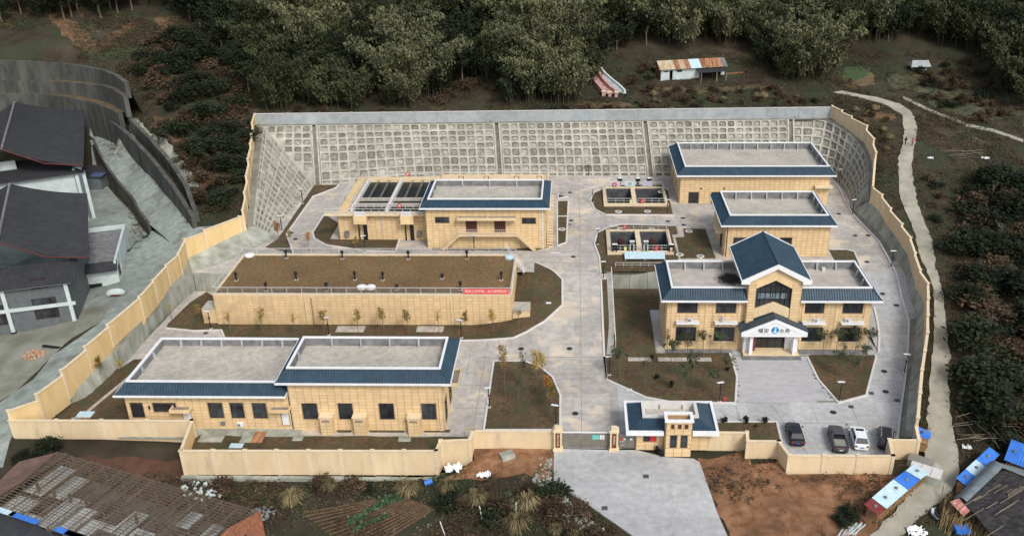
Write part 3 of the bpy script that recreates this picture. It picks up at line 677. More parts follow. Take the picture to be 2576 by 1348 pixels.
def backtop(x):
    f = (x - backL[0]) / (backR[0] - backL[0]); return backL[1] + (backR[1] - backL[1]) * f - 1.0
vs_b = [0, .075, .22, .375, .535, .65, .77, .875, 1.0]
def bplane(xa, xb, xta=None, xtb=None):
    xta = xa if xta is None else xta; xtb = xb if xtb is None else xtb
    def P(u, v):
        x0 = xa + (xb - xa) * u; x1 = xta + (xtb - xta) * u; x = x0 + (x1 - x0) * v
        yb = 187.2 + (192.4 - 187.2) * smooth(-57, -30, x0)
        return (x, yb + (backtop(x) - yb) * v, UP + (13.5 - UP) * v)
    return P
gx_ = [at(800, 465, UP)[0], at(1258, 445, UP)[0], at(1637, 441, UP)[0], at(1992, 446, UP)[0]]
gt_ = [at(804, 300, 13.5)[0], at(1251, 303, 13.5)[0], at(1622, 303, 13.5)[0], at(1985, 296, 13.5)[0]]
lattice('grey concrete lattice slope behind the filter basin, left of the middle stair', bplane(gx_[0] + .9, gx_[1] - .9, gt_[0] + .9, gt_[1] - .9), 19, vs_b)
lattice('grey concrete lattice slope above the road between two drain stairs', bplane(gx_[1] + .9, gx_[2] - .9, gt_[1] + .9, gt_[2] - .9), 16, vs_b)
lattice('grey concrete lattice slope behind the rear flat roofed hall', bplane(gx_[2] + .9, gx_[3] - .9, gt_[2] + .9, gt_[3] - .9), 16, vs_b)
# west end: the small triangular remainder left of the first stair, and the west face
cornB = Vector(at3(789, 468, UP)); cornT = Vector((backL[0] + 2.0, backtop(backL[0] + 2), 13.4))
def tri(u, v):
    a = cornB + (cornT - cornB) * v; b = Vector((gx_[0] - .9, 187.2, UP)) * (1 - v) + Vector((gt_[0] - .9, backtop(gt_[0]), 13.5)) * v
    return a + (b - a) * u
def trimesh_lattice():
    N_ = 6; us = [0, .12, .3, .48, .66, .83, 1.0]
    # columns stay upright: clip the left ones by the valley line
    P = bplane(gt_[0] - .9 - 11.5, gx_[0] - .9 + 0, gt_[0] - .9 - 11.5, gt_[0] - .9)
    def skip(c, u, v):
        k = (c.z - UP) / (13.4 - UP); xv = cornB.x + (cornT.x - cornB.x) * k
        return c.x < xv + .6
    return P, skip
Pw, skw = trimesh_lattice()
t = lattice('triangular piece of lattice slope at the northwest corner', Pw, 6, vs_b, skip=skw)
L0, L1 = Vector(at3(684, 590, 3.3)), cornB
L2, L3 = Vector(at3(636, 566, 5.7)), cornT
def westP(u, v):
    lo = L0 + (L1 - L0) * u; hi = L2 + (L3 - L2) * u
    hi.z = 5.7 + (13.4 - 5.7) * u
    p = lo + (hi - lo) * v
    return p
lattice('steep lattice slope of the west side facing the curved service road', lambda u, v: westP(u, v), 15, [0, .13, .29, .45, .61, .77, .93, 1.0], beam=.38, depth=.42)
BR = [at3(u, v, UP) for u, v in ((1994, 444), (2040, 441), (2087, 446), (2108, 462), (2124, 480), (2137, 505), (2144, 528))]
TRr = [at3(1990, 297, 13.5), at3(2050, 300, 13.4), at3(2085, 306, 13.2), at3(2128, 332, 12.6), at3(2153, 352, 12.0), at3(2172, 378, 11.0), at3(2184, 412, 9.6), at3(2184, 455, 8.0), at3(2184, 500, 6.6)]
bR, tR = resample(BR, 60), resample(TRr, 60)
def fanP(u, v):
    k = min(59, u * 59); i = int(min(58, k)); f = k - i
    a = Vector(bR[i]) * (1 - f) + Vector(bR[i + 1]) * f; b = Vector(tR[i]) * (1 - f) + Vector(tR[i + 1]) * f
    return a + (b - a) * v
lattice('fan shaped lattice slope in the northeast corner behind the rear hall', fanP, 16, [0, .09, .24, .39, .55, .70, .84, 1.0], beam=.4)
# drain stairs between the bays
def stair(label, xb, yb, xt, yt, w=.62, side=.2):
    t = thing('drain_stair', (xb, yb, UP), label, 'drain', 'stepped drains in the back slope'); n = 26
    a, b = Vector((xb, yb, UP)), Vector((xt, yt, 13.5)); up = Vector((0, -.7, .7))
    for sx in (-1, 1):
        MB().add([tuple(a + Vector((sx * w + q * side, 0, 0)) + up * k) for k, q in ((-.6, -1), (-.6, 1), (.22, 1), (.22, -1))] + [tuple(b + Vector((sx * w + q * side, 0, 0)) + up * k) for k, q in ((-.6, -1), (-.6, 1), (.22, 1), (.22, -1))],
                 [(3, 2, 1, 0), (4, 5, 6, 7), (0, 1, 5, 4), (1, 2, 6, 5), (2, 3, 7, 6), (3, 0, 4, 7)]).build('kerb', M['lattice'], t)
    for k in range(n):
        p = a + (b - a) * (k / n); q = a + (b - a) * ((k + 1) / n); 
        MB().box(p.x - w + side + .002, p.y, p.z - .7, p.x + w - side - .002, q.y + .25, p.z - .22 + .25).build('step', M['mossconc'], t)
    return t
SN = ['first', 'second', 'third', 'fourth']
for k, lab in enumerate(('stepped drain at the northwest corner beside the filter basin', 'stepped drain behind the blue roofed filter hall', 'stepped drain just left of the rear hall', 'stepped drain at the start of the northeast fan')):
    x = gx_[k]; stair(lab, x, 187.2 if k == 0 else 192.4, gt_[k], backtop(gt_[k]))
# ledges along the crest
strip('concrete_bank', [wl[10], wl[11], tuple(L2 + Vector((-.4, .4, .1)))], [at3(640, 622, 3.3), at3(676, 600, 3.3), tuple(L0 + Vector((.2, .4, -.1)))], M['oldconc'], wob=.1, n=20)
strip('crest_ledge', [(p[0], p[1], p[2]) for p in wl[11:]], [L2, L2 + (L3 - L2) * .5, L3], M['mossconc'], wob=.1)
strip('crest_ledge', [(backL[0], backL[1] + .3, 13.5), (backR[0], backR[1] + .3, 13.5)], [(backL[0] + 1.5, backtop(backL[0]), 13.5), (backR[0], backtop(backR[0]), 13.5)], M['mossconc'], wob=.0)
strip('crest_ledge', [(p[0], p[1], p[2]) for p in wr[:6]], TRr[1:], M['mossconc'], wob=.1)
# lower east bank: strip of soil by the kerb, sloping concrete, then the wall
eb = [hit(u, v, ge, 1) for u, v in ((2146, 535), (2178, 570), (2211, 605), (2234, 646), (2258, 690), (2270, 746), (2289, 808), (2287, 876), (2280, 952), (2269, 1031), (2260, 1100))]
em = [at3(*p) for p in ((2138, 520, 3.4), (2190, 565, 3.5), (2222, 600, 3.5), (2250, 645, 3.3), (2274, 700, 2.7), (2290, 750, 2.0), (2304, 797, 1.3), (2302, 870, .7), (2289, 959, .5), (2282, 1031, .5), (2277, 1100, .5))]
strip('soil_strip', em, eb, M['mossconc'], wob=.1)
strip('east_bank', [TRr[-2]] + [(p[0], p[1], p[2]) for p in wr[5:]], em, M['oldconc'], wob=.25)
# ------------------------------------------------------------ tiled facades
TW, TH_ = 1.0, .5
_full = None
def rect_minus(r, holes):
    out = [r]
    for h in holes:
        nx = []
        for a in out:
            if h[0] >= a[2] or h[2] <= a[0] or h[1] >= a[3] or h[3] <= a[1]: nx.append(a); continue
            if h[1] > a[1]: nx.append((a[0], a[1], a[2], h[1]))
            if h[3] < a[3]: nx.append((a[0], h[3], a[2], a[3]))
            lo, hi = max(a[1], h[1]), min(a[3], h[3])
            if h[0] > a[0]: nx.append((a[0], lo, h[0], hi))
            if h[2] < a[2]: nx.append((h[2], lo, a[2], hi))
        out = nx
    return [a for a in out if a[2] - a[0] > .04 and a[3] - a[1] > .04]
class Facade:
    """collects the wall tiles of one building; the 300 nearest become parts"""
    def __init__(s, parent): s.p = parent; s.t = []; s.wall = MB()
    def face(s, P0, P1, z0, z1, holes=(), tw=TW, th=TH_, tiles=True, inset=.2, top=None):
        """upright face from P0 to P1 (outside on the right of the walking direction), holes as (s0,z0,s1,z1)"""
        P0, P1 = Vector((P0[0], P0[1], 0)), Vector((P1[0], P1[1], 0)); L = (P1 - P0).length; U = (P1 - P0) / L; N = Vector((U.y, -U.x, 0))
        cuts = sorted({0, L, *[h[0] for h in holes], *[h[2] for h in holes]})
        for r in rect_minus((0, z0, L, z1), holes):
            a, b = P0 + U * r[0], P0 + U * r[2]
            s.wall.add([(*(a.xy), r[1]), (*(b.xy), r[1]), (*((b - N * inset).xy), r[1]), (*((a - N * inset).xy), r[1]), (*(a.xy), r[3]), (*(b.xy), r[3]), (*((b - N * inset).xy), r[3]), (*((a - N * inset).xy), r[3])],
                       [(0, 3, 2, 1), (4, 5, 6, 7), (0, 1, 5, 4), (1, 2, 6, 5), (2, 3, 7, 6), (3, 0, 4, 7)])
        if not tiles: return
        rz = math.atan2(U.y, U.x); nx = max(1, round(L / tw)); w_ = L / nx; nz = max(1, round((z1 - z0) / th)); h_ = (z1 - z0) / nz; g = .026
        hh = [(h[0] - .08, h[1] - .08, h[2] + .08, h[3] + .08) for h in holes]
        for i in range(nx):
            for j in range(nz):
                full = (i * w_, z0 + j * h_, (i + 1) * w_, z0 + (j + 1) * h_)
                for r in rect_minus(full, hh):
                    if top is not None:
                        k = top((r[0] + r[2]) / 2) - r[1]
                        if k < .12: continue
                        r = (r[0], r[1], r[2], min(r[3], r[1] + k))
                    W, H = r[2] - r[0] - 2 * g, r[3] - r[1] - 2 * g
                    if W < .05 or H < .05: continue
                    c = P0 + U * (r[0] + r[2]) / 2 + N * .03; c.z = (r[1] + r[3]) / 2
                    s.t.append(((c - Vector((0, 0, CAM_H))).length, c, rz, W, H))
    def finish(s, wm=None, nmax=300):
        s.wall.build('wall', wm or M['grout'], s.p)
        s.t.sort(key=lambda k: k[0]); o = ROOT.get(s.p.name, ORG.get(s.p.name)); rest = MB(); cache = {}
        for k, (d, c, rz, W, H) in enumerate(s.t):
            if k < nmax:
                key = (round(W, 2), round(H, 2))
                if key not in cache:
                    x, z = W / 2, H / 2; e = .02
                    cache[key] = MB().add([(-x, 0.03, -z), (x, 0.03, -z), (x, 0.03, z), (-x, 0.03, z), (-x + e, -.012, -z + e), (x - e, -.012, -z + e), (x - e, -.012, z - e), (-x + e, -.012, z - e)],
                                          [(4, 5, 6, 7), (0, 1, 5, 4), (1, 2, 6, 5), (2, 3, 7, 6), (3, 0, 4, 7)]).mesh('wall_tile', M['tile'])
                q = bpy.data.objects.new('wall_tile', cache[key]); COL.objects.link(q); q.parent = s.p; q.location = c - o; q.rotation_euler = (0, 0, rz)
            else:
                U = Vector((math.cos(rz), math.sin(rz), 0)); N = Vector((U.y, -U.x, 0)); a = c - U * W / 2 - N * .03; b = c + U * W / 2 - N * .03
                lo, hi = c.z - H / 2, c.z + H / 2; f0, f1 = a + N * .042, b + N * .042
                rest.add([(a.x, a.y, lo), (b.x, b.y, lo), (b.x, b.y, hi), (a.x, a.y, hi), (f0.x, f0.y, lo), (f1.x, f1.y, lo), (f1.x, f1.y, hi), (f0.x, f0.y, hi)],
                         [(4, 5, 6, 7), (0, 1, 5, 4), (1, 2, 6, 5), (2, 3, 7, 6), (3, 0, 4, 7)])
        if rest.v: rest.build('tile_cladding', M['tile'], s.p, kind='stuff')
def window(parent, P0, U, s0, z0, s1, z1, cols=2, rows=1, frame=None, glass=None, depth=.13, name='window', fw=.06, sill=False):
    U = Vector((U[0], U[1], 0)).normalized(); N = Vector((U.y, -U.x, 0)); P0 = Vector((P0[0], P0[1], 0))
    def bx(mb, a, b, lo, hi, y0, y1):
        p, q = P0 + U * a, P0 + U * b
        mb.add([(*(p - N * y0).xy, lo), (*(q - N * y0).xy, lo), (*(q - N * y1).xy, lo), (*(p - N * y1).xy, lo), (*(p - N * y0).xy, hi), (*(q - N * y0).xy, hi), (*(q - N * y1).xy, hi), (*(p - N * y1).xy, hi)],
               [(0, 3, 2, 1), (4, 5, 6, 7), (0, 1, 5, 4), (1, 2, 6, 5), (2, 3, 7, 6), (3, 0, 4, 7)])
    fb = MB(); bx(fb, s0, s1, z0, z0 + fw, depth - .05, depth + .06); bx(fb, s0, s1, z1 - fw, z1, depth - .05, depth + .06)
    bx(fb, s0, s0 + fw, z0 + fw, z1 - fw, depth - .05, depth + .06); bx(fb, s1 - fw, s1, z0 + fw, z1 - fw, depth - .05, depth + .06)
    cw = (s1 - s0 - fw) / cols; rh = (z1 - z0 - fw) / rows
    for i in range(1, cols): bx(fb, s0 + i * cw, s0 + i * cw + fw, z0 + fw, z1 - fw, depth - .04, depth + .05)
    for j in range(1, rows): bx(fb, s0 + fw, s1 - fw, z0 + j * rh, z0 + j * rh + fw, depth - .038, depth + .048)
    f = fb.build(name, frame or M['frame'], parent)
    for i in range(cols):
        for j in range(rows):
            mb = MB(); bx(mb, s0 + i * cw + fw, s0 + (i + 1) * cw, z0 + j * rh + fw, z0 + (j + 1) * rh, depth, depth + .02); mb.build('pane', glass or M['glass'], f)
    if sill:
        mb = MB(); bx(mb, s0 - .12, s1 + .12, z0 - .14, z0 - .003, -.10, .02); mb.build('sill', M['trim'], f)
    return f
def pxrect(u0, v0, u1, v1, Y, x0):                  # seen rectangle on the plane y=Y -> (s0, z0, s1, z1) measured from x0
    a, zt = on_y(u0, v0, Y); b, zb = on_y(u1, v1, Y); c, z2 = on_y(u0, v1, Y)
    return (((a + c) / 2) - x0, (zb + z2) / 2, b - x0 + ((c - a) / 2) * 0, zt)

# ------------------------------------------------------------ hipped skirt roof round a sunken flat roof
def skirt_roof(t, ex, ey, ze, cx, cy, zc, fascia=.27, deckdrop=1.35, piers=6, sidepiers=2, ribs=True, deckm=None, hole=None, backeave=True, pierm=None, gap=None):
    (ex0, ex1), (ey0, ey1), (cx0, cx1), (cy0, cy1) = ex, ey, cx, cy
    E_ = [(ex0, ey0), (ex1, ey0), (ex1, ey1), (ex0, ey1)]; C_ = [(cx0, cy0), (cx1, cy0), (cx1, cy1), (cx0, cy1)]
    zr0 = ze + fascia; zr1 = zc - .3
    pcs = [(E_[k], E_[(k + 1) % 4], C_[(k + 1) % 4], C_[k]) for k in range(4)]
    if gap: pcs[0:1] = [(E_[0], (gap[0], ey0), (gap[0], cy0), C_[0]), ((gap[1], ey0), E_[1], C_[1], (gap[1], cy0))]
    for a, b, c, d in pcs:
        mb = MB().add([(*a, zr0), (*b, zr0), (*c, zr1), (*d, zr1), (*a, zr0 - .12), (*b, zr0 - .12), (*c, zr1 - .2), (*d, zr1 - .2)], [(0, 1, 2, 3), (4, 7, 6, 5), (0, 4, 5, 1), (2, 6, 7, 3)])
        sl_ = mb.build('roof_slope', M['blue'], t)
        # tile courses and rolls: raised ribs running up the slope
        rb = MB(); A, B, Cc, D = Vector((*a, zr0)), Vector((*b, zr0)), Vector((*c, zr1)), Vector((*d, zr1)); L = (B - A).length; U = (B - A) / L
        n = int(L / .38); s_d = (D - A).dot(U); s_c = L - (Cc - A).dot(U); nrm = (B - A).cross(D - A).normalized(); upv = (D - A) - U * (D - A).dot(U); hgt = upv.length; upv = upv / hgt
        for i in range(n + 1):
            s_ = L * (i + .5) / (n + 1); h = 1.0
            if s_ < s_d - .01: h = s_ / s_d
            if L - s_ < s_c - .01: h = min(h, (L - s_) / s_c)
            if h < .06: continue
            p0 = A + U * s_; p1 = p0 + upv * hgt * h
            w2 = U * .075; up_ = nrm * .055
            rb.add([p0 - w2, p0 + w2, p1 + w2, p1 - w2, p0 + up_, p1 + up_], [(0, 4, 5, 3), (1, 2, 5, 4), (0, 1, 4)])
        rb.build('tile_roll', M['blue'], sl_, kind='stuff')
        # hip cap
    hp = MB()
    for k in range(4): hp.tube([(*E_[k], zr0 + .03), (*C_[k], zr1 + .03)], .085, 6)
    hp.build('hip_cap', M['blue'], t)
    segs = [(E_[k], E_[(k + 1) % 4], k % 2) for k in range(4)]
    if gap: segs[0:1] = [(E_[0], (gap[0], ey0), 0), ((gap[1], ey0), E_[1], 0)]
    for (ax, ay), (bx_, by), odd in segs:             # white eave fascia boards
        d = Vector((bx_ - ax, by - ay, 0)).normalized(); n2 = Vector((d.y, -d.x, 0)); o2 = .11
        ea = 0 if odd or (gap and ax == gap[1]) else o2; eb_ = 0 if odd or (gap and bx_ == gap[0]) else o2
        a2 = Vector((ax, ay, 0)) - d * ea; b2 = Vector((bx_, by, 0)) + d * eb_
        MB().add([(*(a2).xy, ze), (*(b2).xy, ze), (*(b2 + n2 * o2).xy, ze), (*(a2 + n2 * o2).xy, ze), (*(a2).xy, ze + fascia + .03), (*(b2).xy, ze + fascia + .03), (*(b2 + n2 * o2).xy, ze + fascia + .03), (*(a2 + n2 * o2).xy, ze + fascia + .03)],
                 [(0, 1, 2, 3), (4, 7, 6, 5), (0, 4, 5, 1), (1, 5, 6, 2), (2, 6, 7, 3), (3, 7, 4, 0)]).build('fascia', M['white'], t)
    if gap:
        MB().box(ex0 + .01, ey0 + .01, ze + .04, gap[0], ey1 - .01, ze + .1).build('soffit', M['white'], t); MB().box(gap[1], ey0 + .01, ze + .04, ex1 - .01, ey1 - .01, ze + .1).build('soffit', M['white'], t)
    else: MB().box(ex0 + .01, ey0 + .01, ze + .04, ex1 - .01, ey1 - .01, ze + .1).build('soffit', M['white'], t)
    cw = .2
    fronts = [(cx0 - .1, cy0 - .1, cx1 + .1, cy0 + cw)] if not gap else [(cx0 - .1, cy0 - .1, gap[0], cy0 + cw), (gap[1], cy0 - .1, cx1 + .1, cy0 + cw)]
    for (a, b, c, d) in fronts + [(cx0 - .1, cy1 - cw, cx1 + .1, cy1 + .1), (cx0 - .1, cy0 + cw + .002, cx0 + cw, cy1 - cw - .002), (cx1 - cw, cy0 + cw + .002, cx1 + .1, cy1 - cw - .002)]:
        MB().box(a, b, zc - .2, c, d, zc).build('coping', M['white'], t)
    zd = zc - deckdrop; pw = .16
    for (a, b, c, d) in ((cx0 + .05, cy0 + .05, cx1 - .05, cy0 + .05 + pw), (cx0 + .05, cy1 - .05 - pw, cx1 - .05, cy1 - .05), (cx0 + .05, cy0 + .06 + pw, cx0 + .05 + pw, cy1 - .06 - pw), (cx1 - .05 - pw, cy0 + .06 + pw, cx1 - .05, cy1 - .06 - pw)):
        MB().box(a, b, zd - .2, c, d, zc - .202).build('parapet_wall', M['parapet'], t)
    MB().box(cx0 + .06, cy0 + .06, zd - .15, cx1 - .06, cy1 - .06, zd).build('roof_deck', deckm or M['deck'], t)
    def pier(x, y, dx, dy):
        MB().add([(x - .11 * abs(dy) - .0, y - .11 * abs(dx), zd)] * 0, [])
        w2 = .11
        if dy: vs = [(x - w2, y, zd), (x + w2, y, zd), (x + w2, y, zc - .204), (x - w2, y, zc - .204), (x - w2, y + dy * .5, zd), (x + w2, y + dy * .5, zd), (x + w2, y + dy * .18, zc - .204), (x - w2, y + dy * .18, zc - .204)]
        else: vs = [(x, y - w2, zd), (x, y + w2, zd), (x, y + w2, zc - .204), (x, y - w2, zc - .204), (x + dx * .5, y - w2, zd), (x + dx * .5, y + w2, zd), (x + dx * .18, y + w2, zc - .204), (x + dx * .18, y - w2, zc - .204)]
        MB().add(vs, [(0, 1, 2, 3), (4, 7, 6, 5), (0, 4, 5, 1), (1, 5, 6, 2), (2, 6, 7, 3), (3, 7, 4, 0)]).build('buttress', pierm or M['greywall'], t)
    for k in range(piers):
        x = cx0 + (cx1 - cx0) * (k + 1) / (piers + 1)
        if hole and hole[0] < x < hole[1]: continue
        pier(x, cy1 - .26, 0, -1)
    for k in range(sidepiers):
        y = cy0 + (cy1 - cy0) * (k + 1) / (sidepiers + 1); pier(cx0 + .26, y, 1, 0); pier(cx1 - .26, y, -1, 0)
    return zd
def downpipe(t, x, y, z0, z1, m=None):
    MB().tube([(x, y, z0), (x, y, z1)], .07, 6).build('downpipe', m or M['trim'], t)
def ac_unit(t, x, y, z, w_=.85, label=None):
    o = MB().box(x, y - .35, z, x + w_, y - .03, z + .6).build('air_conditioner', M['white'], t)
    mb = MB(); mb.tube([(x + .28, y - .352, z + .3), (x + .28, y - .375, z + .3)], .22, 12); mb.build('fan_grille', M['parapet'], o)
    return o

# ------------------------------------------------------------ pump room: low and high blocks in front
t = thing('pump_room', (-49.5, 101.0, 0), 'low long pump room with navy skirt roof, white doors and flat sunken roof', 'building')
fc = Facade(t); x0, x1, Y0 = -60.0, -37.95, 100.8
W_ = [pxrect(330, 1013, 366, 1050, Y0, x0), pxrect(385, 1013, 446, 1036, Y0, x0), pxrect(525, 1013, 565, 1051, Y0, x0), pxrect(580, 1013, 617, 1051, Y0, x0), pxrect(636, 1014, 674, 1052, Y0, x0)]
D_ = [pxrect(460, 1031, 486, 1069, Y0, x0), pxrect(708, 1031, 730, 1069, Y0, x0)]
fc.face((x0, Y0), (x1, Y0), 0, 5.5, W_ + D_)
fc.face((x0, 113.0), (x0, Y0), 0, 5.5); fc.face((x1 + .5, 113.0), (x0, 113.0), 0, 5.5, tiles=False)
fc.finish()
for k, q in enumerate(W_): window(t, (x0, Y0), (1, 0), *q, cols=2 if k == 1 else 2, rows=1 if k < 2 else 1)
for q in D_:
    s0, z0_, s1, z1_ = q; d = MB().box(x0 + s0 + .04, Y0 + .06, .12, x0 + s1 - .04, Y0 + .12, z1_ - .05).build('door', M['white'], t); MB().box(x0 + s1 - .2, Y0 + .0, 1.05, x0 + s1 - .12, Y0 + .058, 1.15).build('handle', M['steel'], d)
for q in D_:                                        # little tray canopies over the doors
    cx_ = x0 + (q[0] + q[2]) / 2 - .3; z = q[3] + .35
    mb = MB(); mb.box(cx_ - 1.2, Y0 - 1.15, z, cx_ + 1.2, Y0 - .035, z + .1); c = mb.build('door_canopy', M['pale'], t)
    mb = MB(); mb.box(cx_ - 1.2, Y0 - 1.27, z, cx_ + 1.2, Y0 - 1.152, z + .48); mb.box(cx_ - 1.32, Y0 - 1.27, z, cx_ - 1.202, Y0 - .035, z + .48); mb.box(cx_ + 1.202, Y0 - 1.27, z, cx_ + 1.32, Y0 - .035, z + .48); mb.build('canopy_rim', M['tile'], c)
    MB().box(cx_ - 1.19, Y0 - 1.14, z + .103, cx_ + 1.19, Y0 - .04, z + .13).build('canopy_floor', M['mossconc'], c)
ac_unit(t, x0 + on_y(596, 1056, Y0)[0] - x0, Y0, .55)
MB().box(on_y(556, 1060, Y0)[0], Y0 - .3, .75, on_y(566, 1060, Y0)[0], Y0 - .035, 1.25).build('meter_box', M['parapet'], t)
MB().lathe((on_y(377, 1022, Y0)[0], Y0 - .2, 3.6), [(.05, -.4), (.12, -.3), (.12, .1), (.05, .2)], 8).build('outside_lamp', M['black'], t)
skirt_roof(t, (-60.85, -38.1), (100.0, 114.1), 5.5, (-59.45, -38.9), (101.35, 112.75), 7.26, piers=6, sidepiers=2, deckdrop=1.2)
t = thing('pump_hall', (-27.5, 100.5, 0), 'higher pump hall with navy hipped skirt roof, four windows and three vent boxes', 'building')
fc = Facade(t); x0, x1, Y0 = -37.75, -17.35, 100.6
W_ = [pxrect(645.2 + a / 3, 898.7 + 349 / 3, 645.2 + b / 3, 898.7 + 466 / 3, Y0, x0) for a, b in ((348, 470), (620, 735), (928, 1043), (1247, 1360))]
fc.face((x0, Y0), (x1, Y0), 0, 7.7, W_)
fc.face((x1, Y0), (x1, 110.4), 0, 7.7, [(1.2, .1, 3.6, 3.9), (5.5, .1, 8.2, 4.2)]); fc.face((x1, 110.4), (x0, 110.4), 0, 7.7, tiles=False); fc.face((x0, 110.4), (x0, Y0), 5.0, 7.7)
fc.finish()
for q in W_: window(t, (x0, Y0), (1, 0), *q, cols=2, rows=1)
window(t, (x1, Y0), (0, 1), 1.2, .1, 3.6, 3.9, cols=2, rows=3, name='side_window'); window(t, (x1, Y0), (0, 1), 5.5, .1, 8.2, 4.2, cols=2, rows=3, name='side_window')
for a, b in ((472, 583), (722, 835), (1133, 1245)):   # vent boxes
    xa, xb = on_y(645.2 + a / 3, 1060, Y0 - 1)[0] + .15, on_y(645.2 + b / 3, 1060, Y0 - 1)[0] - .2
    vb = MB().box(xa, Y0 - 1.15, 0, xb, Y0 - .04, 2.75).build('vent_box', M['tile'], t)
    MB().box(xa - .12, Y0 - 1.27, 2.752, xb + .12, Y0 - .04, 2.9).build('vent_cap', M['trim'], vb)
    MB().box(xa + .25, Y0 - 1.19, 2.15, xb - .35, Y0 - 1.152, 2.4).build('vent_grille', M['parapet'], vb)
    g = MB()
    for z in (.5, 1.0, 1.5, 2.0): g.box(xa, Y0 - 1.158, z, xb, Y0 - 1.153, z + .05)
    g.box((xa + xb) / 2 - .025, Y0 - 1.1585, 0, (xa + xb) / 2 + .025, Y0 - 1.1535, 2.7); g.build('joint_line', M['grout'], vb)
downpipe(t, x1 - .45, Y0 - .12, 0, 7.6); downpipe(t, x0 + .25, Y0 - .12, 0, 7.6)
# entrance porch on the east gable
pc = MB().box(x1 + .05, 104.6, 4.6, x1 + 1.5, 108.4, 4.72).build('porch_canopy', M['mossconc'], t)
MB().box(x1 + 1.502, 104.6, 4.55, x1 + 1.62, 108.4, 5.05).build('canopy_rim', M['pale'], pc)
for y in (104.48, 108.402): MB().box(x1 + .05, y, 4.55, x1 + 1.62, y + .118, 5.05).build('canopy_rim', M['pale'], pc)
skirt_roof(t, (-38.95, -16.1), (99.8, 111.4), 7.7, (-37.6, -17.5), (101.15, 109.25), 9.56, piers=4, sidepiers=1, deckdrop=1.35)

# ------------------------------------------------------------ rear hall and middle hall
t = thing('rear_hall', (36.7, 176, UP), 'rear hall at the foot of the back slope, navy skirt roof, widest flat roof', 'building')
fc = Facade(t); x0, x1, Y0 = 21.6, 51.9, 176.0
W_ = [pxrect(1732, 484, 1756, 514, Y0, x0), pxrect(1789, 484, 1812, 514, Y0, x0)]
fc.face((x0, Y0), (x1, Y0), UP, 9.3, W_); fc.face((x0, 193), (x0, Y0), UP, 9.3, [(3, UP + .1, 4.2, UP + 2.6), (9, UP + 1, 10.5, UP + 2.6)]); fc.face((x1, Y0), (x1, 193), UP, 9.3, tiles=False); fc.face((x1, 193), (x0, 193), UP, 9.3, tiles=False); fc.finish()
for q in W_: window(t, (x0, Y0), (1, 0), *q, cols=1, rows=2)
window(t, (x0, 193), (0, -1), 3, UP + .1, 4.2, UP + 2.6, cols=1, rows=1, name='side_door'); window(t, (x0, 193), (0, -1), 9, UP + 1, 10.5, UP + 2.6)
for u, v in ((1764, 474.5), (1821, 474.5)):
    x, z = on_y(u, v, Y0); MB().tube([(x, Y0 + .1, z), (x, Y0 - .06, z)], .2, 10).build('round_vent', M['frame'], t)
MB().box(48.8, Y0 - 1.3, 6.9, 52.3, Y0 - .04, 7.25).build('ledge_canopy', M['trim'], t)
skirt_roof(t, (20.8, 52.75), (175.1, 193.9), 9.3, (22.5, 51.5), (176.6, 192.25), 11.15, piers=9, sidepiers=3, deckdrop=1.5)
t = thing('middle_hall', (36, 151, UP), 'middle hall between rear hall and office, navy skirt roof around flat roof', 'building')
fc = Facade(t); x0, x1, Y0 = 26.9, 45.4, 149.9
W_ = [pxrect(1844, 598, 1874, 640, Y0, x0), pxrect(1961, 598, 1988, 640, Y0, x0)]
fc.face((x0, Y0), (x1, Y0), UP, 9.3, W_); fc.face((x0, 163), (x0, Y0), UP, 9.3, [(8, UP + .1, 10.4, UP + 2.9)]); fc.face((x1, Y0), (x1, 163), UP, 9.3, tiles=False); fc.face((x1, 163), (x0, 163), UP, 9.3, tiles=False); fc.finish()
for q in W_: window(t, (x0, Y0), (1, 0), *q, cols=1, rows=2)
window(t, (x0, 163), (0, -1), 8, UP + .1, 10.4, UP + 2.9, cols=2, rows=1, name='side_door')
MB().box(x0 - 1.4, 151.6, 7.0, x0 - .04, 155.4, 7.4).build('door_canopy', M['trim'], t); downpipe(t, x0 + .35, Y0 - .12, UP, 9.2, M['brownmetal'])
skirt_roof(t, (25.95, 46.25), (149.0, 164.0), 9.3, (27.6, 44.9), (150.55, 162.4), 11.04, piers=5, sidepiers=3, deckdrop=1.5)

# ------------------------------------------------------------ office
t = thing('office_building', (29.5, 122.4, 0), 'two storey cream tiled office with navy gabled centre and white portico', 'building')
fc = Facade(t); x0, x1, Y0 = 14.0, 44.75, 122.4
def pr7(a, b, c, d): return pxrect(1290.3 + a / 3, 449.3 + b / 3, 1290.3 + c / 3, 449.3 + d / 3, Y0, x0)
def pr8(a, b, c, d): return pxrect(1930.9 + a / 3, 449.3 + b / 3, 1930.9 + c / 3, 449.3 + d / 3, Y0, x0)
WU = [pr7(1245, 935, 1373, 1014), pr7(1536, 935, 1698, 1012), pr8(278, 940, 440, 1020), pr8(570, 945, 728, 1022)]
WLo = [pr7(1232, 1118, 1390, 1222), pr7(1520, 1118, 1680, 1224), pr8(262, 1120, 415, 1228), pr8(542, 1128, 700, 1230)]
zl = [q[1] for q in WLo]; zl = sum(zl) / 4
WU = [(q[0] - .05, 6.35, q[0] + 2.95, 8.6) for q in WU]; WLo = [(q[0] - .05, 1.45, q[0] + 3.0, 3.9) for q in WLo]
fc.face((x0, Y0), (25.9, Y0), 0, 8.75, [q for q in WU + WLo if q[0] < 11.9]); 
fc.face((33.7, Y0), (x1, Y0), 0, 8.75, [(q[0] - 19.7, q[1], q[2] - 19.7, q[3]) for q in WU + WLo if q[0] > 11.9])
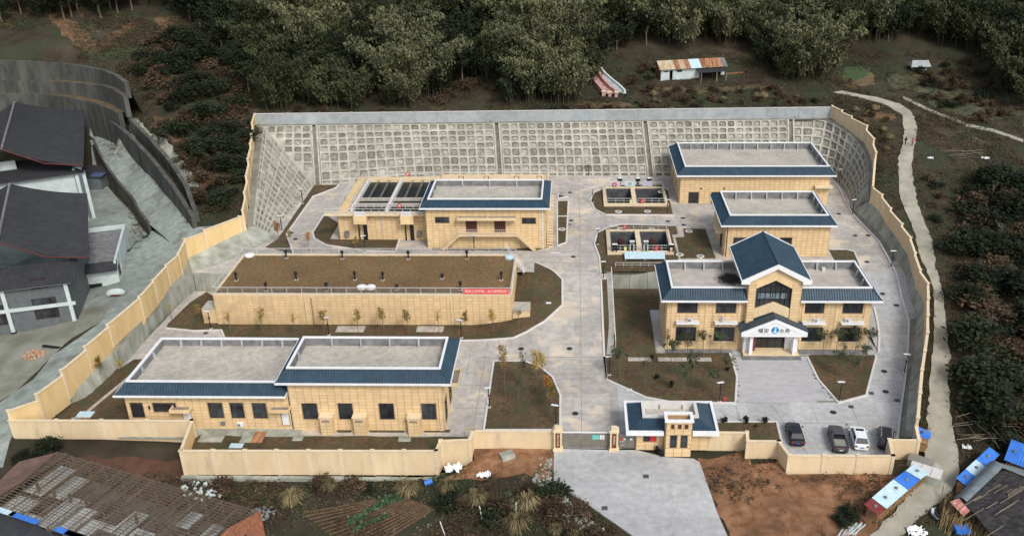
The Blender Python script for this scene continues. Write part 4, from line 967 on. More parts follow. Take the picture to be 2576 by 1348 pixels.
fc.face((x0, 132.8), (x0, Y0), 0, 8.75, [(7.2, 5.2, 8.2, 7)]); fc.face((x1, Y0), (x1, 132.8), 0, 8.75, [(2, 4.6, 3.5, 6.8)]); fc.face((x1, 132.8), (x0, 132.8), 0, 8.75, tiles=False)
# gabled centre
gx0, gx1, GY = 25.85, 33.75, 121.45; gm = (gx0 + gx1) / 2; zE, zR = 12.15, 15.1
def gtop(xc): return lambda s: zE + .1 + (zR - zE - .65) * (1 - abs(s - (gx1 - gx0) / 2) / ((gx1 - gx0) / 2)) - .0
def ox(u, v): return on_y(u, v, GY)
wA = ox(1902, 726); wB = ox(1952.6, 705.4); wC = ox(1994, 726); wD = ox(1900.5, 777.7); wE = ox(1941, 761); wF = ox(1988, 778)
wx0, wx1 = (wA[0] + .05, wC[0] - .05)
fc.face((gx0, GY), (wx0, GY), 4.5, 12.6, top=lambda s: gtop(0)(s), th=.5)
fc.face((wx1, GY), (gx1, GY), 4.5, 12.6, top=lambda s: gtop(0)(s + wx1 - gx0), th=.5)
fc.face((gx0, 124), (gx0, GY), 4.5, 12.2); fc.face((gx1, GY), (gx1, 124), 4.5, 12.2)
fc.finish()
# gable field with the pointed window: wall sheet with real thickness
wz1, wzt = wA[1], wB[1]
mb = MB()
def slab(mb, poly, y0, y1):
    n = len(poly); vs = [(p[0], y0, p[1]) for p in poly] + [(p[0], y1, p[1]) for p in poly]
    mb.add(vs, [tuple(range(n)), tuple(range(n, 2 * n))[::-1]] + [(i, n + i, n + (i + 1) % n, (i + 1) % n) for i in range(n)])
slab(mb, [(wx0, wz1), (gm, wzt), (gm, zR - .45), (gx0 + .02, zE + .15), (gx0 + .02, 12.0), (wx0, 12.0)] if wz1 < 12.0 else [(wx0, wz1), (gm, wzt), (gm, zR - .45), (wx0, zE + .6)], GY - .012, GY + .3)
slab(mb, [(gm, wzt), (wx1, wz1), (wx1, zE + .6), (gm, zR - .45)], GY - .012, GY + .3) if wz1 >= 12.0 else slab(mb, [(gm, wzt), (wx1, wz1), (wx1, 12.0), (gx1 - .02, 12.0), (gx1 - .02, zE + .15), (gm, zR - .45)], GY - .012, GY + .3)
mb.build('gable_wall', M['tile'], t)
cz0, cz1 = wD[1], wE[1]
mb = MB(); slab(mb, [(wx0, cz0 - 1.6), (gm, cz1 - 1.6), (gm, cz1), (wx0, cz0)], GY + .1, GY + .4); slab(mb, [(gm, cz1 - 1.6), (wx1, cz0 - 1.6), (wx1, cz0), (gm, cz1)], GY + .1, GY + .4)
mb.build('chevron_band', M['pale'], t)
mb = MB()
for k in range(8):
    x = wx0 + (wx1 - wx0) * k / 7; f = 1 - abs(x - gm) / (gm - wx0); mb.box(x - .035, GY + .34, cz0 + (cz1 - cz0) * f, x + .035, GY + .42, wz1 + (wzt - wz1) * f)
for z in (cz1 + .35, cz1 + 1.5, cz1 + 2.5): mb.box(wx0, GY + .335, z, wx1, GY + .415, z + .06)
wf = mb.build('pointed_window', M['frame'], t)
mb = MB(); slab(mb, [(wx0, cz0), (gm, cz1), (wx1, cz0), (wx1, wz1), (gm, wzt), (wx0, wz1)], GY + .46, GY + .48); mb.build('pane', M['glass'], wf)
for k in range(4):
    x = wx0 + .5 + k * (wx1 - wx0 - 1) / 4; MB().box(x, GY + .425, cz1 + .45, x + (wx1 - wx0 - 1) / 4 - .12, GY + .45, cz1 + 1.35).build('window_blind', mat('inner_blind', (.12, .17, .19), (.2, .26, .28), 2, .5), wf)  # row of plain blue grey blinds in front of the pane
# gable roof: two slopes, ridge, white barge fascia
ry0, ry1, rx0, rx1 = 120.85, 133.3, 24.75, 34.85
ROy = [(rx0, 12.5), (gm + .0, 15.1), (rx1, 12.5)]
for a, b in ((0, 1), (1, 2)):
    (xa, za), (xb, zb) = ROy[a], ROy[b]
    sl_ = MB().add([(xa, ry0 + .2, za), (xb, ry0 + .2, zb), (xb, ry1, zb), (xa, ry1, za), (xa, ry0 + .2, za - .14), (xb, ry0 + .2, zb - .14), (xb, ry1, zb - .14), (xa, ry1, za - .14)], [(0, 1, 2, 3), (4, 7, 6, 5), (0, 4, 5, 1), (1, 5, 6, 2), (2, 6, 7, 3), (3, 7, 4, 0)]).build('gable_roof_slope', M['blue'], t)
    rb = MB(); U = Vector((xb - xa, 0, zb - za)); nn = Vector((-(zb - za), 0, xb - xa)).normalized()
    for y in np.arange(ry0 + .4, ry1 - .1, .36):
        p0, p1 = Vector((xa, y, za)), Vector((xb, y, zb)); rb.add([p0 - Vector((0, .07, 0)), p0 + Vector((0, .07, 0)), p1 + Vector((0, .07, 0)), p1 - Vector((0, .07, 0)), p0 + nn * .05, p1 + nn * .05], [(0, 4, 5, 3), (1, 2, 5, 4), (0, 1, 4)])
    rb.build('tile_roll', M['blue'], sl_, kind='stuff')
MB().tube([(gm, ry0 + .2, 15.14), (gm, ry1, 15.14)], .12, 6).build('ridge_cap', M['blue'], t)
mb = MB()
for s in (-1, 1):
    e = rx0 if s < 0 else rx1; i_ = gx0 + .1 if s < 0 else gx1 - .1
    poly = [(gm, 15.16), (e + s * .12, 12.52), (e + s * .12, 11.95), (i_, 11.95), (i_, 12.35), (gm, 14.45)]
    slab(mb, poly if s > 0 else poly[::-1], ry0, ry0 + .198)
mb.build('barge_fascia', M['white'], t)
mb = MB()
for s in (-1, 1): mb.box((rx0 - .12) if s < 0 else rx1, ry0 + .2, 12.25, rx0 if s < 0 else (rx1 + .12), ry1, 12.6)
mb.add([(rx0, ry1, 12.3), (gm, ry1, 14.9), (rx1, ry1, 12.3), (rx0, ry1, 12.62), (gm, ry1, 15.22), (rx1, ry1, 12.62), (rx0, ry1 + .15, 12.3), (gm, ry1 + .15, 14.9), (rx1, ry1 + .15, 12.3), (rx0, ry1 + .15, 12.62), (gm, ry1 + .15, 15.22), (rx1, ry1 + .15, 12.62)],
       [(0, 3, 4, 1), (1, 4, 5, 2), (6, 7, 10, 9), (7, 8, 11, 10), (3, 9, 10, 4), (4, 10, 11, 5)])
mb.build('eave_board', M['white'], t)
MB().box(gx0 + .02, 123.8, 8.5, gx1 - .02, 132.9, 12.3).build('gable_block', M['tile'], t)
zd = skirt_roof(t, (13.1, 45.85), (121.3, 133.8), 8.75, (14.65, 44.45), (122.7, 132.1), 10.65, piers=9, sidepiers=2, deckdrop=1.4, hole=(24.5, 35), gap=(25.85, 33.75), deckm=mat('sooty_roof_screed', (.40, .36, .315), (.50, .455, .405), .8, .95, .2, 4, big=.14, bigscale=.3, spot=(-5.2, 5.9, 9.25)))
MB().box(39.2, 130.9, zd, 39.7, 131.4, zd + .6).build('roof_vent', M['kerb'], t)
# windows, balconies
for q in WU: window(t, (x0, Y0), (1, 0), *q, cols=4, rows=2)
for q in WLo: window(t, (x0, Y0), (1, 0), *q, cols=4, rows=2, sill=True)
for k, q in enumerate(WU):
    a, b = x0 + q[0] - .15, x0 + q[2] + .3; z = 4.87
    bo = MB().box(a, Y0 - .95, z, b, Y0 - .04, z + .22).build('balcony', M['white'], t)
    mb = MB(); mb.tube([(a + .05, Y0 - .05, z + 1.1), (a + .05, Y0 - .9, z + 1.1), (b - .05, Y0 - .9, z + 1.1), (b - .05, Y0 - .05, z + 1.1)], .035, 5)
    for i in range(15): x = a + .05 + (b - a - .1) * i / 14; mb.box(x - .02, Y0 - .92, z + .22, x + .02, Y0 - .88, z + 1.1)
    mb.build('balustrade', M['steel'], bo)
    if k != 1: ac_unit(t, a + (1.7 if k != 3 else .6), Y0 - .3, z + .225)
    else: MB().lathe((a + 1.2, Y0 - .5, z + .223), [(.25, 0), (.3, .3), (.12, .7), (.18, 1.0)], 8).build('potted_plant', M['kerb'], t)
for x in (x0 + .9, 20.0, 25.0, 34.6, 39.6, x1 - .8): MB().box(x - .16, Y0 - .12, 0, x + .16, Y0 - .034, 8.7).build('pilaster', M['tile'], t)
# portico
py0, py1, px0, px1 = 119.3, 123.2, 25.0, 34.8; pm_ = (px0 + px1) / 2; pz0, pz1, pzr = 4.0, 4.75, 6.85
mb = MB(); slab(mb, [(px0, pz0), (px1, pz0), (px1, pz1 - .1), (pm_, pzr + .02), (px0, pz1 - .1)], py0, py0 + .25); ped = mb.build('pediment', M['white'], t)
mb = MB(); 
for s in (-1, 1):
    e = px0 + .9 if s < 0 else px1 - .9
    mb.tube([(pm_, py0 - .01, pzr - .5), (e, py0 - .01, pz0 + .42), (pm_, py0 - .01, pz0 + .42)], .035, 4)
mb.build('moulding', M['greywall'], ped)
for a, b in (((px0 - .2, pz1 - .18), (pm_, pzr)), ((pm_, pzr), (px1 + .2, pz1 - .18))):
    MB().add([(a[0], py0 + .26, a[1]), (b[0], py0 + .26, b[1]), (b[0], py1, b[1]), (a[0], py1, a[1]), (a[0], py0 + .26, a[1] + .12), (b[0], py0 + .26, b[1] + .12), (b[0], py1, b[1] + .12), (a[0], py1, a[1] + .12)], [(0, 3, 2, 1), (4, 5, 6, 7), (0, 1, 5, 4), (1, 2, 6, 5), (2, 3, 7, 6), (3, 0, 4, 7)]).build('portico_roof', M['blue'], t)
mb = MB(); mb.box(px0, py0 + .252, pz0, px0 + .25, 122.3, pz1 - .25); mb.box(px1 - .25, py0 + .252, pz0, px1, 122.3, pz1 - .25); mb.box(px0 + .26, py0 + .26, pz0 + .02, px1 - .26, 122.3, pz0 + .12); mb.build('portico_beam', M['white'], t)
MB().box(25.7, 119.9, 0, 34.1, 122.35, .5).build('porch_floor', M['pale'], t)
for k in range(3): MB().box(25.5 - .0, 119.9 - .36 * (k + 1), 0, 34.3, 119.9 - .36 * k - .002, .5 - .165 * (k + .0) - .14).build('step', M['parapet'], t)
for x, w3 in ((26.5, .5), (33.0, .5)):
    MB().box(x, 120.0, .5, x + w3, 120.5, 4.0).build('column', M['white'], t)
MB().box(25.75, 120.9, .5, 26.6, 122.3, 3.98).build('porch_pier', M['white'], t); MB().box(32.2, 121.6, .5, 34.0, 122.3, 3.98).build('porch_pier', M['white'], t); MB().box(33.0, 121.0, .5, 33.99, 121.59, 2.2).build('porch_pier', M['white'], t)
MB().box(27.0, 119.93, 1.2, 27.35, 119.99, 3.7).build('hanging_board', M['redtin'], t)
mb = MB(); mb.box(27.0, 119.9, .5, 27.4, 120.0, 1.3); 
window(t, (27.4, 122.25), (1, 0), 0, .5, 4.6, 3.7, cols=4, rows=2, name='entrance_door', depth=-.05)
# lettering and emblem on the pediment
rotf = (R(90), 0, 0)
for ch, u in (('福', 1913.5), ('安', 1928), ('水', 1967), ('务', 1981)):
    x, z = on_y(u, 832, py0); text_mesh(ch, .82, M['black'], 'letter', ped, (x, py0 - .02, 5.0), rotf, .02)
ex_, ez_ = on_y(1950, 829, py0)
em_ = MB().tube([(ex_, py0 - .0, 5.15), (ex_, py0 - .04, 5.15)], .56, 20).build('emblem', mat('emblem_blue', (.03, .20, .45), rough=.5), ped)
mb = MB()
pts = [(ex_ - .05, 5.62), (ex_ + .22, 5.5), (ex_ + .1, 5.2), (ex_ + .3, 4.85), (ex_ + .05, 4.68), (ex_ - .3, 4.8), (ex_ - .12, 5.1)]
slab(mb, pts, py0 - .05, py0 - .042); mb.build('emblem_wave', mat('emblem_pale', (.45, .72, .85), rough=.5), em_)

# ------------------------------------------------------------ filter hall with open basins
t = thing('filter_hall', (-16.2, 153.3, UP), 'navy roofed filter hall with double stair, two dark red doors and rear deck', 'building')
fc = Facade(t); x0, x1, Y0 = -27.1, -5.5, 153.3
def prf(a, b, c, d): return pxrect((1400 + a / 3.965) / 1.3175, (520 + b / 3.965) / 1.3175, (1400 + c / 3.965) / 1.3175, (520 + d / 3.965) / 1.3175, Y0, x0)
W_ = [prf(168, 792, 350, 870), prf(1308, 802, 1488, 880)]; D_ = [prf(572, 810, 718, 984), prf(946, 812, 1092, 988)]
fc.face((x0, Y0), (x1, Y0), UP, 11.2, W_ + D_, tw=1.1); fc.face((x1, Y0), (x1, 166), UP, 11.2, tw=1.1); fc.face((x0, 166), (x0, Y0), UP, 11.2, tiles=True, tw=1.2); fc.face((x1, 166), (x0, 166), UP, 11.2, tiles=False); fc.finish()
for q in W_: window(t, (x0, Y0), (1, 0), *q, cols=3, rows=1)
for q in D_: window(t, (x0, Y0), (1, 0), *q, cols=2, rows=1, frame=M['brownmetal'], glass=M['brownmetal'], name='door')
zb = D_[0][1] - .05; lx0, lx1 = x0 + prf(430, 0, 430, 0)[0], x0 + prf(1225, 0, 1225, 0)[0]
ld = MB().box(lx0, Y0 - 1.5, zb - .28, lx1, Y0 - .04, zb).build('landing', M['pale'], t)
mb = MB(); mb.tube([(lx0, Y0 - 1.45, zb + 1.05), (lx1, Y0 - 1.45, zb + 1.05)], .035, 5)
for i in range(31): x = lx0 + (lx1 - lx0) * i / 30; mb.box(x - .02, Y0 - 1.47, zb, x + .02, Y0 - 1.43, zb + 1.05)
mb.build('balustrade', M['brownmetal'] if False else M['steel'], ld)
for s, xe in ((-1, x0 + 2.6), (1, x1 - 1.6)):
    xs = lx0 if s < 0 else lx1; n = 14
    stp = MB()
    for k in range(n):
        xa = xs + (xe - xs) * k / n; xb = xs + (xe - xs) * (k + 1) / n; z = zb - (zb - UP) * (k + 1) / n
        stp.box(min(xa, xb), Y0 - 1.5, z - .25, max(xa, xb), Y0 - .1, z)
    st = stp.build('stair_flight', M['pale'], t)
    mb = MB(); mb.tube([(xs, Y0 - 1.47, zb + 1.05), (xe, Y0 - 1.47, UP + 1.05), (xe, Y0 - 1.47, UP)], .045, 5); mb.tube([(xs, Y0 - 1.47, zb + .15), (xe, Y0 - 1.47, UP + .15)], .07, 4)
    for i in range(18): x = xs + (xe - xs) * i / 17; z = zb + (UP - zb) * i / 17; mb.box(x - .02, Y0 - 1.49, z, x + .02, Y0 - 1.45, z + 1.05)
    mb.build('stair_rail', M['pale'], st)
cz = D_[0][3] + .25; ca, cb = x0 + prf(420, 0, 420, 0)[0], x0 + prf(1215, 0, 1215, 0)[0]
cn = MB().box(ca, Y0 - 1.5, cz, cb, Y0 - .04, cz + .12).build('canopy', M['parapet'], t)
MB().box(ca, Y0 - 1.62, cz - .05, cb, Y0 - 1.502, cz + .5).build('canopy_rim', M['pale'], cn)
for x in (ca, (ca + cb) / 2, cb - .15): MB().box(x, Y0 - 1.5, cz + .122, x + .15, Y0 - .05, cz + .45).build('canopy_rim', M['pale'], cn)
downpipe(t, x1 - .3, Y0 - .12, UP, 11.1, M['white']); downpipe(t, x1 + .15, Y0 + .3, UP, 11.1, M['trim'])
skirt_roof(t, (-28.0, -4.5), (152.5, 166.6), 11.2, (-26.6, -5.9), (153.95, 164.1), 12.8, piers=3, sidepiers=1, deckdrop=1.3)
# rear deck with guard rail and small sluice frames behind the hall
zdk = 9.6
dk = MB().box(-27.0, 166.7, UP, -5.2, 176.0, zdk).build('rear_deck', M['pale'], t)
mb = MB()
def rail(mb, pts, h=1.05, r=.055, n=3, gap=1.5, rp=.045, mids=(.5,)):
    for a, b in zip(pts, pts[1:]):
        a, b = Vector(a), Vector(b); L = (b - a).length; k = max(1, round(L / gap))
        mb.tube([a + Vector((0, 0, h)), b + Vector((0, 0, h))], r, 5)
        for m_ in mids: mb.tube([a + Vector((0, 0, h * m_)), b + Vector((0, 0, h * m_))], r * .7, 4)
        for i in range(k + 1): p = a + (b - a) * i / k; mb.tube([p, p + Vector((0, 0, h))], rp, 4)
    return mb
rail(mb, [(-27, 175.9, zdk), (-5.3, 175.9, zdk), (-5.3, 167, zdk)]); mb.build('guard_rail', M['steel'], dk)
for x in (-22.5, -17.5, -11.5, -7.0):
    mb = MB(); mb.tube([(x - .45, 170.5, zdk), (x - .45, 170.5, zdk + 1.5), (x + .45, 170.5, zdk + 1.5), (x + .45, 170.5, zdk)], .08, 5); mb.build('sluice_frame', M['brownmetal'], t)
    MB().box(x - 2.0, 168.3, zdk + .003, x + 2.0, 169.8, zdk + .12).build('basin_cover', M['blue'], t)
for k, z in enumerate(np.arange(UP, zdk, .32)):       # side stair
    MB().box(-5.15, 153.8 + k * .55, z, -4.0, 153.8 + (k + 1.1) * .55, z + .12).build('side_step', M['tile'], t)

t = thing('filter_basin', (-35, 157, UP), 'open concrete filter basins with dark water, walkways, railings and red life rings', 'water tank')
bx0, bx1, by0, by1, bz = -44.4, -27.3, 157.2, 176.2, 9.0
fc = Facade(t); fc.face((bx0, by0), (bx1, by0), UP, bz - .4); fc.face((bx0, by1), (bx0, by0), UP, bz - .4, tiles=True); fc.finish()
MB().box(bx0 + .25, by0 + .25, UP, bx1, by1, 6.6).build('basin_floor', M['tankwall'], t)
MB().box(-42.4, 158.3, 6.602, bx1, 174.99, 8.25).build('water_surface', M['water'], t)
for nm, (a, b, c, d, z0_, z1_), m_ in (('basin_wall', (bx0 + .21, by0 + .22, -42.4, by1, 6.6, bz), 'yellow'), ('basin_wall', (-42.4, 175.0, bx1, by1, 6.6, bz), 'pale'), ('basin_wall', (-42.39, by0 + .22, bx1, 158.2, 6.6, bz - .5), 'kerb'),
                                 ('basin_wall', (-42.38, 161.6, bx1, 162.0, 6.6, bz - .25), 'deck'), ('divider', (-42.38, 164.4, bx1, 164.75, 6.6, bz - .15), 'deck'), ('divider', (-35.6, 158.3, -35.0, 174.98, 6.6, bz), 'kerb'), ('basin_wall', (-42.2, 158.3, -41.7, 174.98, 6.6, bz + .05), 'kerb')):
    MB().box(a, b, z0_, c, d, z1_).build(nm, M[m_], t)
for k in range(3):
    for xb in (-40.0, -33.0):
        x = xb + k * 2.15; mb = MB()
        mb.tube([(x - .14, 164.8, 8.7), (x - .14, 174.9, 8.7)], .05, 4); mb.tube([(x + .14, 164.8, 8.7), (x + .14, 174.9, 8.7)], .05, 4)
        for i in range(26): y = 164.8 + i * .4; mb.tube([(x - .14, y, 8.7), (x + .14, y + .2, 8.7)], .03, 3, False)
        mb.build('launder', M['parapet'], t)
# front gallery
MB().box(bx0 - 2.2, by0 - 1.3, bz - .42, bx1 - .02, by0 + .2, bz - .1).build('gallery_slab', M['trim'], t)
for xa in (-40.9, -32.2):
    b_ = MB().box(xa, by0 - 2.2, bz - 1.75, xa + 2.4, by0 - 1.302, bz - .15).build('gallery_box', M['tile'], t)
    MB().box(xa + .15, by0 - 2.05, bz - .148, xa + 2.25, by0 - 1.3, bz + .5).build('cabinet', M['kerb'], b_)
mb = MB(); rail(mb, [(bx0 - 2.1, by0 - 1.2, bz - .1), (bx1 - .1, by0 - 1.2, bz - .1)]); rail(mb, [(-42.3, 159.0, bz - .3), (bx1 - .1, 159.0, bz - .3)]); rail(mb, [(-42.4, 176.1, bz), (bx1, 176.1, bz)]); rail(mb, [(bx0 - .1, 160, bz), (bx0 - .1, 176.1, bz)]); rail(mb, [(-42.3, 160, bz), (-42.3, 176, bz)])
mb.build('guard_rail', M['steel'], t)
for xa in (-40.4, -31.6): MB().tube([(xa - .1, by0 - .35, UP), (xa - .1, by0 - .35, bz - .45)], .12, 8).build('black_pipe', M['black'], t); MB().box(xa + .7, by0 - .3, UP, xa + 1.4, by0 - .04, bz - 1.8).build('black_duct', M['black'], t)
downpipe(t, -36.0, by0 - .15, UP, bz - .5, M['kerb'])
for xa in (-43.3, -29.6): MB().box(xa, by0 - .5, UP + .8, xa + .8, by0 - .04, UP + 1.9).build('control_box', M['parapet'], t)
def ring_mesh(c, r=.38, m_=None, parent=None, name='life_ring', ax='y'):
    mb = MB(); n = 14; pts = []
    for k in range(n + 1):
        a = 2 * math.pi * k / n; pts.append((c[0] + r * math.cos(a), c[1], c[2] + r * math.sin(a)))
    mb.tube(pts, .11, 6, False)
    if parent is None: return mb.build(name, m_ or M['red'])
    return mb.build(name, m_ or M['red'], parent)
def life_ring(c, label):
    t2 = thing('life_ring', c, label, 'life ring', 'life rings hung on the basin railings'); ring_mesh(c, .38, M['red'], t2, 'ring')
    mb = MB(); mb.tube([(c[0] - .35, c[1] - .02, c[2]), (c[0] + .35, c[1] - .02, c[2])], .03, 4); mb.tube([(c[0], c[1] - .02, c[2] - .35), (c[0], c[1] - .02, c[2] + .35)], .03, 4); mb.build('rope', M['white'], t2); return t2
life_ring((-34.2, 176.0, bz + .65), 'red life ring on the back railing of the open filter basins')
life_ring((-32.9, 158.9, bz + .45), 'red life ring on the front railing of the open filter basins')

# ------------------------------------------------------------ settling basins in the road islands
def basin(label, x0, x1, y0, y1, h, xm, extras):
    t = thing('settling_basin', ((x0 + x1) / 2, y0, UP), label, 'water tank'); z = UP + h
    for a, b, c, d in ((x0, y0, x1, y0 + .8), (x0, y1 - .5, x1, y1), (x0, y0 + .802, x0 + .7, y1 - .502), (x1 - .6, y0 + .802, x1, y1 - .502), (xm - .45, y0 + .802, xm + .45, y1 - .502)):
        MB().box(a, b, UP - 3.0, c, d, z).build('basin_wall', M['trim'], t)
    for a, b in ((x0 + .7, xm - .45), (xm + .45, x1 - .6)):
        MB().box(a, y0 + .8, UP - 3, b, y1 - .5, UP - 2.4).build('water_surface', M['water'], t)
        m3 = MB(); m3.box(a + .002, y1 - .54, UP - 2.4, b - .002, y1 - .502, z - .3); m3.box(a + .002, y0 + .803, UP - 2.4, a + .03, y1 - .55, z - .3); m3.box(b - .03, y0 + .803, UP - 2.4, b - .002, y1 - .55, z - .3); m3.build('lining', M['tankwall'], t)
        ax_ = (a + b) / 2
        if extras: MB().tube([(ax_, y1 - .55, UP - 1.5), (ax_, y1 - 1.1, UP - 1.5)], .55, 12).build('inlet_pipe', M['brownmetal'], t)
    mb = MB(); rail(mb, [(x0 + .8, y0 + .7, z), (x1 - .7, y0 + .7, z), (x1 - .5, y1 - .3, z), (x0 + .6, y1 - .3, z), (x0 + .6, y0 + .8, z)] if extras else [(x0 + .8, y0 + .7, z), (xm - .6, y0 + .7, z)]); 
    if not extras: rail(mb, [(xm + .6, y0 + .7, z), (x1 - .5, y0 + .7, z), (x1 - .4, y1 - .3, z), (x0 + .5, y1 - .3, z), (x0 + .5, y0 + 4, z)])
    mb.build('guard_rail', M['steel'], t)
    return t, z
bs1, z1_ = basin('farther open settling basin in the upper road island with two dark chambers', 6.0, 19.2, 174.0, 184.6, .55, 12.4, False)
bs2, z2_ = basin('nearer open settling basin above the office lawn with two dark chambers', 6.0, 18.0, 150.3, 161.0, .6, 11.9, True)
for q, z, lst in ((bs1, z1_, ((8.6, 184.2, 'far left'), (13.9, 174.6, 'front'))), (bs2, z2_, ((9.6, 160.6, 'back'), (14.9, 150.9, 'front')))):
    for x, y, w_ in lst: life_ring((x, y - .1, z + .6), 'red life ring on the %s railing of the %s settling basin' % (w_, 'farther' if q is bs1 else 'nearer'))
for q, x, y, z in ((bs1, 11.3, 174.5, z1_), (bs2, 9.0, 150.8, z2_)): MB().box(x, y - .03, z + .1, x + .45, y, z + .85).build('warning_sign', mat('sign_yellow_green', (.62, .68, .25), (.7, .72, .4), 6, .6), q)
for x in (7.3, 10.4, 12.9, 17.5):                        # motorised gates of the nearer basin
    g = thing('sluice_gate', (x, 150.6, z2_), {7.3: 'black sluice gate at the left corner of the nearer basin', 10.4: 'grey sluice gate left of the centre wall of the nearer basin', 12.9: 'grey sluice gate right of the centre wall of the nearer basin', 17.5: 'black sluice gate at the right corner of the nearer basin'}[x], 'sluice gate')
    hh = 1.5 if x in (10.4, 12.9) else .9
    mb = MB(); mb.box(x - .42, 150.4, z2_, x - .24, 150.7, z2_ + hh); mb.box(x + .24, 150.4, z2_, x + .42, 150.7, z2_ + hh); mb.build('frame', M['black'] if hh < 1 else M['steel'], g)
    MB().box(x - .4, 150.35, z2_ + hh, x + .4, 150.75, z2_ + hh + .55).build('motor_housing', M['parapet'] if hh > 1 else M['black'], g); MB().box(x - .45, 150.3, z2_ + hh + .552, x + .45, 150.8, z2_ + hh + .62).build('cover', M['white'], g)
for x in (9.7, 13.6, 16.0):
    g = thing('pump_unit', (x, 184.9, UP), 'black lifting pump with white cover, %s of the row behind the farther basin' % {9.7: 'leftmost', 13.6: 'middle', 16.0: 'rightmost'}[x], 'pump')
    MB().box(x - .3, 184.7, UP, x + .3, 185.2, UP + 1.7).build('frame', M['black'], g); MB().box(x - .5, 184.6, UP + 1.702, x + .5, 185.3, UP + 2.3).build('motor_housing', M['black'], g); MB().box(x - .42, 184.65, UP + 2.302, x + .42, 185.25, UP + 2.42).build('cover', M['white'], g)
for k, (x, lab) in enumerate(((8.7, 'pale information board with life ring behind the farther basin'), (11.9, 'white and pale blue information board between two pumps'), (15.6, 'lilac information board right of the pumps at the farther basin'))):
    g = thing('notice_board', (x, 184.4, z1_), lab, 'sign'); MB().box(x - 1.1, 184.3, z1_ + .15, x + 1.1, 184.36, z1_ + 1.3).build('panel', [M['pale'] if False else mat('board_pale', (.55, .5, .52), (.65, .62, .66), 3, .6), M['paletin'], mat('board_lilac', (.42, .4, .6), (.6, .6, .7), 3, .6)][k], g)
    if k == 1: MB().box(x - .35, 184.28, z1_ + .35, x + .35, 184.298, z1_ + 1.1).build('printed_panel', M['greywall'], g)
t = thing('basin_canopy', (14, 148.4, UP), 'long pale blue sheet canopy in front of the nearer basin', 'canopy')
MB().add([(9.0, 147.6, 3.75), (16.2, 147.6, 3.75), (16.2, 149.9, 4.1), (9.0, 149.9, 4.1), (9.0, 147.6, 3.69), (16.2, 147.6, 3.69), (16.2, 149.9, 4.04), (9.0, 149.9, 4.04)], [(0, 1, 2, 3), (4, 7, 6, 5), (0, 4, 5, 1), (1, 5, 6, 2), (2, 6, 7, 3), (3, 7, 4, 0)]).build('sheet', M['paletin'], t)
for x in (9.1, 12.6, 16.1): MB().box(x - .04, 147.7, UP, x + .04, 147.78, 3.69).build('post', M['steel'], t)
t = thing('guard_rail', (11, 145.4, UP), 'double pipe rail along the top of the wall above the office lawn', 'railing')
mb = MB(); rail(mb, [(7.2, 145.2, UP), (16, 145.2, UP)], .9, .05); mb.build('rails', M['steel'], t)

# ------------------------------------------------------------ clear water tank with lawn roof
t = thing('clear_water_tank', (-34.3, 129.8, 0), 'long cream tiled water tank with brown lawn roof and thin railing', 'water tank')
tx0, tx1, ty0, ty1, tz = -58.5, -10.1, 129.8, 145.3, 5.55
fc = Facade(t); fc.face((tx0, ty0), (tx1, ty0), 0, tz - .1, tw=1.05); fc.face((tx0, ty1), (tx0, ty0), 0, tz - .1, tiles=False); fc.face((tx1, ty0), (tx1, ty1), 0, tz - .1); fc.finish()
for a, b, c, d in ((tx0 - .08, ty0 - .08, tx1 + .08, ty0 + .35), (tx0 - .08, ty1 - .5, tx1 + .08, ty1 + .08), (tx0 - .08, ty0 + .352, tx0 + .35, ty1 - .502), (tx1 - .35, ty0 + .352, tx1 + .08, ty1 - .502)):
    MB().box(a, b, tz - .1, c, d, tz + .12).build('roof_kerb', M['trim'], t)
rf = drape([(tx0 + .3, ty0 + .3), (tx1 - .3, ty0 + .3), (tx1 - .3, ty1 - .45), (tx0 + .3, ty1 - .45)], lambda x, y: tz + .02 + .05 * mnoise.noise((x * .5, y * .5, 0)), 0, 1.2).build('roof_lawn', M['roofsoil'], t)
mb = MB(); z = tz + .12
rail(mb, [(tx0 + .1, ty0 + .1, z), (tx1 - .1, ty0 + .1, z), (tx1 - .1, ty1 - .1, z), (tx0 + .1, ty1 - .1, z), (tx0 + .1, ty0 + .1, z)], 1.1, .055, gap=2.4, mids=(.1,)); gr_ = mb.build('guard_rail', M['steel'], t)
mb = MB()
for yy in (ty0 + .1, ty1 - .1):
    for i in range(330): x = tx0 + .15 + (tx1 - tx0 - .3) * i / 329; mb.box(x - .016, yy - .012, z + .12, x + .016, yy + .012, z + 1.05)
mb.build('baluster', M['parapet'], gr_, kind='stuff')
for u, h in ((560, 1.0), (1252, 0)): pass
for k, (x0_, w_, m_) in enumerate(((-43.6, .05, 'trim'), (-42.5, .08, 'grout'), (-19.9, .06, 'trim'))):
    MB().tube([(x0_, ty0 - .12, .2), (x0_, ty0 - .12, tz - .5)], w_ + .03, 6).build('downpipe', M[m_], t)
for x0_, x1_, h in ((-60.9, -58.62, 2.6), (-9.98, -7.2, 2.5)):   # valve pits at both ends
    b_ = MB().box(x0_, 130.1, -.2, x1_, 133.0, h).build('valve_chamber', M['tile'], t); MB().box(x0_ - .06, 130.04, h + .002, x1_ + .0, 133.06, h + .14).build('chamber_lid', M['deck'], b_)
vents = [(227, 600), (650, 605), (1147, 607), (1589, 605), (302, 765), (745, 765), (955, 767), (1403, 755), (1848, 767), (75, 848), (530, 848), (1060, 838), (1540, 840), (-150, 770)]
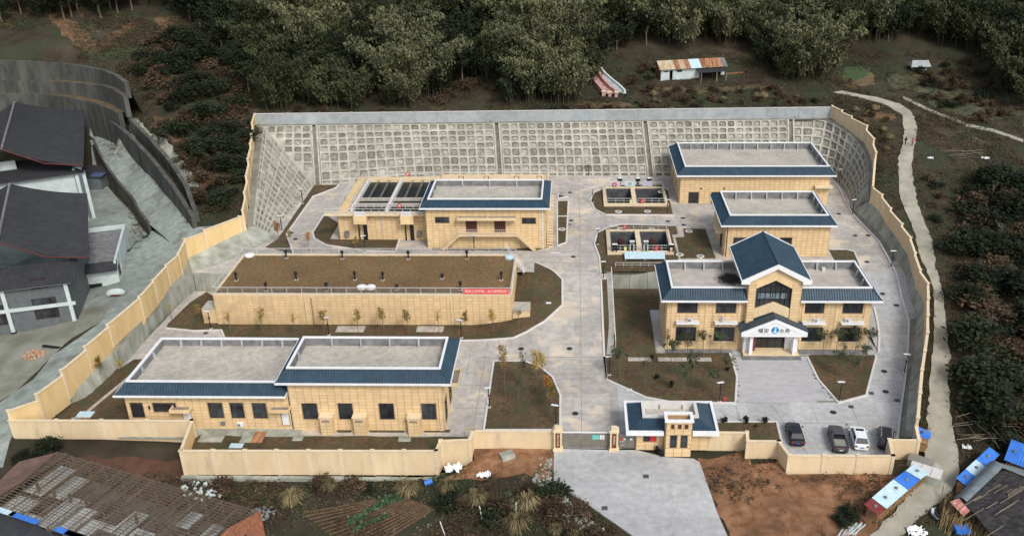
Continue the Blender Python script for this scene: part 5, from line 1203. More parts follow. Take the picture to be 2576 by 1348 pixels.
for k, (a, b) in enumerate(vents):
    u, v = 645.2 + a / 3, 449.3 + b / 3; x, y = at(u, v, tz); h = .55 if k in (7, 11) else 1.15
    x = max(tx0 + .7, min(tx1 - .7, x)); y = max(ty0 + .6, min(ty1 - .8, y))
    vp = MB().lathe((x, y, tz), [(.13, 0), (.13, h - .1)], 8).build('vent_pipe', M['black'], t)
    MB().lathe((x, y, tz + h - .1), [(.14, 0), (.27, .02), (.3, .3), (.24, .5), (.1, .55)], 10).build('vent_cowl', M['black'], vp)
    MB().box(x - .3, y - .3, tz - .05, x + .3, y + .3, tz + .09).build('vent_base', M['deck'], vp)
for k, (u, v, r_) in enumerate(((909.5, 720.5, .78), (932.5, 720.5, .78), (627, 640, .8), (1282, 645, .85))):
    x, y = at(u, v, tz + .3); MB().lathe((x, y, tz), [(r_, 0), (r_, .28), (r_ * .96, .36), (r_ * .5, .44), (.05, .46)], 20).build('access_hatch', M['white'] if k < 3 else M['paletin'], t)
t2 = thing('banner', (-14.6, ty0 - .02, tz + .2), 'red banner with pale lettering tied to the tank railing', 'banner')
bx_ = [on_y(1164.5, 738, ty0)[0], on_y(1281, 738, ty0)[0]]
MB().box(bx_[0], ty0 - .06, tz + .18, bx_[1], ty0 - .03, tz + 1.12).build('cloth', M['banner'], t2)
text_mesh('提高工作环境，助力疫情防控', .52, mat('banner_lettering', (.8, .72, .55)), 'lettering', t2, ((bx_[0] + bx_[1]) / 2, ty0 - .075, tz + .66), rotf, .005)
for x in bx_: MB().tube([(x, ty0 - .05, tz + .15), (x, ty0 - .05, tz + 1.2)], .02, 4).build('tie', M['white'], t2)
# small stair from the yard onto the tank roof
t2 = thing('access_stair', (-9.2, 144.6, 5), 'short white railed steel stair at the back right corner of the tank', 'stairs')
for s in (-.5, .5): MB().tube([(-12.2, 146.2 + s, tz + 1.6), (-8.8, 143.0 + s, UP + .9), (-8.8, 143.0 + s, UP)], .045, 5).build('handrail', M['white'], t2)
for k in range(8): MB().box(-12 + k * .42, 145.4 - k * .42, tz - .1 - k * .28, -11.5 + k * .42, 146.3 - k * .42, tz - .02 - k * .28).build('tread', M['steel'], t2)

# ------------------------------------------------------------ gatehouse
t = thing('gatehouse', (12.9, 96.7, 0), 'small gatehouse with navy tray roof, white rim and cream square tower', 'building')
fc = Facade(t); Y0 = 96.75
gw = pxrect(1290.3 + 985 / 3, 898.7 + 592 / 3, 1290.3 + 1078 / 3, 898.7 + 635 / 3, Y0, 8.0)
fc.face((8.0, Y0), (11.55, Y0), 0, 3.0, [(gw[0], gw[1], gw[2], min(2.9, gw[3]))], tw=1.2, th=.75); fc.face((8.0, 101.8), (8.0, Y0), 0, 3.0, [(1.5, .1, 2.5, 2.3), (3.2, 1, 4.4, 2.4)], tw=1.2, th=.75)
fc.face((14.9, Y0), (17.3, Y0), 0, 3.0, tw=1.2, th=.75); fc.face((17.3, Y0), (17.3, 101.8), 0, 3.0, tiles=False); fc.face((17.3, 101.8), (8, 101.8), 0, 3.0, tiles=False)
TY = 95.35; tx0_, tx1_ = 11.6, 14.85
TWn = [pxrect(1290.3 + a / 3, 898.7 + 588 / 3, 1290.3 + b / 3, 898.7 + 682 / 3, TY, tx0_) for a, b in ((1186, 1233), (1266, 1312))] + [pxrect(1290.3 + a / 3, 898.7 + 507 / 3, 1290.3 + b / 3, 898.7 + 540 / 3, TY, tx0_) for a, b in ((1195, 1216), (1246, 1269), (1298, 1320))]
fc.face((tx0_, TY), (tx1_, TY), 0, 5.35, TWn, tw=1.1, th=.68); fc.face((tx0_, 96.7), (tx0_, TY), 0, 5.35, tw=1.1, th=.68); fc.face((tx1_, TY), (tx1_, 96.7), 0, 5.35, tw=1.1, th=.68); fc.face((tx1_, 97.0), (tx0_, 97.0), 3.0, 5.35, tiles=False)
fc.finish()
window(t, (8.0, Y0), (1, 0), gw[0], gw[1], gw[2], min(2.9, gw[3]), cols=2, rows=1)
MB().box(8 + (gw[0] + gw[2]) / 2 + .05, Y0 + .02, gw[1] + .05, 8 + gw[2] - .05, Y0 + .06, min(2.85, gw[3])).build('red_poster', M['red'], t)
for q in TWn[:2]: window(t, (tx0_, TY), (1, 0), *q, cols=1, rows=1)
for q in TWn[2:]: window(t, (tx0_, TY), (1, 0), *q, cols=1, rows=1, frame=M['brownmetal'], glass=M['brownmetal'], name='vent_window')
for a, b, c, d in ((tx0_ - .2, TY - .2, tx1_ + .2, TY + .2), (tx0_ - .2, 96.9, tx1_ + .2, 97.25), (tx0_ - .2, TY + .202, tx0_ + .2, 96.898), (tx1_ - .2, TY + .202, tx1_ + .2, 96.898)):
    MB().box(a, b, 5.35, c, d, 5.62).build('tower_coping', M['white'], t)
MB().box(tx0_ + .2, TY + .2, 4.6, tx1_ - .2, 96.9, 4.7).build('tower_floor', M['tile'], t)
ex, ey, cx_, cy_ = (6.75, 18.25), (95.9, 102.6), (8.9, 15.95), (98.0, 101.4)
E_ = [(ex[0], ey[0]), (ex[1], ey[0]), (ex[1], ey[1]), (ex[0], ey[1])]; C_ = [(cx_[0], cy_[0]), (cx_[1], cy_[0]), (cx_[1], cy_[1]), (cx_[0], cy_[1])]
for k in range(4):
    a, b, c, d = E_[k], E_[(k + 1) % 4], C_[(k + 1) % 4], C_[k]
    sl_ = MB().add([(*a, 3.25), (*b, 3.25), (*c, 4.2), (*d, 4.2), (*a, 3.1), (*b, 3.1), (*c, 4.05), (*d, 4.05)], [(0, 1, 2, 3), (4, 7, 6, 5)]).build('roof_slope', M['blue'], t)
    A, B, Cc, D = Vector((*a, 3.25)), Vector((*b, 3.25)), Vector((*c, 4.2)), Vector((*d, 4.2)); L = (B - A).length; U = (B - A) / L; rb = MB(); n = int(L / .38); sd_ = (D - A).dot(U); sc_ = L - (Cc - A).dot(U); upv = (D - A) - U * sd_; nrm = U.cross(upv).normalized()
    for i in range(n + 1):
        s_ = L * (i + .5) / (n + 1); h = min(1, s_ / sd_, (L - s_) / sc_); p0 = A + U * s_; p1 = p0 + upv * h
        rb.add([p0 - U * .07, p0 + U * .07, p1 + U * .07, p1 - U * .07, p0 + nrm * .05, p1 + nrm * .05], [(0, 4, 5, 3), (1, 2, 5, 4), (0, 1, 4)])
    rb.build('tile_roll', M['blue'], sl_, kind='stuff')
for a, b, c, d in ((ex[0] - .15, ey[0] - .25, 11.4, ey[0] + .1), (15.05, ey[0] - .25, ex[1] + .15, ey[0] + .1), (ex[0] - .15, ey[1] - .1, ex[1] + .15, ey[1] + .2), (ex[0] - .15, ey[0] + .102, ex[0] + .2, ey[1] - .102), (ex[1] - .2, ey[0] + .102, ex[1] + .15, ey[1] - .102)):
    MB().box(a, b, 3.0, c, d, 3.58).build('roof_rim', M['white'], t)
for a, b, c, d in ((cx_[0] - .1, cy_[0] - .1, cx_[1] + .1, cy_[0] + .3), (cx_[0] - .1, cy_[1] - .3, cx_[1] + .1, cy_[1] + .1), (cx_[0] - .1, cy_[0] + .302, cx_[0] + .3, cy_[1] - .302), (cx_[1] - .3, cy_[0] + .302, cx_[1] + .1, cy_[1] - .302)):
    MB().box(a, b, 3.3, c, d, 4.46).build('coping', M['kerb'], t)
MB().box(cx_[0] + .3, cy_[0] + .3, 3.3, cx_[1] - .3, cy_[1] - .3, 3.45).build('roof_deck', M['deck'], t)
for x in (11.3, 14.3): MB().box(x, cy_[1] - .6, 3.45, x + .2, cy_[1] - .302, 4.2).build('buttress', M['kerb'], t)
# gate pillars with name boards
for k, (x, lab) in enumerate(((-2.1, 'cream gate pillar with brown name board left of the sliding gate'), (5.15, 'cream gate pillar with brown name board right of the sliding gate'))):
    g = thing('gate_pillar', (x, 96.9, 0), lab, 'pillar'); MB().box(x - .52, 96.4, .3, x + .52, 97.4, 2.9).build('shaft', M['trim'], g); MB().box(x - .66, 96.26, 0, x + .66, 97.54, .298).build('plinth', M['pale'], g)
    MB().box(x - .62, 96.3, 2.902, x + .62, 97.5, 3.08).build('cap', M['trim'], g); MB().box(x - .4, 96.5, 3.082, x + .4, 97.3, 3.4).build('cap_block', M['trim'], g)
    nb_ = MB().box(x - .29, 96.35, .55, x + .29, 96.398, 2.75).build('name_board', mat('board_brown', (.11, .035, .012), (.20, .06, .02), 2, .4), g)
    text_mesh('福安市水务公司' if k == 0 else '福安城区水厂', .30, mat('gold_lettering', (.75, .62, .42)), 'lettering', nb_, (x, 96.34, 1.68), rotf, .004, vertical=True)
g = thing('sliding_gate', (1.6, 97.2, 0), 'grey brown sliding gate with white top rail and two notices', 'gate')
gm_ = mat('gate_sheet', (.16, .15, .125), (.21, .195, .165), 1, .6)
for k in range(5): xa = -1.55 + k * 1.235; MB().box(xa + .02, 97.15, .18, xa + 1.215, 97.2, 2.1).build('gate_panel', gm_, g)
mb = MB(); mb.box(-1.58, 97.1, 2.36, 4.62, 97.24, 2.46); mb.build('top_rail', M['white'], g)
mb = MB(); mb.box(-1.58, 97.12, .06, 4.62, 97.22, .14); mb.box(-1.58, 97.12, 2.1, 4.62, 97.22, 2.16)
for i in range(62): x = -1.5 + i * .1; mb.box(x, 97.155, 2.16, x + .02, 97.195, 2.36)
mb.build('gate_bars', M['parapet'], g)
MB().box(2.35, 97.08, 1.35, 3.25, 97.13, 2.0).build('notice', mat('notice_teal', (.16, .52, .46)), g); MB().box(3.32, 97.08, 1.35, 3.9, 97.13, 2.0).build('notice', M['white'], g); MB().box(3.4, 97.07, 1.42, 3.82, 97.078, 1.52).build('notice_text', M['red'], g)
mb = MB(); mb.add([(3.45, 97.075, 1.72), (3.62, 97.075, 1.9), (3.8, 97.075, 1.7)], [(0, 1, 2)]); mb.build('notice_mark', M['black'], g)
g = thing('side_gate', (6.9, 97.1, 0), 'grey brown pedestrian side gate with small red and white notices', 'gate')
for k in range(2): MB().box(5.85 + k * 1.07, 97.05, .1, 6.88 + k * 1.07, 97.1, 2.3).build('gate_panel', gm_, g)
for z in (.5, 1.1, 1.7, 2.05): MB().box(5.85, 97.0, z, 6.5, 97.045, z + .03).build('slat', M['kerb'], g)
for x, m_ in ((5.95, 'red'), (6.35, 'paletin'), (7.2, 'white')): MB().box(x, 97.0, 1.35, x + .34, 97.042, 1.6).build('notice', M[m_], g)
# ------------------------------------------------------------ lamps, covers, small yard things
def lamp0():
    t = thing('street_lamp', (0, 0, 0), 'street lamp', 'street lamp', 'black solar street lamps of the plant')
    MB().box(-.22, -.22, 0, .22, .22, .16).build('footing', M['kerb'], t, local=True)
    MB().tube([(0, 0, .16), (0, 0, .9), (0, 0, 3.1)], [.09, .075, .06], 8).build('pole', M['black'], t, local=True)
    MB().lathe((0, 0, 1.9), [(.08, 0), (.15, .05), (.15, .22), (.08, .28)], 8).build('bracket', M['black'], t, local=True)
    h = MB().obox((-.12, 0, 3.28), (.48, 0, 0), (0, .22, -.05), (0, .01, .045)).build('lamp_head', M['white'], t, local=True)
    MB().obox((-.12, 0, 3.20), (.52, 0, 0), (0, .25, -.05), (0, .01, .03)).build('head_frame', M['black'], h, local=True)
    return t
L_ = [((828, 844), gi, 'in front of the left part of the lawn roof tank'), ((1161, 851), gi, 'in front of the right part of the lawn roof tank'), ((1231, 1025), gflat, 'on the west kerb of the central lawn'), ((1398.6, 1070), gflat, 'at the southeast corner of the central lawn by the gate'),
      ((762, 513), gup, 'beside the steep west lattice slope, farther of two'), ((710, 583), gup, 'beside the steep west lattice slope, nearer of two'), ((531, 828), gi, 'beside the west valve chamber of the tank'), ((1491, 511), gup, 'at the west tip of the farther basin island'),
      ((1504, 616), gup, 'at the west tip of the nearer basin island'), ((1518, 701), gi, 'by the road above the office lawn'), ((1678, 541), gup, 'between farther basin and rear hall'), ((1532.6, 944), gflat, 'at the west corner of the office lawn'), ((1810, 1011), gflat, 'near the red hydrant before the office'),
      ((2144, 541), gup, 'on the east drive kerb beside the middle hall'), ((2241.6, 674), gup, 'on the east drive kerb beside the office roof'), ((2275, 939), gflat, 'on the east drive kerb above the parked cars'), ((2111, 1010), gflat, 'at the point of the east garden bed'), ((1481, 444), gup, 'at the foot of the back slope, middle'),
      ((2111, 462), gup, 'behind the east end of the rear hall'), ((97, 1066), gflat, 'against the west wall near the southwest corner'), ((919, 634), gup, 'on the lawn before the open filter basins'), ((1193, 634), gup, 'before the double stair of the filter hall'), ((853, 446), gup, 'at the slope foot behind the filter basins'), ((1388, 1012), gflat, None)]
L_ = L_[:-1]
lp = None
for k, (p, zf, lab) in enumerate(L_):
    x, y, z = hit(p[0], p[1], zf, 1)
    lab = 'black solar street lamp ' + lab
    if k == 0: lp = lamp0(); lp.location = (x, y, z); lp['label'] = lab
    else: copy_tree(lp, loc=(x, y, z), rz=random.uniform(-.3, .3), label=lab)
# manhole covers
def mh(kind):
    t = thing('manhole_cover', (0, 0, 0), '', 'manhole cover', {'round': 'round manhole covers in the roads', 'rim': 'round manhole covers with pale rims in the lawns', 'square': 'square drain grates in the roads'}[kind])
    if kind == 'square':
        MB().box(-.36, -.36, 0, .36, .36, .02).build('frame', M['parapet'], t, local=True); mb = MB()
        for i in range(6): mb.box(-.32 + i * .11, -.32, .021, -.26 + i * .11, .32, .035)
        mb.build('grate', M['black'], t, local=True)
    else:
        r = .42
        MB().lathe((0, 0, 0), [(r * (1.7 if kind == 'rim' else 1.15), 0), (r * (1.7 if kind == 'rim' else 1.15), .02 if kind == 'round' else .14), (r, .022 if kind == 'round' else .14)], 20).build('rim', M['kerb'] if kind == 'rim' else M['parapet'], t, local=True)
        MB().lathe((0, 0, 0), [(r * .97, .0), (r * .97, .03 if kind == 'round' else .145), (.1, .035 if kind == 'round' else .15)], 20).build('lid', M['frame'] if kind == 'round' else M['mossconc'], t, local=True)
    return t
MH = [('round', 1432.7, 877, gi, 'below the drain line in the main road'), ('round', 1311, 877.6, gi, 'left of the main road above the central lawn'), ('round', 1447, 1040, gi, 'in the main road just inside the gate'), ('round', 1442, 646, gup, 'in the main road beside the nearer basin'), ('round', 1434, 484.6, gup, 'in the main road beside the farther basin'),
      ('round', 1437, 555, gup, 'in the main road beside the cross road'), ('round', 1720, 566, gup, 'in the cross road before the middle hall'), ('round', 1680, 557, gup, 'in the middle of the cross road'), ('round', 1411, 488, gup, 'at the corner of the filter hall stair'), ('round', 1718, 549, gup, 'in the cross road nearest the rear hall'),
      ('round', 2110, 538.6, gup, 'in the east drive beside the middle hall roof'), ('round', 2151, 592.6, gup, 'in the east drive above the small lawn'), ('round', 2184, 592.6, gup, 'against the east kerb above the office'), ('round', 2181, 659, gup, 'in the east drive behind the office roof'), ('round', 2220, 739, ge, 'in the east drive beside the office roof corner'),
      ('round', 2255, 768, ge, 'in the east drive lower down near the kerb'), ('round', 2096, 1037, gflat, 'in the forecourt above the parked pickup'), ('round', 2228, 985, gflat, 'in the east drive beside the garden bed'), ('round', 2224, 934, gflat, 'in the east drive above the garden bed corner'), ('round', 733, 586, gup, 'in the curved service road by the west slope'),
      ('round', 743, 602, gup, 'at the lower end of the curved service road'),
      ('rim', 1556, 534, gup, 'in the farther island, left'), ('rim', 1629, 533, gup, 'in the farther island, right'), ('rim', 1562, 578, gup, 'behind the nearer basin, left'), ('rim', 1640, 579, gup, 'behind the nearer basin, right'), ('rim', 1733, 583, gup, 'in the square lawn before the middle hall'), ('rim', 1710, 642, gup, 'at the front corner of the nearer basin'),
      ('rim', 1762, 646, gup, 'at the office roof behind the square lawn'), ('rim', 1413.6, 578, gup, 'in the narrow lawn strip beside the filter hall'), ('rim', 1663, 484, gup, 'behind the farther basin by its right end'),
      ('square', 1432, 565, gup, 'at the narrow strip in the main road'), ('square', 2141, 1023, gflat, 'in the forecourt below the garden point'), ('square', 2192, 989, gflat, 'at the corner of the garden bed'), ('square', 2257, 1007, gflat, 'at the east kerb above the black car'), ('square', 1625, 1200, T, 'in the apron below the gatehouse'), ('square', 1521, 1280, T, 'in the apron near the lower edge'), ('square', 517.5, 838, gi, 'in the yard below the west valve chamber')]
pro = {}
for kind, u, v, zf, lab in MH:
    x, y, z = hit(u, v, zf, 1); z += .014 if zf is not T else .15
    if zf in (gi, ge): z += .02
    lab = {'round': 'dark round manhole cover ', 'rim': 'pale rimmed manhole ', 'square': 'dark square drain grate '}[kind] + lab
    if kind not in pro: pro[kind] = mh(kind); pro[kind].location = (x, y, z); pro[kind]['label'] = lab
    else: copy_tree(pro[kind], loc=(x, y, z), label=lab)
# slotted drain across the main road
t = thing('drain_channel', (1, 120, 0), 'black slotted drain grating running across the main road', 'drain')
a, b = at(1366, 897), at(1518, 897)
MB().box(a[0], a[1] - .22, .0, b[0], a[1] + .22, .02).build('channel', M['parapet'], t)
mb = MB()
for i in range(int((b[0] - a[0]) / .16)): x = a[0] + i * .16; mb.box(x, a[1] - .2, .021, x + .11, a[1] + .2, .035)
mb.build('grate', M['black'], t)
# flat covers and slabs in the beds
def slab_cover(u, v, sx, sy, lab, m='deck', parts=3, h=.12, zf=gflat, lid=None):
    x, y, z = hit(u, v, zf, 1); t = thing('inspection_cover', (x, y, z), lab, 'inspection cover'); n = parts
    for k in range(n): MB().box(x - sx / 2 + k * sx / n + .02, y - sy / 2, z, x - sx / 2 + (k + 1) * sx / n - .02, y + sy / 2, z + h + .02 * (k % 2)).build('slab', M[m if not (lid and k == n - 1) else lid], t)
    return t
slab_cover(882, 829, 4.6, 2.0, 'three concrete slabs in the lawn before the tank, left group', parts=3)
slab_cover(1082, 829, 4.4, 1.9, 'three concrete slabs in the lawn before the tank, right group', parts=3)
slab_cover(535, 1101, 3.2, 2.2, 'grey concrete chamber top below the first white door', parts=1, h=.25, m='oldconc')
slab_cover(637, 1101, 3.0, 2.4, 'open concrete chamber with rusty lid before the pump room', parts=2, h=.2, m='oldconc', lid='rust')
slab_cover(595, 1122, 1.8, 1.0, 'pale flat cover on the soil by the front wall', parts=1, m='paletin')
slab_cover(750, 1103, 1.4, 1.2, 'small square concrete chamber with blue cap', parts=1, m='oldconc')
slab_cover(1018, 1106, 1.7, 1.0, 'small concrete chamber at the right end of the front lawn', parts=1, m='oldconc')
slab_cover(214, 1044, 2.2, 1.6, 'pale upper slab of the chamber in the west lawn', parts=1, m='paletin'); slab_cover(196, 1062, 2.6, 2.0, 'lower chamber with rusty lid in the west lawn', parts=2, m='oldconc', lid='rust')
slab_cover(1380, 762, .9, .7, 'white cover lying in the lawn right of the tank', parts=1, m='white', zf=gi)
slab_cover(1583, 981, .9, .5, 'white slab on the kerb west of the gatehouse', parts=1, m='kerb'); slab_cover(1415, 545, 1.8, .5, 'pale slab crossing the narrow lawn strip', parts=1, m='kerb', zf=gup)
slab_cover(1397, 636, 1.7, .6, 'pale double lid in the road by the tank corner', parts=2, m='kerb', zf=gup, h=.02)
for (u0, v0, u1, v1, lab) in ((1580, 905, 1790, 905, 'pale concrete footpath of slabs across the office lawn'),):
    a, b = at(u0, v0), at(u1, v1); t = thing('garden_path', (a[0], a[1], 0), lab, 'path')
    for k in range(14):
        if k == 4: continue
        x = a[0] + (b[0] - a[0]) * k / 14; MB().box(x, a[1] - .5, .1, x + (b[0] - a[0]) / 14 - .05, a[1] + .5, .17).build('slab', M['deck'], t)
t = thing('garden_path', (*at(283, 975), 0), 'narrow concrete gutter crossing the west lawn diagonally', 'path'); p0, p1 = at(333, 944), at(222, 1036)
for k in range(12):
    f0, f1 = k / 12, (k + .94) / 12; q0 = Vector((p0[0] + (p1[0] - p0[0]) * f0, p0[1] + (p1[1] - p0[1]) * f0, .15)); q1 = Vector((p0[0] + (p1[0] - p0[0]) * f1, p0[1] + (p1[1] - p0[1]) * f1, .15)); d = (q1 - q0) / 2
    MB().obox((q0 + q1) / 2, d, Vector((-d.y, d.x, 0)).normalized() * .22, (0, 0, .07)).build('slab', M['deck'], t)
t = thing('fire_hydrant', (*at(1822, 1008), 0), 'small red fire hydrant in the lawn before the office', 'fire hydrant')
x, y = at(1822, 1012); MB().lathe((x, y, .1), [(.14, 0), (.1, .08), (.1, .6), (.14, .62), (.13, .75), (.04, .85)], 10).build('body', M['red'], t); MB().tube([(x - .22, y, .6), (x + .22, y, .6)], .06, 8).build('outlet', M['red'], t)
t = thing('service_apron', (-49, 99.5, 0), 'stained concrete walk along the foot of the pump rooms', 'pavement'); ap = []
for k in range(22): x = -60.8 + k * 2.02; MB().box(x, 98.5, 0, x + 1.98, 100.78 if x < -38.5 else 98.95 + .4, .09).build('slab', M['oldconc'], t)
for k in range(12):
    if k not in (4, 5, 6): x = 14 + k * 2.57; MB().box(x, 121.0, 0, x + 2.52, 122.36, .1).build('slab', M['parapet'], t)
for k in range(5): MB().box(12.7, 121 + k * 2.1, 0, 13.96, 123.05 + k * 2.1, .1).build('slab', M['deck'], t)
# parking lines
pl_ = MB()
for a, b in (((2066, 1070), (2086, 1128)), ((2010, 1127), (2086, 1128)), ((2180, 1112), (2206, 1136)), ((2206, 1136), (2250, 1137)), ((2185, 1072), (2215, 1075)), ((1975, 1127), (2010, 1127)), ((2128, 1070), (2190, 1072))):
    m_ = joint([at(*a), at(*b)], lambda x, y: .006, .11); pl_.add(m_.v, m_.f)
o = pl_.build('parking_marking', M['yellowline'], kind='structure')
ym = thing('barrier_frame', (*at(1178, 1085), 0), 'yellow tube barrier by the front wall at the pump hall', 'barrier'); a = at(1170, 1098); mb = MB(); mb.tube([(a[0], a[1], 0), (a[0] + .2, a[1] + .6, 1.1), (a[0] + 1.6, a[1] + .6, 1.1), (a[0] + 1.8, a[1], 0)], .06, 6); mb.build('tube_frame', M['yellowline'], ym)

# ------------------------------------------------------------ vehicles
carpaint = {'black': mat('black_car_paint', (.012, .012, .015), rough=.22, spec=.6), 'grey': mat('grey_car_paint', (.07, .068, .075), rough=.35, spec=.5), 'white': mat('white_car_paint', (.78, .82, .82), rough=.25, spec=.6), 'maroon': mat('maroon_black_car_paint', (.018, .010, .014), rough=.2, spec=.6)}
glassm = mat('car_glass', (.01, .012, .016), rough=.08, spec=.7); tyre = mat('tyre_rubber', (.015, .015, .015), rough=.85); tail = mat('tail_light', (.35, .02, .02), rough=.3); plate = mat('blue_number_plate', (.05, .13, .5), rough=.5)
def car(label, loc, rz, kind, paint, W=1.84):
    W *= 1.06
    t = thing('parked_car' if kind != 'pickup' else 'pickup_truck', loc, label, 'car' if kind != 'pickup' else 'pickup truck', 'cars parked inside the front wall', rz); P = carpaint[paint]; h = W / 2
    # y runs from the rear (0) to the front; sections: y, half width, sill z, shoulder z
    L = {'sedan': 4.75, 'suv': 4.65, 'pickup': 5.3, 'bsuv': 4.6}[kind]
    sh = {'sedan': (.62, .95, .98, .95, .93, .72), 'suv': (.75, 1.08, 1.10, 1.06, 1.02, .80), 'bsuv': (.75, 1.08, 1.10, 1.06, 1.02, .80), 'pickup': (.9, 1.08, 1.08, 1.08, 1.08, .85)}[kind]
    ys = [0, .18, L * .3, L * .62, L - .55, L]; wd = [.86, .97, 1.0, 1.0, .95, .74]
    mb = MB(); n = 10
    for y, w_, s_ in zip(ys, wd, sh):
        b = .32 if 0 < y < L else .42; hw = h * w_
        for x, z in ((-hw * .9, b), (-hw, b + .14), (-hw, s_ - .14), (-hw * .94, s_ - .02), (-hw * .8, s_ + .01), (hw * .8, s_ + .01), (hw * .94, s_ - .02), (hw, s_ - .14), (hw, b + .14), (hw * .9, b)): mb.v.append((x, y, z))
    for i in range(5):
        for k in range(n): mb.f.append((i * n + k, i * n + (k + 1) % n, (i + 1) * n + (k + 1) % n, (i + 1) * n + k))
    mb.f.append(tuple(range(n))[::-1]); mb.f.append(tuple(5 * n + k for k in range(n)))
    mb.build('body', P, t, local=True)
    zt = {'sedan': 1.45, 'suv': 1.66, 'bsuv': 1.68, 'pickup': 1.72}[kind]
    cab = {'sedan': (.62, 1.15, 3.05, 3.75), 'suv': (.22, .75, 3.0, 3.62), 'bsuv': (.2, .65, 3.0, 3.6), 'pickup': (1.95, 2.1, 3.35, 4.05)}[kind]; zs = .95 if kind == 'sedan' else 1.05
    y0, y1, y2, y3 = cab; a, b = h * .88, h * .68
    V = [(-a, y0, zs), (a, y0, zs), (a, y3, zs), (-a, y3, zs), (-b, y1, zt), (b, y1, zt), (b, y2, zt), (-b, y2, zt)]
    MB().add(V, [(0, 1, 5, 4), (1, 2, 6, 5), (2, 3, 7, 6), (3, 0, 4, 7), (4, 5, 6, 7)]).build('windows', glassm, t, local=True)
    c = .03
    rf = MB(); rf.add([(-b - c, y1 - .02, zt), (b + c, y1 - .02, zt), (b + c, y2 + .05, zt), (-b - c, y2 + .05, zt), (-b + .06, y1 + .08, zt + .05), (b - .06, y1 + .08, zt + .05), (b - .06, y2 - .08, zt + .05), (-b + .06, y2 - .08, zt + .05)], [(4, 5, 6, 7), (0, 1, 5, 4), (1, 2, 6, 5), (2, 3, 7, 6), (3, 0, 4, 7)]); r_ = rf.build('roof', P, t, local=True)
    pl = MB()
    for s in (-1, 1):
        pl.tube([(s * (a + .0), y0, zs), (s * (b + .02), y1, zt)], .05, 4); pl.tube([(s * a, y3, zs), (s * (b + .02), y2, zt)], .045, 4); pl.tube([(s * (a + .01), (y0 + y3) / 2, zs), (s * (b + .02), (y1 + y2) / 2, zt)], .035, 4)
    pl.build('pillars', P, t, local=True, kind='stuff')
    if kind == 'suv': MB().box(-b + .16, y2 - .75, zt + .051, b - .16, y2 - .25, zt + .058).build('sunroof', glassm, r_, local=True)
    if kind == 'bsuv':
        for s in (-1, 1): MB().tube([(s * (b - .02), y1 + .1, zt + .09), (s * (b - .02), y2, zt + .09)], .025, 5).build('roof_rail', M['steel'], r_, local=True)
    for y in (.85, L - .95):
        for s in (-1, 1):
            w_ = MB().tube([(s * (h - .2), y, .33), (s * (h + .01), y, .33)], .33, 14).build('wheel', tyre, t, local=True); MB().tube([(s * (h + .0), y, .33), (s * (h + .03), y, .33)], .2, 10).build('rim', M['steel'], w_, local=True)
    for s in (-1, 1):
        MB().box(s * h * .72 - .16, -.03, sh[0] + .02, s * h * .72 + .16, .1, sh[0] + .18).build('tail_light', tail, t, local=True)
        MB().box(s * (h + .12) - .1, y3 - .5, zs, s * (h + .12) + .1, y3 - .36, zs + .14).build('wing_mirror', P, t, local=True)
        MB().box(s * h * .6 - .14, L - .06, .62, s * h * .6 + .14, L + .01, .74).build('headlight', M['white'], t, local=True)
    MB().box(-.24, -.045, .62, .24, -.02, .76).build('number_plate', plate if kind in ('suv', 'bsuv', 'sedan') else M['white'], t, local=True)
    MB().box(-h * .8, -.06, .36, h * .8, .05, .52).build('bumper', P if paint != 'grey' else M['black'], t, local=True)
    if kind == 'pickup':
        bedm = M['parapet']; MB().box(-h * .78, .12, 1.05, h * .78, 1.85, 1.1).build('load_bed', bedm, t, local=True)
        for x0_, y0_, x1_, y1_ in ((-h * .95, .05, -h * .8, 1.95), (h * .8, .05, h * .95, 1.95), (-h * .8, .0, h * .8, .1)): MB().box(x0_, y0_, 1.03, x1_, y1_, 1.32).build('bed_side', P, t, local=True)
        text_mesh('ISUZU', .2, M['white'], 'tailgate_letters', t, Vector((0, -.01, 1.12)), rotf, .004); t.children[-1].location = (0, -.03, 1.12)
        MB().box(-h * .8, .2, 1.101, h * .8, 1.7, 1.13).build('loose_cover', mat('faded_tarp', (.2, .2, .15), (.3, .3, .24), 4, .9), t, local=True)
    return t
car('black saloon car parked alone at the left end of the bays', (29.0, 97.4, 0), R(-2), 'sedan', 'black')
car('dark grey pickup truck with open load bed left of the white car', (34.15, 96.0, 0), R(-5), 'pickup', 'grey', 1.86)
car('white estate car with dark sunroof right of the pickup', (36.95, 96.6, 0), R(-6), 'suv', 'white', 1.88)
car('dark maroon black off roader with roof rails by the corner wall', (40.0, 96.7, 0), R(-17), 'bsuv', 'maroon', 1.86)
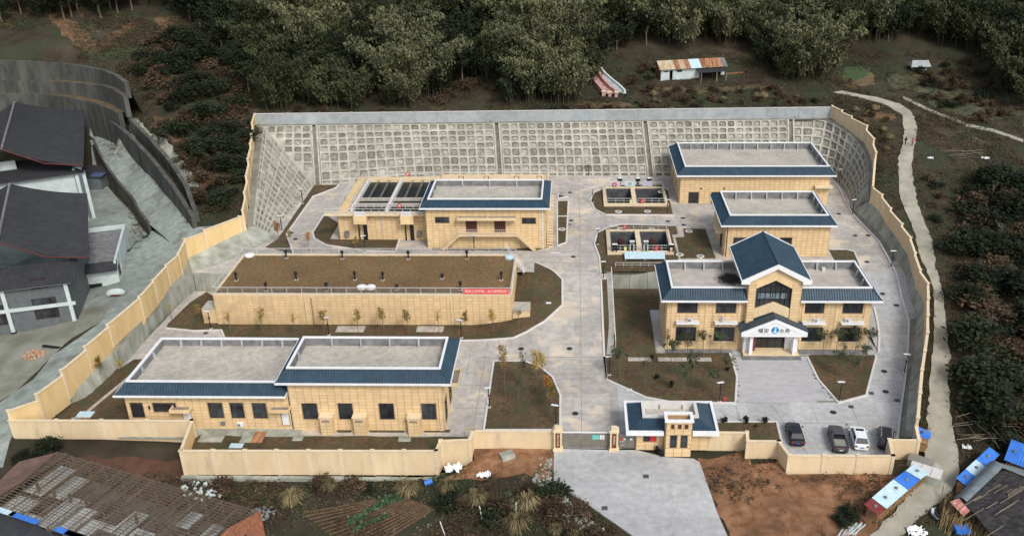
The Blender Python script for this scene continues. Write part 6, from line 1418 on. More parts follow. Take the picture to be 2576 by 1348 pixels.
def scooter(label, loc, rz, m):
    t = thing('parked_scooter', loc, label, 'scooter', None, rz)
    for y in (-.6, .62):
        mb = MB(); pts = [(0, y + .22 * math.cos(2 * math.pi * k / 12), .27 + .22 * math.sin(2 * math.pi * k / 12)) for k in range(13)]; mb.tube(pts, .06, 6, False); mb.tube([(-.05, y, .27), (.05, y, .27)], .1, 8); mb.build('wheel', tyre, t, local=True)
    mb = MB(); mb.add([(-.14, -.75, .5), (.14, -.75, .5), (.16, .0, .45), (-.16, .0, .45), (-.12, -.8, .8), (.12, -.8, .8), (.14, .02, .72), (-.14, .02, .72)], [(0, 3, 2, 1), (4, 5, 6, 7), (0, 1, 5, 4), (1, 2, 6, 5), (2, 3, 7, 6), (3, 0, 4, 7)]); mb.box(-.15, 0, .3, .15, .42, .4); mb.add([(-.2, .38, .3), (.2, .38, .3), (.16, .52, 1.0), (-.16, .52, 1.0), (-.2, .46, .3), (.2, .46, .3), (.16, .6, 1.0), (-.16, .6, 1.0)], [(0, 1, 2, 3), (4, 7, 6, 5), (0, 4, 5, 1), (1, 5, 6, 2), (2, 6, 7, 3), (3, 7, 4, 0)]); mb.build('body', m, t, local=True)
    MB().box(-.13, -.72, .8, .13, .0, .9).build('seat', M['black'], t, local=True); MB().tube([(-.35, .48, 1.05), (0, .56, 1.0), (.35, .48, 1.05)], .025, 5).build('handlebar', M['steel'], t, local=True); MB().lathe((0, .62, .82), [(.02, -.02), (.09, .0), (.08, .12), (.02, .15)], 8).build('headlamp', M['white'], t, local=True)
    MB().box(-.16, -1.0, .82, .16, -.72, 1.08).build('rear_box', M['black'], t, local=True); return t
scooter('black scooter parked against the gatehouse tower', (10.9, 95.9, .0), R(25), M['black'])

# ------------------------------------------------------------ outside surfaces
def patch(name, px, m, off=.07, res=1.2, rag=.6, skirt=.25):
    pts = [hit(u, v, T, 3)[:2] for u, v in px]; return drape(pts, T, off, res, rag, skirt).build(name, M[m] if isinstance(m, str) else m, kind='structure')
pathL = [(2097, 233), (2164, 247), (2231, 267), (2269, 290), (2274, 333), (2271, 367), (2259, 400), (2258, 448), (2262, 480), (2271, 516), (2291, 563), (2301, 590), (2310, 640), (2330, 679), (2345, 723), (2350, 775), (2350, 826), (2346, 898), (2340, 949), (2333, 1042), (2331, 1112), (2328, 1152), (2342, 1185), (2294, 1235), (2251, 1289), (2191, 1347), (2140, 1400)]
pathR = [(2117, 230), (2198, 245), (2264, 263), (2291, 282), (2306, 319), (2303, 349), (2298, 382), (2293, 420), (2296, 449), (2308, 516), (2328, 566), (2344, 606), (2354, 676), (2374, 749), (2379, 816), (2388, 898), (2384, 965), (2392, 1065), (2411, 1139), (2413, 1199), (2391, 1235), (2348, 1275), (2298, 1315), (2271, 1347), (2230, 1400)]
patch('dirt_path', pathL + pathR[::-1], 'track', .2, 1.1, .35, .5)
pl2 = [(2271, 243), (2294, 253), (2364, 286), (2431, 312), (2498, 326), (2574, 352)]
patch('field_path', pl2 + [(u, v + 7) for u, v in pl2[::-1]], 'track', .13, 1.0, .2)
patch('red_soil_ground', [(1748, 1160), (1885, 1128), (1892, 1165), (1975, 1160), (1990, 1194), (2250, 1196), (2290, 1215), (2262, 1265), (2205, 1325), (2190, 1400), (1860, 1400), (1808, 1290)], 'redsoil', .05, 1.5, 1.2)
patch('red_soil_ground', [(1115, 1205), (1190, 1162), (1192, 1128), (1392, 1130), (1392, 1215), (1310, 1192), (1210, 1206)], 'redsoil', .05, 1.5, .8)
patch('red_soil_ground', [(200, 1150), (455, 1155), (460, 1205), (380, 1205), (260, 1180)], mat('brown_red_soil', (.085, .042, .028), (.13, .065, .042), .5, .98, .8, 4, big=.2), .05, 1.3, .8)
for k, px in enumerate(([(50, 88), (250, 112), (246, 132), (190, 130), (60, 118)], [(250, 110), (330, 55), (345, 62), (255, 135)], [(385, 45), (440, 48), (460, 90), (430, 100), (400, 70)], [(405, 150), (440, 145), (445, 200), (415, 205)], [(385, 290), (430, 300), (465, 350), (440, 362), (400, 330)], [(500, 415), (540, 430), (548, 520), (520, 540), (505, 470)], [(2172, 280), (2255, 284), (2253, 300), (2180, 298)], [(1450, 262), (1560, 255), (1600, 268), (1500, 274)], [(1640, 222), (1800, 218), (1930, 214), (1940, 222), (1700, 236)], [(2120, 200), (2190, 170), (2200, 210), (2140, 225)])):
    patch('bare_soil', px, mat('dull_orange_soil', (.085, .05, .028), (.19, .108, .056), .9, .98, .8, 4, big=.3, bigscale=.25, detail=12) if k < 7 else mat('dry_verge', (.09, .07, .035), (.15, .11, .06), .5, .98, .8, 4, big=.3), .05, 1.0, 1.8)
patch('garden_plot', [(2125, 172), (2170, 168), (2185, 190), (2150, 205), (2118, 198)], mat('green_plot', (.03, .06, .025), (.06, .10, .04), 1, .95, .6, 5), .1, 1, .4)
for px in ([(2230, 190), (2330, 180), (2400, 205), (2330, 235), (2240, 222)], [(2360, 215), (2480, 235), (2520, 300), (2440, 300), (2330, 260)], [(2480, 160), (2576, 200), (2576, 320), (2540, 270)]):
    patch('terraced_field', px, mat('terrace_grass', (.055, .062, .032), (.11, .11, .06), .4, .98, .7, 4, big=.3, bigscale=.15), .08, 1.3, .8)
# west outer road and ramps
wout = [(p[0] - .6, p[1] + .25) for p in wl[:11]]
lroad = [hit(u, v, T, 3)[:2] for u, v in ((443, 530), (427, 608), (395, 640), (373, 656), (337, 689), (280, 769), (257, 809), (200, 850), (130, 897), (117, 915), (85, 955), (20, 1000), (-40, 1040), (-60, 1180), (8, 1175))]
drape([(p[0], p[1]) for p in wout] + [hit(483, 575, T, 6)[:2]] + lroad, T, .12, 1.3, 0, .3).build('outer_road', M['leftroad'], kind='structure')
RMP = [(p[0] + .3, p[1] + .1) for p in RAMPE]
drape([hit(208, 328, T, 8)[:2]] + RMP + [hit(u, v, T, 4)[:2] for u, v in ((400, 585), (427, 610), (487, 580), (443, 520), (383, 449), (333, 398), (277, 350), (233, 330))], TR_, .14, 1.2, 0, .2).build('ramp_road', M['leftroad'], kind='structure')
patch('house_yard', [(330, 585), (395, 575), (430, 612), (373, 656), (337, 689), (280, 769), (200, 762), (180, 850), (257, 809), (130, 897), (40, 1000), (-60, 1030), (-60, 850), (200, 820), (200, 700)] if False else [(180, 850), (257, 809), (285, 762), (200, 750), (-40, 830), (-60, 1040), (40, 985), (130, 897)], mat('yard_dirt', (.17, .17, .13), (.27, .275, .225), .3, .97, .5, 3, big=.25, bigscale=.1), .06, 1.5, .3)
drape([(p[0] - .5, p[1] - .3) for p in YARDP[:7]] + [hit(u, v, T, 3)[:2] for u, v in ((400, 592), (428, 612), (373, 656), (337, 700), (285, 765))] + [(-95, 128), (-112, 150), (-112, YARDP[0][1] - .5)], T, .07, 1.5, 0, 0).build('house_yard', M['leftroad'], kind='structure')
def ribbonwall(label, px, zbase, h, m='mossconc', thick=.6, seg=3.0):
    top = []
    for (u, v), hh in zip(px, h if isinstance(h, (list, tuple)) else [h] * len(px)):
        x, y, z = hit(u, v, T, 5); top.append((x, y, z + hh))
    return cliff(label, top, lambda x, y: T(x, y) - .6, thick, seg, m)
darkconc = 'darkwall'
cliff('dark retaining wall dropping from the ramp to the upper house yard', [(p[0], p[1], p[2] + .35) for p in RAMPE], lambda x, y: 3.0, .5, 2.6, 'darkwall')
ribbonwall('weathered grey retaining wall above the ramp, lower tier', [(278, 352), (333, 400), (385, 452), (443, 522), (487, 578)], None, [5.5, 5.5, 5, 4.2, 2.6], darkconc, .8)
ribbonwall('upper tier of the grey retaining wall above the ramp', [(330, 335), (380, 385), (430, 440), (470, 500), (492, 560)], None, [3.5, 3.4, 3.0, 2.6, 1.6], darkconc, .8)
TERR = [(-90, 326, 232, 228, 203, 199, 152), (0, 326, 234, 230, 204, 200, 153), (80, 326, 236, 231, 205, 200, 155), (150, 328, 240, 235, 207, 200, 160), (210, 336, 250, 243, 211, 204, 166), (262, 350, 262, 254, 215, 211, 176), (295, 366, 274, 270, 226, 221, 190), (318, 384, 286, 284, 242, 236, 208)]
rows_ = [[], [], [], [], [], []]
for u, b0, t0, b1, t1, b2, t2 in TERR:
    z = 8.0
    for k, (b_, t_) in enumerate(((b0, t0), (b1, t1), (b2, t2))):
        x, y = at(u, b_, z); lo, hi = .3, 14
        for _ in range(30):
            m_ = (lo + hi) / 2
            if proj(x, y, z + m_)[1] > t_: lo = m_
            else: hi = m_
        rows_[2 * k].append((x, y, z)); rows_[2 * k + 1].append((x, y, z + m_)); z += m_ + .3
for k, lab in enumerate(('lowest curved terrace wall above the upper house', 'middle curved terrace wall on the west hill', 'topmost curved terrace wall on the west hill')):
    B_, T_ = rows_[2 * k], rows_[2 * k + 1]
    cliff(lab, T_, lambda x, y, B_=B_: float(np.interp(x, [q[0] for q in B_], [q[2] for q in B_])) - .6, 1.0, 2.6, 'darkwall')
    nxt = rows_[2 * k + 2] if k < 2 else [(x, y + 5, T(x, y + 5)) for x, y, z in T_]
    strip('terrace_ledge', [(x, y + .8, z - .02) for x, y, z in T_], [(x, y + .6, z) for x, y, z in nxt], MATS['dry_verge'], wob=.2)
def rocky(px, lab):
    pass
patch('rock_face', [(322, 292), (345, 300), (395, 350), (400, 372), (330, 345)], 'oldconc', .15, 1, .5); patch('rock_face', [(398, 345), (420, 352), (480, 430), (500, 470), (460, 468), (405, 385)], 'oldconc', .15, 1, .6)
# ------------------------------------------------------------ houses of the village, west
def vplane(P, Q, u, v):
    """point seen at (u,v) on the upright plane through P and Q"""
    d = ray(u, v); n = np.array([-(Q[1] - P[1]), Q[0] - P[0]]); t = (n[0] * P[0] + n[1] * P[1]) / (n[0] * d[0] + n[1] * d[1])
    return (float(d[0] * t), float(d[1] * t), float(d[2] * t + CAM_H))
def curved_roof(t, Rf, Rb, Ef, Eb, sag=.35, lift=.45, thick=.25, n=7, m_=None, name='roof_slope'):
    """one slope from ridge to eave with the upward sweep of a village roof"""
    Rf, Rb, Ef, Eb = map(Vector, (Rf, Rb, Ef, Eb)); mb = MB()
    for i in range(n + 1):
        for j in range(n + 1):
            a, b = i / n, j / n; p = (Rf * (1 - a) + Rb * a) * (1 - b) + (Ef * (1 - a) + Eb * a) * b
            p.z += -sag * math.sin(math.pi * b) + lift * (b ** 2) * (abs(2 * a - 1) ** 3); mb.v.append(tuple(p))
    k = n + 1
    for i in range(n):
        for j in range(n): mb.f.append((i * k + j, (i + 1) * k + j, (i + 1) * k + j + 1, i * k + j + 1))
    top = list(mb.v); b0 = len(top); mb.v += [(p[0], p[1], p[2] - thick) for p in top]; mb.f += [tuple(b0 + q for q in f[::-1]) for f in list(mb.f)]
    edge = [i * k for i in range(k)] + [n * k + j for j in range(1, k)] + [i * k + n for i in range(n - 1, -1, -1)] + [j for j in range(n - 1, 0, -1)]
    for q in range(len(edge)): a, b = edge[q], edge[(q + 1) % len(edge)]; mb.f.append((a, b, b0 + b, b0 + a))
    o = mb.build(name, m_ or M['darkroof'], t)
    rb = MB(); L = (Rb - Rf).length; c = int(L / .5)
    for i in range(c + 1):
        a = i / c; pts = []
        for j in range(n + 1):
            b = j / n; p = (Rf * (1 - a) + Rb * a) * (1 - b) + (Ef * (1 - a) + Eb * a) * b; p.z += -sag * math.sin(math.pi * b) + lift * (b ** 2) * (abs(2 * a - 1) ** 3) + .03; pts.append(p)
        rb.tube(pts, .06, 3, False)
    rb.build('tile_roll', m_ or M['darkroof'], o, kind='stuff'); return o
t = thing('village_house', (-86, 125, 1.7), 'large village house with dark swept roof, white posts and grey brick front', 'house')
G0, G1 = at3(0, 842, 1.7), at3(200, 816, 1.7); d = Vector((G1[0] - G0[0], G1[1] - G0[1], 0)).normalized(); nrm = Vector((-d.y, d.x, 0))
A0 = Vector(G1) - d * 26
def HP(s, z, off=0.0): p = Vector(G1) - d * s - nrm * off; return (p.x, p.y, z)
zt = 9.6
def hq(s0, z0, s1, z1, y0, y1):
    a, b = Vector(HP(s0, 0)), Vector(HP(s1, 0)); c = (a + b) / 2 + nrm * (y0 + y1) / 2
    return MB().obox((c.x, c.y, (z0 + z1) / 2), d * abs(s1 - s0) / 2, nrm * abs(y1 - y0) / 2, (0, 0, (z1 - z0) / 2))
wins = []
for (u0, v0, u1, v1) in ((71, 717 - 15, 122, 741 - 18), (77, 755 - 2, 153, 803 - 6), (-20, 770, 36, 815), (-30, 722, 5, 738)):
    p = vplane(G0, G1, u0, v0); q = vplane(G0, G1, u1, v1); s_a = (Vector(G1) - Vector(p)).dot(d); s_b = (Vector(G1) - Vector(q)).dot(d); wins.append((26 - s_a, q[2], 26 - s_b, p[2]))
fc = Facade(t); A_ = Vector(G1) - d * 26
fc.face((A_.x, A_.y), (G1[0], G1[1]), 1.0, zt, wins, tiles=False, inset=.3)
bk_ = Vector(G1) + nrm * 16; fc.face((G1[0], G1[1]), (bk_.x, bk_.y), 1.0, zt, tiles=False); o = fc.wall.build('wall', M['brick'], t)
for q in wins: window(t, (A_.x, A_.y), (d.x, d.y), *q, cols=3, rows=2, frame=M['brownmetal'])
for s in (.2, 9.2, 18.5): hq(s, 1.4, s + .55, zt, -.35, -.05).build('column', M['housewhite'], t); hq(s - .1, 1.3, s + .65, 2.0, -.42, .02).build('column_base', M['black'], t)
hq(-.3, 5.4, 26, 5.95, -.28, -.02).build('beam', M['housewhite'], t); hq(-.3, zt - .45, 26, zt, -.3, -.02).build('beam', M['housewhite'], t)
# skirt roof under the big roof
sk0, sk1 = [Vector(HP(-1.2, 9.75, 1.0)), Vector(HP(26, 9.75, 1.0))]; sk2, sk3 = Vector(HP(26, 11.6, -3.4)), Vector(HP(-1.2, 11.6, -3.4))
mb = MB().add([sk0, sk1, sk2, sk3, sk0 - Vector((0, 0, .2)), sk1 - Vector((0, 0, .2)), sk2 - Vector((0, 0, .2)), sk3 - Vector((0, 0, .2))], [(0, 3, 2, 1), (4, 5, 6, 7), (0, 1, 5, 4), (1, 2, 6, 5), (2, 3, 7, 6), (3, 0, 4, 7)]); sk = mb.build('skirt_roof', M['darkroof'], t)
rb = MB()
for i in range(66): f = i / 65; rb.tube([sk0 * (1 - f) + sk1 * f + Vector((0, 0, .02)), sk3 * (1 - f) + sk2 * f + Vector((0, 0, .02))], .08, 4, False)
rb.build('tile_roll', M['darkroof'], sk, kind='stuff')
hq(14.5, 11.0, 18.5, 12.6, 3.6, 3.9).build('upper_wall', M['housewhite'], t); hq(18.51, 11.0, 26, 12.6, 3.6, 3.9).build('upper_wall', M['brownmetal'], t)
Rf, Rb, Ef, Eb = at3(-6, 608, 15.8), at3(25, 464, 15.8), at3(223, 657, 11.6), at3(220, 493, 11.6)
curved_roof(t, Rf, Rb, Ef, Eb)
Lf = (2 * Rf[0] - Ef[0], 2 * Rf[1] - Ef[1] + .0, 11.6); Lb = (2 * Rb[0] - Eb[0], 2 * Rb[1] - Eb[1], 11.6); curved_roof(t, Rb, Rf, Lb, Lf)
MB().tube([Vector(Rf) + Vector((0, 0, .15)), Vector(Rb) + Vector((0, 0, .15))], .22, 6).build('ridge_cap', M['parapet'], t)
mb = MB(); mb.tube([Vector(Rf) + Vector((0, 0, -.1)), (Vector(Rf) + Vector(Ef)) / 2 + Vector((0, 0, -.9)), Vector(Ef) + Vector((0, 0, .6))], .13, 5); mb.build('verge_board', mat('dull_red_board', (.10, .03, .03), rough=.8), t)
# white wing with roof terrace
t = thing('village_house', (-80.5, 137, 2), 'white plastered annexe with flat grey roof terrace and square dark doorway', 'house')
W1 = at3(306, 724, 2.0); n3 = Vector((-.33, .944, 0)); c2 = Vector((.944, .33, 0)); LW = 8.6; W0 = tuple(Vector(W1) - c2 * LW)
def wq(s0, z0, s1, z1, y0, y1): c = Vector(W0) + c2 * (s0 + s1) / 2 + n3 * (y0 + y1) / 2; return MB().obox((c.x, c.y, (z0 + z1) / 2), c2 * abs(s1 - s0) / 2, n3 * abs(y1 - y0) / 2, (0, 0, (z1 - z0) / 2))
dp = 17.5
pA = vplane(W0, W1, 222, 716); pB = vplane(W0, W1, 266, 752); sa = (Vector(pA) - Vector(W0)).dot(c2); sb = (Vector(pB) - Vector(W0)).dot(c2)
for r in rect_minus((0, 1.2, LW, 6.3), [(sa, max(1.9, pB[2]), sb, pA[2])]): wq(r[0], r[1], r[2], r[3], 0, .3).build('wall', M['housewhite'], t)
wq(sa, max(1.9, pB[2]), sb, pA[2], .18, .25).build('doorway', M['black'], t)
wq(0, 1.2, .3, 6.3, .302, dp).build('wall', M['housewhite'], t)
for r in rect_minus((.302, 1.2, dp, 6.3), [(1.0, 3.2, 4.2, 5.6)]): wq(LW - .3, r[1], LW, r[3], r[0], r[2]).build('wall', M['housewhite'], t)
wq(LW - .22, 3.2, LW - .16, 5.6, 1.0, 4.2).build('side_window', M['brownmetal'], t)
wq(.3, 5.9, LW - .3, 6.1, .3, dp - .1).build('roof_terrace', M['parapet'], t)
for r in ((-.05, 6.302, .35, 7.1, 0, dp), (LW - .35, 6.302, LW + .05, 7.1, 0, dp), (.352, 6.302, LW - .352, 7.1, dp - .35, dp)): wq(*r).build('parapet', M['housewhite'], t)
s0_, s1_, s2_, s3_ = [Vector((*(Vector(W0) + c2 * a + n3 * b).xy, z)) for a, b, z in ((-.2, -1.1, 6.0), (LW + .1, -1.1, 6.0), (LW + .1, .6, 7.0), (-.2, .6, 7.0))]
mb = MB().add([s0_, s1_, s2_, s3_] + [q - Vector((0, 0, .2)) for q in (s0_, s1_, s2_, s3_)], [(0, 1, 2, 3), (4, 7, 6, 5), (0, 4, 5, 1), (1, 5, 6, 2), (2, 6, 7, 3), (3, 7, 4, 0)]); sk = mb.build('skirt_roof', M['darkroof'], t); rb = MB()
for i in range(22): f = i / 21; rb.tube([s0_ * (1 - f) + s1_ * f, s3_ * (1 - f) + s2_ * f], .07, 4, False)
rb.build('tile_roll', M['darkroof'], sk, kind='stuff')
# upper house
t = thing('village_house', (-112, 170, 4), 'upper village house with dark swept roof and white gable wall', 'house')
Rf, Rb, Ef, Eb = at3(4, 376, 19.5), at3(37, 258, 19.5), at3(210, 424, 14.2), at3(213, 283, 14.2)
curved_roof(t, Rf, Rb, Ef, Eb); Lf = (2 * Rf[0] - Ef[0], 2 * Rf[1] - Ef[1], 14.2); Lb = (2 * Rb[0] - Eb[0], 2 * Rb[1] - Eb[1], 14.2); curved_roof(t, Rb, Rf, Lb, Lf)
MB().tube([Vector(Rf) + Vector((0, 0, .15)), Vector(Rb) + Vector((0, 0, .15))], .22, 6).build('ridge_cap', M['parapet'], t)
mb = MB(); mb.tube([Vector(Rf) + Vector((0, 0, -.1)), (Vector(Rf) + Vector(Ef)) / 2 + Vector((0, 0, -.9)), Vector(Ef) + Vector((0, 0, .6))], .13, 5); mb.build('verge_board', MATS['dull_red_board'], t)
k0, k1, k2, k3 = Vector(at3(212, 432, 13.2)), Vector(at3(-60, 468, 13.2)), Vector(at3(-60, 418, 14.6)), Vector(at3(120, 398, 14.6))
mb = MB().add([k0, k1, k2, k3] + [q - Vector((0, 0, .25)) for q in (k0, k1, k2, k3)], [(0, 3, 2, 1), (4, 5, 6, 7), (0, 1, 5, 4), (1, 2, 6, 5), (2, 3, 7, 6), (3, 0, 4, 7)]); sk = mb.build('skirt_roof', M['darkroof'], t); rb = MB()
for i in range(60): f = i / 59; rb.tube([k0 * (1 - f) + k1 * f + Vector((0, 0, .02)), k3 * (1 - f) + k2 * f + Vector((0, 0, .02))], .08, 4, False)
rb.build('tile_roll', M['darkroof'], sk, kind='stuff')
c0 = k0 + (k1 - k0) * .10; dd = (k1 - k0).normalized(); nn_ = Vector((dd.y, -dd.x, 0)); nn_ = nn_ if nn_.y > 0 else -nn_
wc = c0 + dd * 13 + nn_ * 1.2
MB().obox((wc.x, wc.y, 8.0), dd * 13, nn_ * .2, (0, 0, 5.0)).build('front_wall', M['housewhite'], t)
wc = c0 + nn_ * 9; MB().obox((wc.x, wc.y, 8.3), dd * .25, nn_ * 8, (0, 0, 5.4)).build('side_wall', M['housewhite'], t)
for s in (.0, 1.3): p = c0 - dd * (.3 + s) + nn_ * .9; MB().obox((p.x, p.y, 8.0), dd * .3, nn_ * .3, (0, 0, 5.0)).build('column', M['housewhite'], t)
wc = c0 + dd * 12 + nn_ * 5; MB().obox((wc.x, wc.y, 14.8), dd * 2, nn_ * .2, (0, 0, 1.0)).build('upper_wall', M['housewhite'], t)
t = thing('yard_shed', (*hit(235, 450, T, 4)[:2], 3), 'low dark lean to with blue tarp behind the village house', 'shed'); p = hit(240, 470, T, 4)
MB().box(p[0] - 3.5, p[1] - 2, p[2], p[0] + 2.5, p[1] + 5, p[2] + 3).build('wall', M['brick'], t); MB().box(p[0] - 3.8, p[1] - 2.3, p[2] + 3.01, p[0] + 2.8, p[1] + 5.3, p[2] + 3.2).build('roof', M['darkroof'], t); MB().box(p[0] + .6, p[1] - 2.6, p[2] + 3.21, p[0] + 3.2, p[1] - .2, p[2] + 3.35).build('tarp', mat('dull_blue_tarp', (.06, .09, .19), (.1, .14, .26), 3, .8), t)
def heap(name, px, r, h, m_, lab, cat, n=90, s=.16, zf=None):
    x, y, z = hit(px[0], px[1], zf or T, 2); t = thing(name, (x, y, z), lab, cat); mb = MB(); rr = random.Random(int(px[0]))
    for k in range(n):
        a = rr.uniform(0, 6.28); q = rr.random() ** .6 * r; hh = h * (1 - q / r) * rr.uniform(.4, 1); u_ = Vector((rr.gauss(0, 1), rr.gauss(0, 1), rr.gauss(0, .6))).normalized(); v_ = u_.orthogonal().normalized(); w_ = u_.cross(v_)
        mb.obox((x + q * math.cos(a), y + q * math.sin(a) * .8, z + hh), u_ * s * rr.uniform(.5, 1.8), v_ * s * rr.uniform(.5, 1), w_ * s * rr.uniform(.4, .8))
    mb.build('pieces', m_, t, kind='stuff'); return t
heap('brick_heap', (90, 893), 1.7, .9, mat('heap_brick', (.35, .20, .12), (.5, .33, .22), 3, .9), 'heap of broken bricks on the village yard', 'heap', 160, .14)
heap('rubble_heap', (310, 588), 1.2, .5, M['track'], 'small heap of rubble and boards beside the ramp foot', 'heap', 60, .15)
p = hit(130, 875, T, 2); t = thing('timber_beam', p, 'dark timber beam lying behind the brick heap', 'beam'); MB().obox((p[0], p[1], p[2] + .2), (1.5, -.35, 0), (.05, .2, 0), (0, 0, .12)).build('beam', M['black'], t)
p = hit(292, 742, T, 2); t = thing('covered_vehicle', p, 'small vehicle under a white cover beside the annexe door', 'vehicle')
mb = MB(); mb.lathe((0, 0, 0), [(1.0, .1), (1.05, .5), (.85, .95), (.4, 1.15), (.05, 1.2)], 16); mb.v = [(p[0] + 1.45 * x * .95 + .2 * y, p[1] + .55 * y + .3 * x, p[2] + z) for x, y, z in mb.v]; mb.build('cover', M['housewhite'], t)
MB().box(p[0] - .6, p[1] - .8, p[2] + .02, p[0] + 1.1, p[1] - .5, p[2] + .35).build('red_bumper', MATS['dull_red_board'], t)

# ------------------------------------------------------------ ruined shed frame, front left
t = thing('ruined_shed', (-55, 88, -2.5), 'long roofless shed with rusty lattice roof frame and brick gable', 'shed')
zr = 1.6; q0, q1 = Vector(at3(143, 1137, zr)), Vector(at3(647, 1286, zr)); q3 = Vector(at3(-45, 1268, zr - .9)); q2 = q1 + (q3 - q0)
rm = mat('frame_timber', (.115, .085, .06), (.20, .155, .115), 3, .9)
mb = MB()
N1 = 24
for i in range(N1 + 1): f = i / N1; a, b = q0 + (q3 - q0) * f, q1 + (q2 - q1) * f; MB().tube([a, b], .05, 4).build('purlin', rm, t)
for i in range(13):
    f = i / 12; a, b = q0 + (q1 - q0) * f, q3 + (q2 - q3) * f; tr = MB(); tr.tube([a - Vector((0, 0, .12)), b - Vector((0, 0, .12))], .07, 4); tr.tube([a - Vector((0, 0, 1.1)), b - Vector((0, 0, 1.1))], .05, 4)
    for k in range(12): g0, g1 = k / 12, (k + 1) / 12; p0 = a + (b - a) * g0; p1 = a + (b - a) * g1; tr.tube([p0 - Vector((0, 0, .15 if k % 2 else 1.1)), p1 - Vector((0, 0, 1.1 if k % 2 else .15))], .035, 3, False)
    tr.build('roof_truss', rm, t)
    for g in (0, .5, 1):
        p0 = a + (b - a) * g; MB().box(p0.x - .12, p0.y - .12, T(p0.x, p0.y) - .4, p0.x + .12, p0.y + .12, p0.z - .15).build('post', rm, t)
bt = MB(); rr = random.Random(4)
for i in range(150):
    f = i / 149 
    if rr.random() < .14: continue
    a, b = q0 + (q1 - q0) * f, q3 + (q2 - q3) * f; bt.tube([a + Vector((0, 0, .09)) - (b - a) * rr.uniform(0, .03), a * rr.uniform(0, .35) ** 2 + b * 1 + Vector((0, 0, .09))] if False else [a + Vector((0, 0, .09)) - (b - a) * rr.uniform(0, .03), a + (b - a) * rr.choice((1, 1, 1, .6, .45)) + Vector((rr.uniform(-.2, .2), 0, .09))], .036, 3, False)
bt.build('batten', rm, t, kind='stuff')
for f, g, a, b in ((.02, .05, .09, .5), (.13, .12, .08, .38), (.22, .42, .1, .5), (.02, .62, .12, .3), (.3, .5, .09, .42), (.40, .62, .12, .35), (.52, .35, .07, .5), (.47, .72, .09, .26), (.6, .55, .09, .3), (.72, .12, .06, .25), (.64, .75, .1, .2), (.85, .2, .05, .3), (.12, .8, .1, .2)):
    c0_ = q0 + (q1 - q0) * f + (q3 - q0) * g - Vector((0, 0, 1.5)); e1 = (q1 - q0) * a; e2 = (q3 - q0) * b
    MB().add([c0_, c0_ + e1, c0_ + e1 + e2, c0_ + e2] + [q_ - Vector((0, 0, .08)) for q_ in (c0_, c0_ + e1, c0_ + e1 + e2, c0_ + e2)], [(0, 3, 2, 1), (4, 5, 6, 7), (0, 1, 5, 4), (1, 2, 6, 5), (2, 3, 7, 6), (3, 0, 4, 7)]).build('ceiling_panel', mat('ceiling_panel', (.42, .46, .44), (.6, .64, .62), 1.2, .8), t)
fl = drape([(p_.x, p_.y) for p_ in (q0, q1, q2, q3)], lambda x, y: T(x, y), .15, 2).build('shed_floor', mat('shed_floor', (.05, .045, .038), (.17, .16, .145), .7, .97, .6, 4), t)
# left lean-to plane of old sheet and the brick gable
pl = [Vector(at3(48, 1160, zr - .1)), q0, Vector(at3(61, 1205, zr + .1)), Vector(at3(-20, 1255, zr - .6)), Vector(at3(-30, 1235, zr - .6))]
MB().add(pl + [p_ - Vector((0, 0, .15)) for p_ in pl], [(0, 4, 3, 2, 1), (5, 6, 7, 8, 9)] + [(i, (i + 1) % 5, 5 + (i + 1) % 5, 5 + i) for i in range(5)]).build('old_roof_sheet', mat('brown_old_sheet', (.12, .075, .055), (.17, .11, .085), 1, .9), t)
gd = (q2 - q1).normalized(); gb = MB(); zg = T(q1.x, q1.y) - .5
g0 = q1 + Vector((.25, -.1, .15)); g1 = g0 + gd * 9; gn = Vector((-gd.y, gd.x, 0)).normalized() * .3
pts_ = [Vector((g0.x, g0.y, zg)), Vector((g1.x, g1.y, zg)), Vector((g1.x, g1.y, g0.z + .3)), (g0 + g1) / 2 + Vector((0, 0, 1.4)), g0]
gb.add(pts_ + [p_ + gn for p_ in pts_], [(0, 1, 2, 3, 4), (9, 8, 7, 6, 5)] + [(i, 5 + i, 5 + (i + 1) % 5, (i + 1) % 5) for i in range(5)]); gb.build('brick_gable', M['redbrick'], t)
c_ = g0 + gd * 3.0 - gn * .1; out_ = gn.normalized() if gn.x > 0 else -gn.normalized()
for s_ in (0, 1.0): p_ = c_ + gd * s_ + out_ * (.34 if gn.x > 0 else .05); MB().obox((p_.x, p_.y, -.2), gd * .44, out_ * .05, (0, 0, .7)).build('window', M['frame'], t)
for f, g in ((.1, 'paletin'), (.22, 'bluetin'), (.45, 'bluetin'), (.5, 'paletin')):
    p_ = q3 + (q2 - q3) * f; e1 = (q2 - q3).normalized(); MB().obox((p_.x, p_.y, p_.z + .1), e1 * 2.2, Vector((-e1.y, e1.x, 0)) * .35, (0, 0, .04)).build('eave_sheet', M[g], t)
heap('debris_heap', (520, 1225), 3.0, .5, M['housewhite'], 'scattered pale boards between the ruined shed and the front wall', 'debris', 46, .2); heap('debris_heap', (660, 1290), 1.6, .6, M['parapet'], 'grey broken boards beside the brick gable of the ruined shed', 'debris', 40, .18)
t = thing('dark_lean_to', (*at(60, 1330, -1), -2), 'dark sagging lean to roof in the bottom left corner', 'shed')
e0, e1_, e2_, e3_ = [Vector(at3(u, v, z)) for u, v, z in ((-60, 1285, .4), (25, 1285, .5), (175, 1365, .2), (-60, 1400, -.6))]
MB().add([e0, e1_, e2_, e3_] + [q_ - Vector((0, 0, .2)) for q_ in (e0, e1_, e2_, e3_)], [(0, 3, 2, 1), (4, 5, 6, 7), (0, 1, 5, 4), (1, 2, 6, 5), (2, 3, 7, 6), (3, 0, 4, 7)]).build('roof', M['darkroof'], t)
MB().box(e0.x, e3_.y, -3.5, e1_.x, e0.y - .4, -.4).build('wall', M['mossconc'], t)

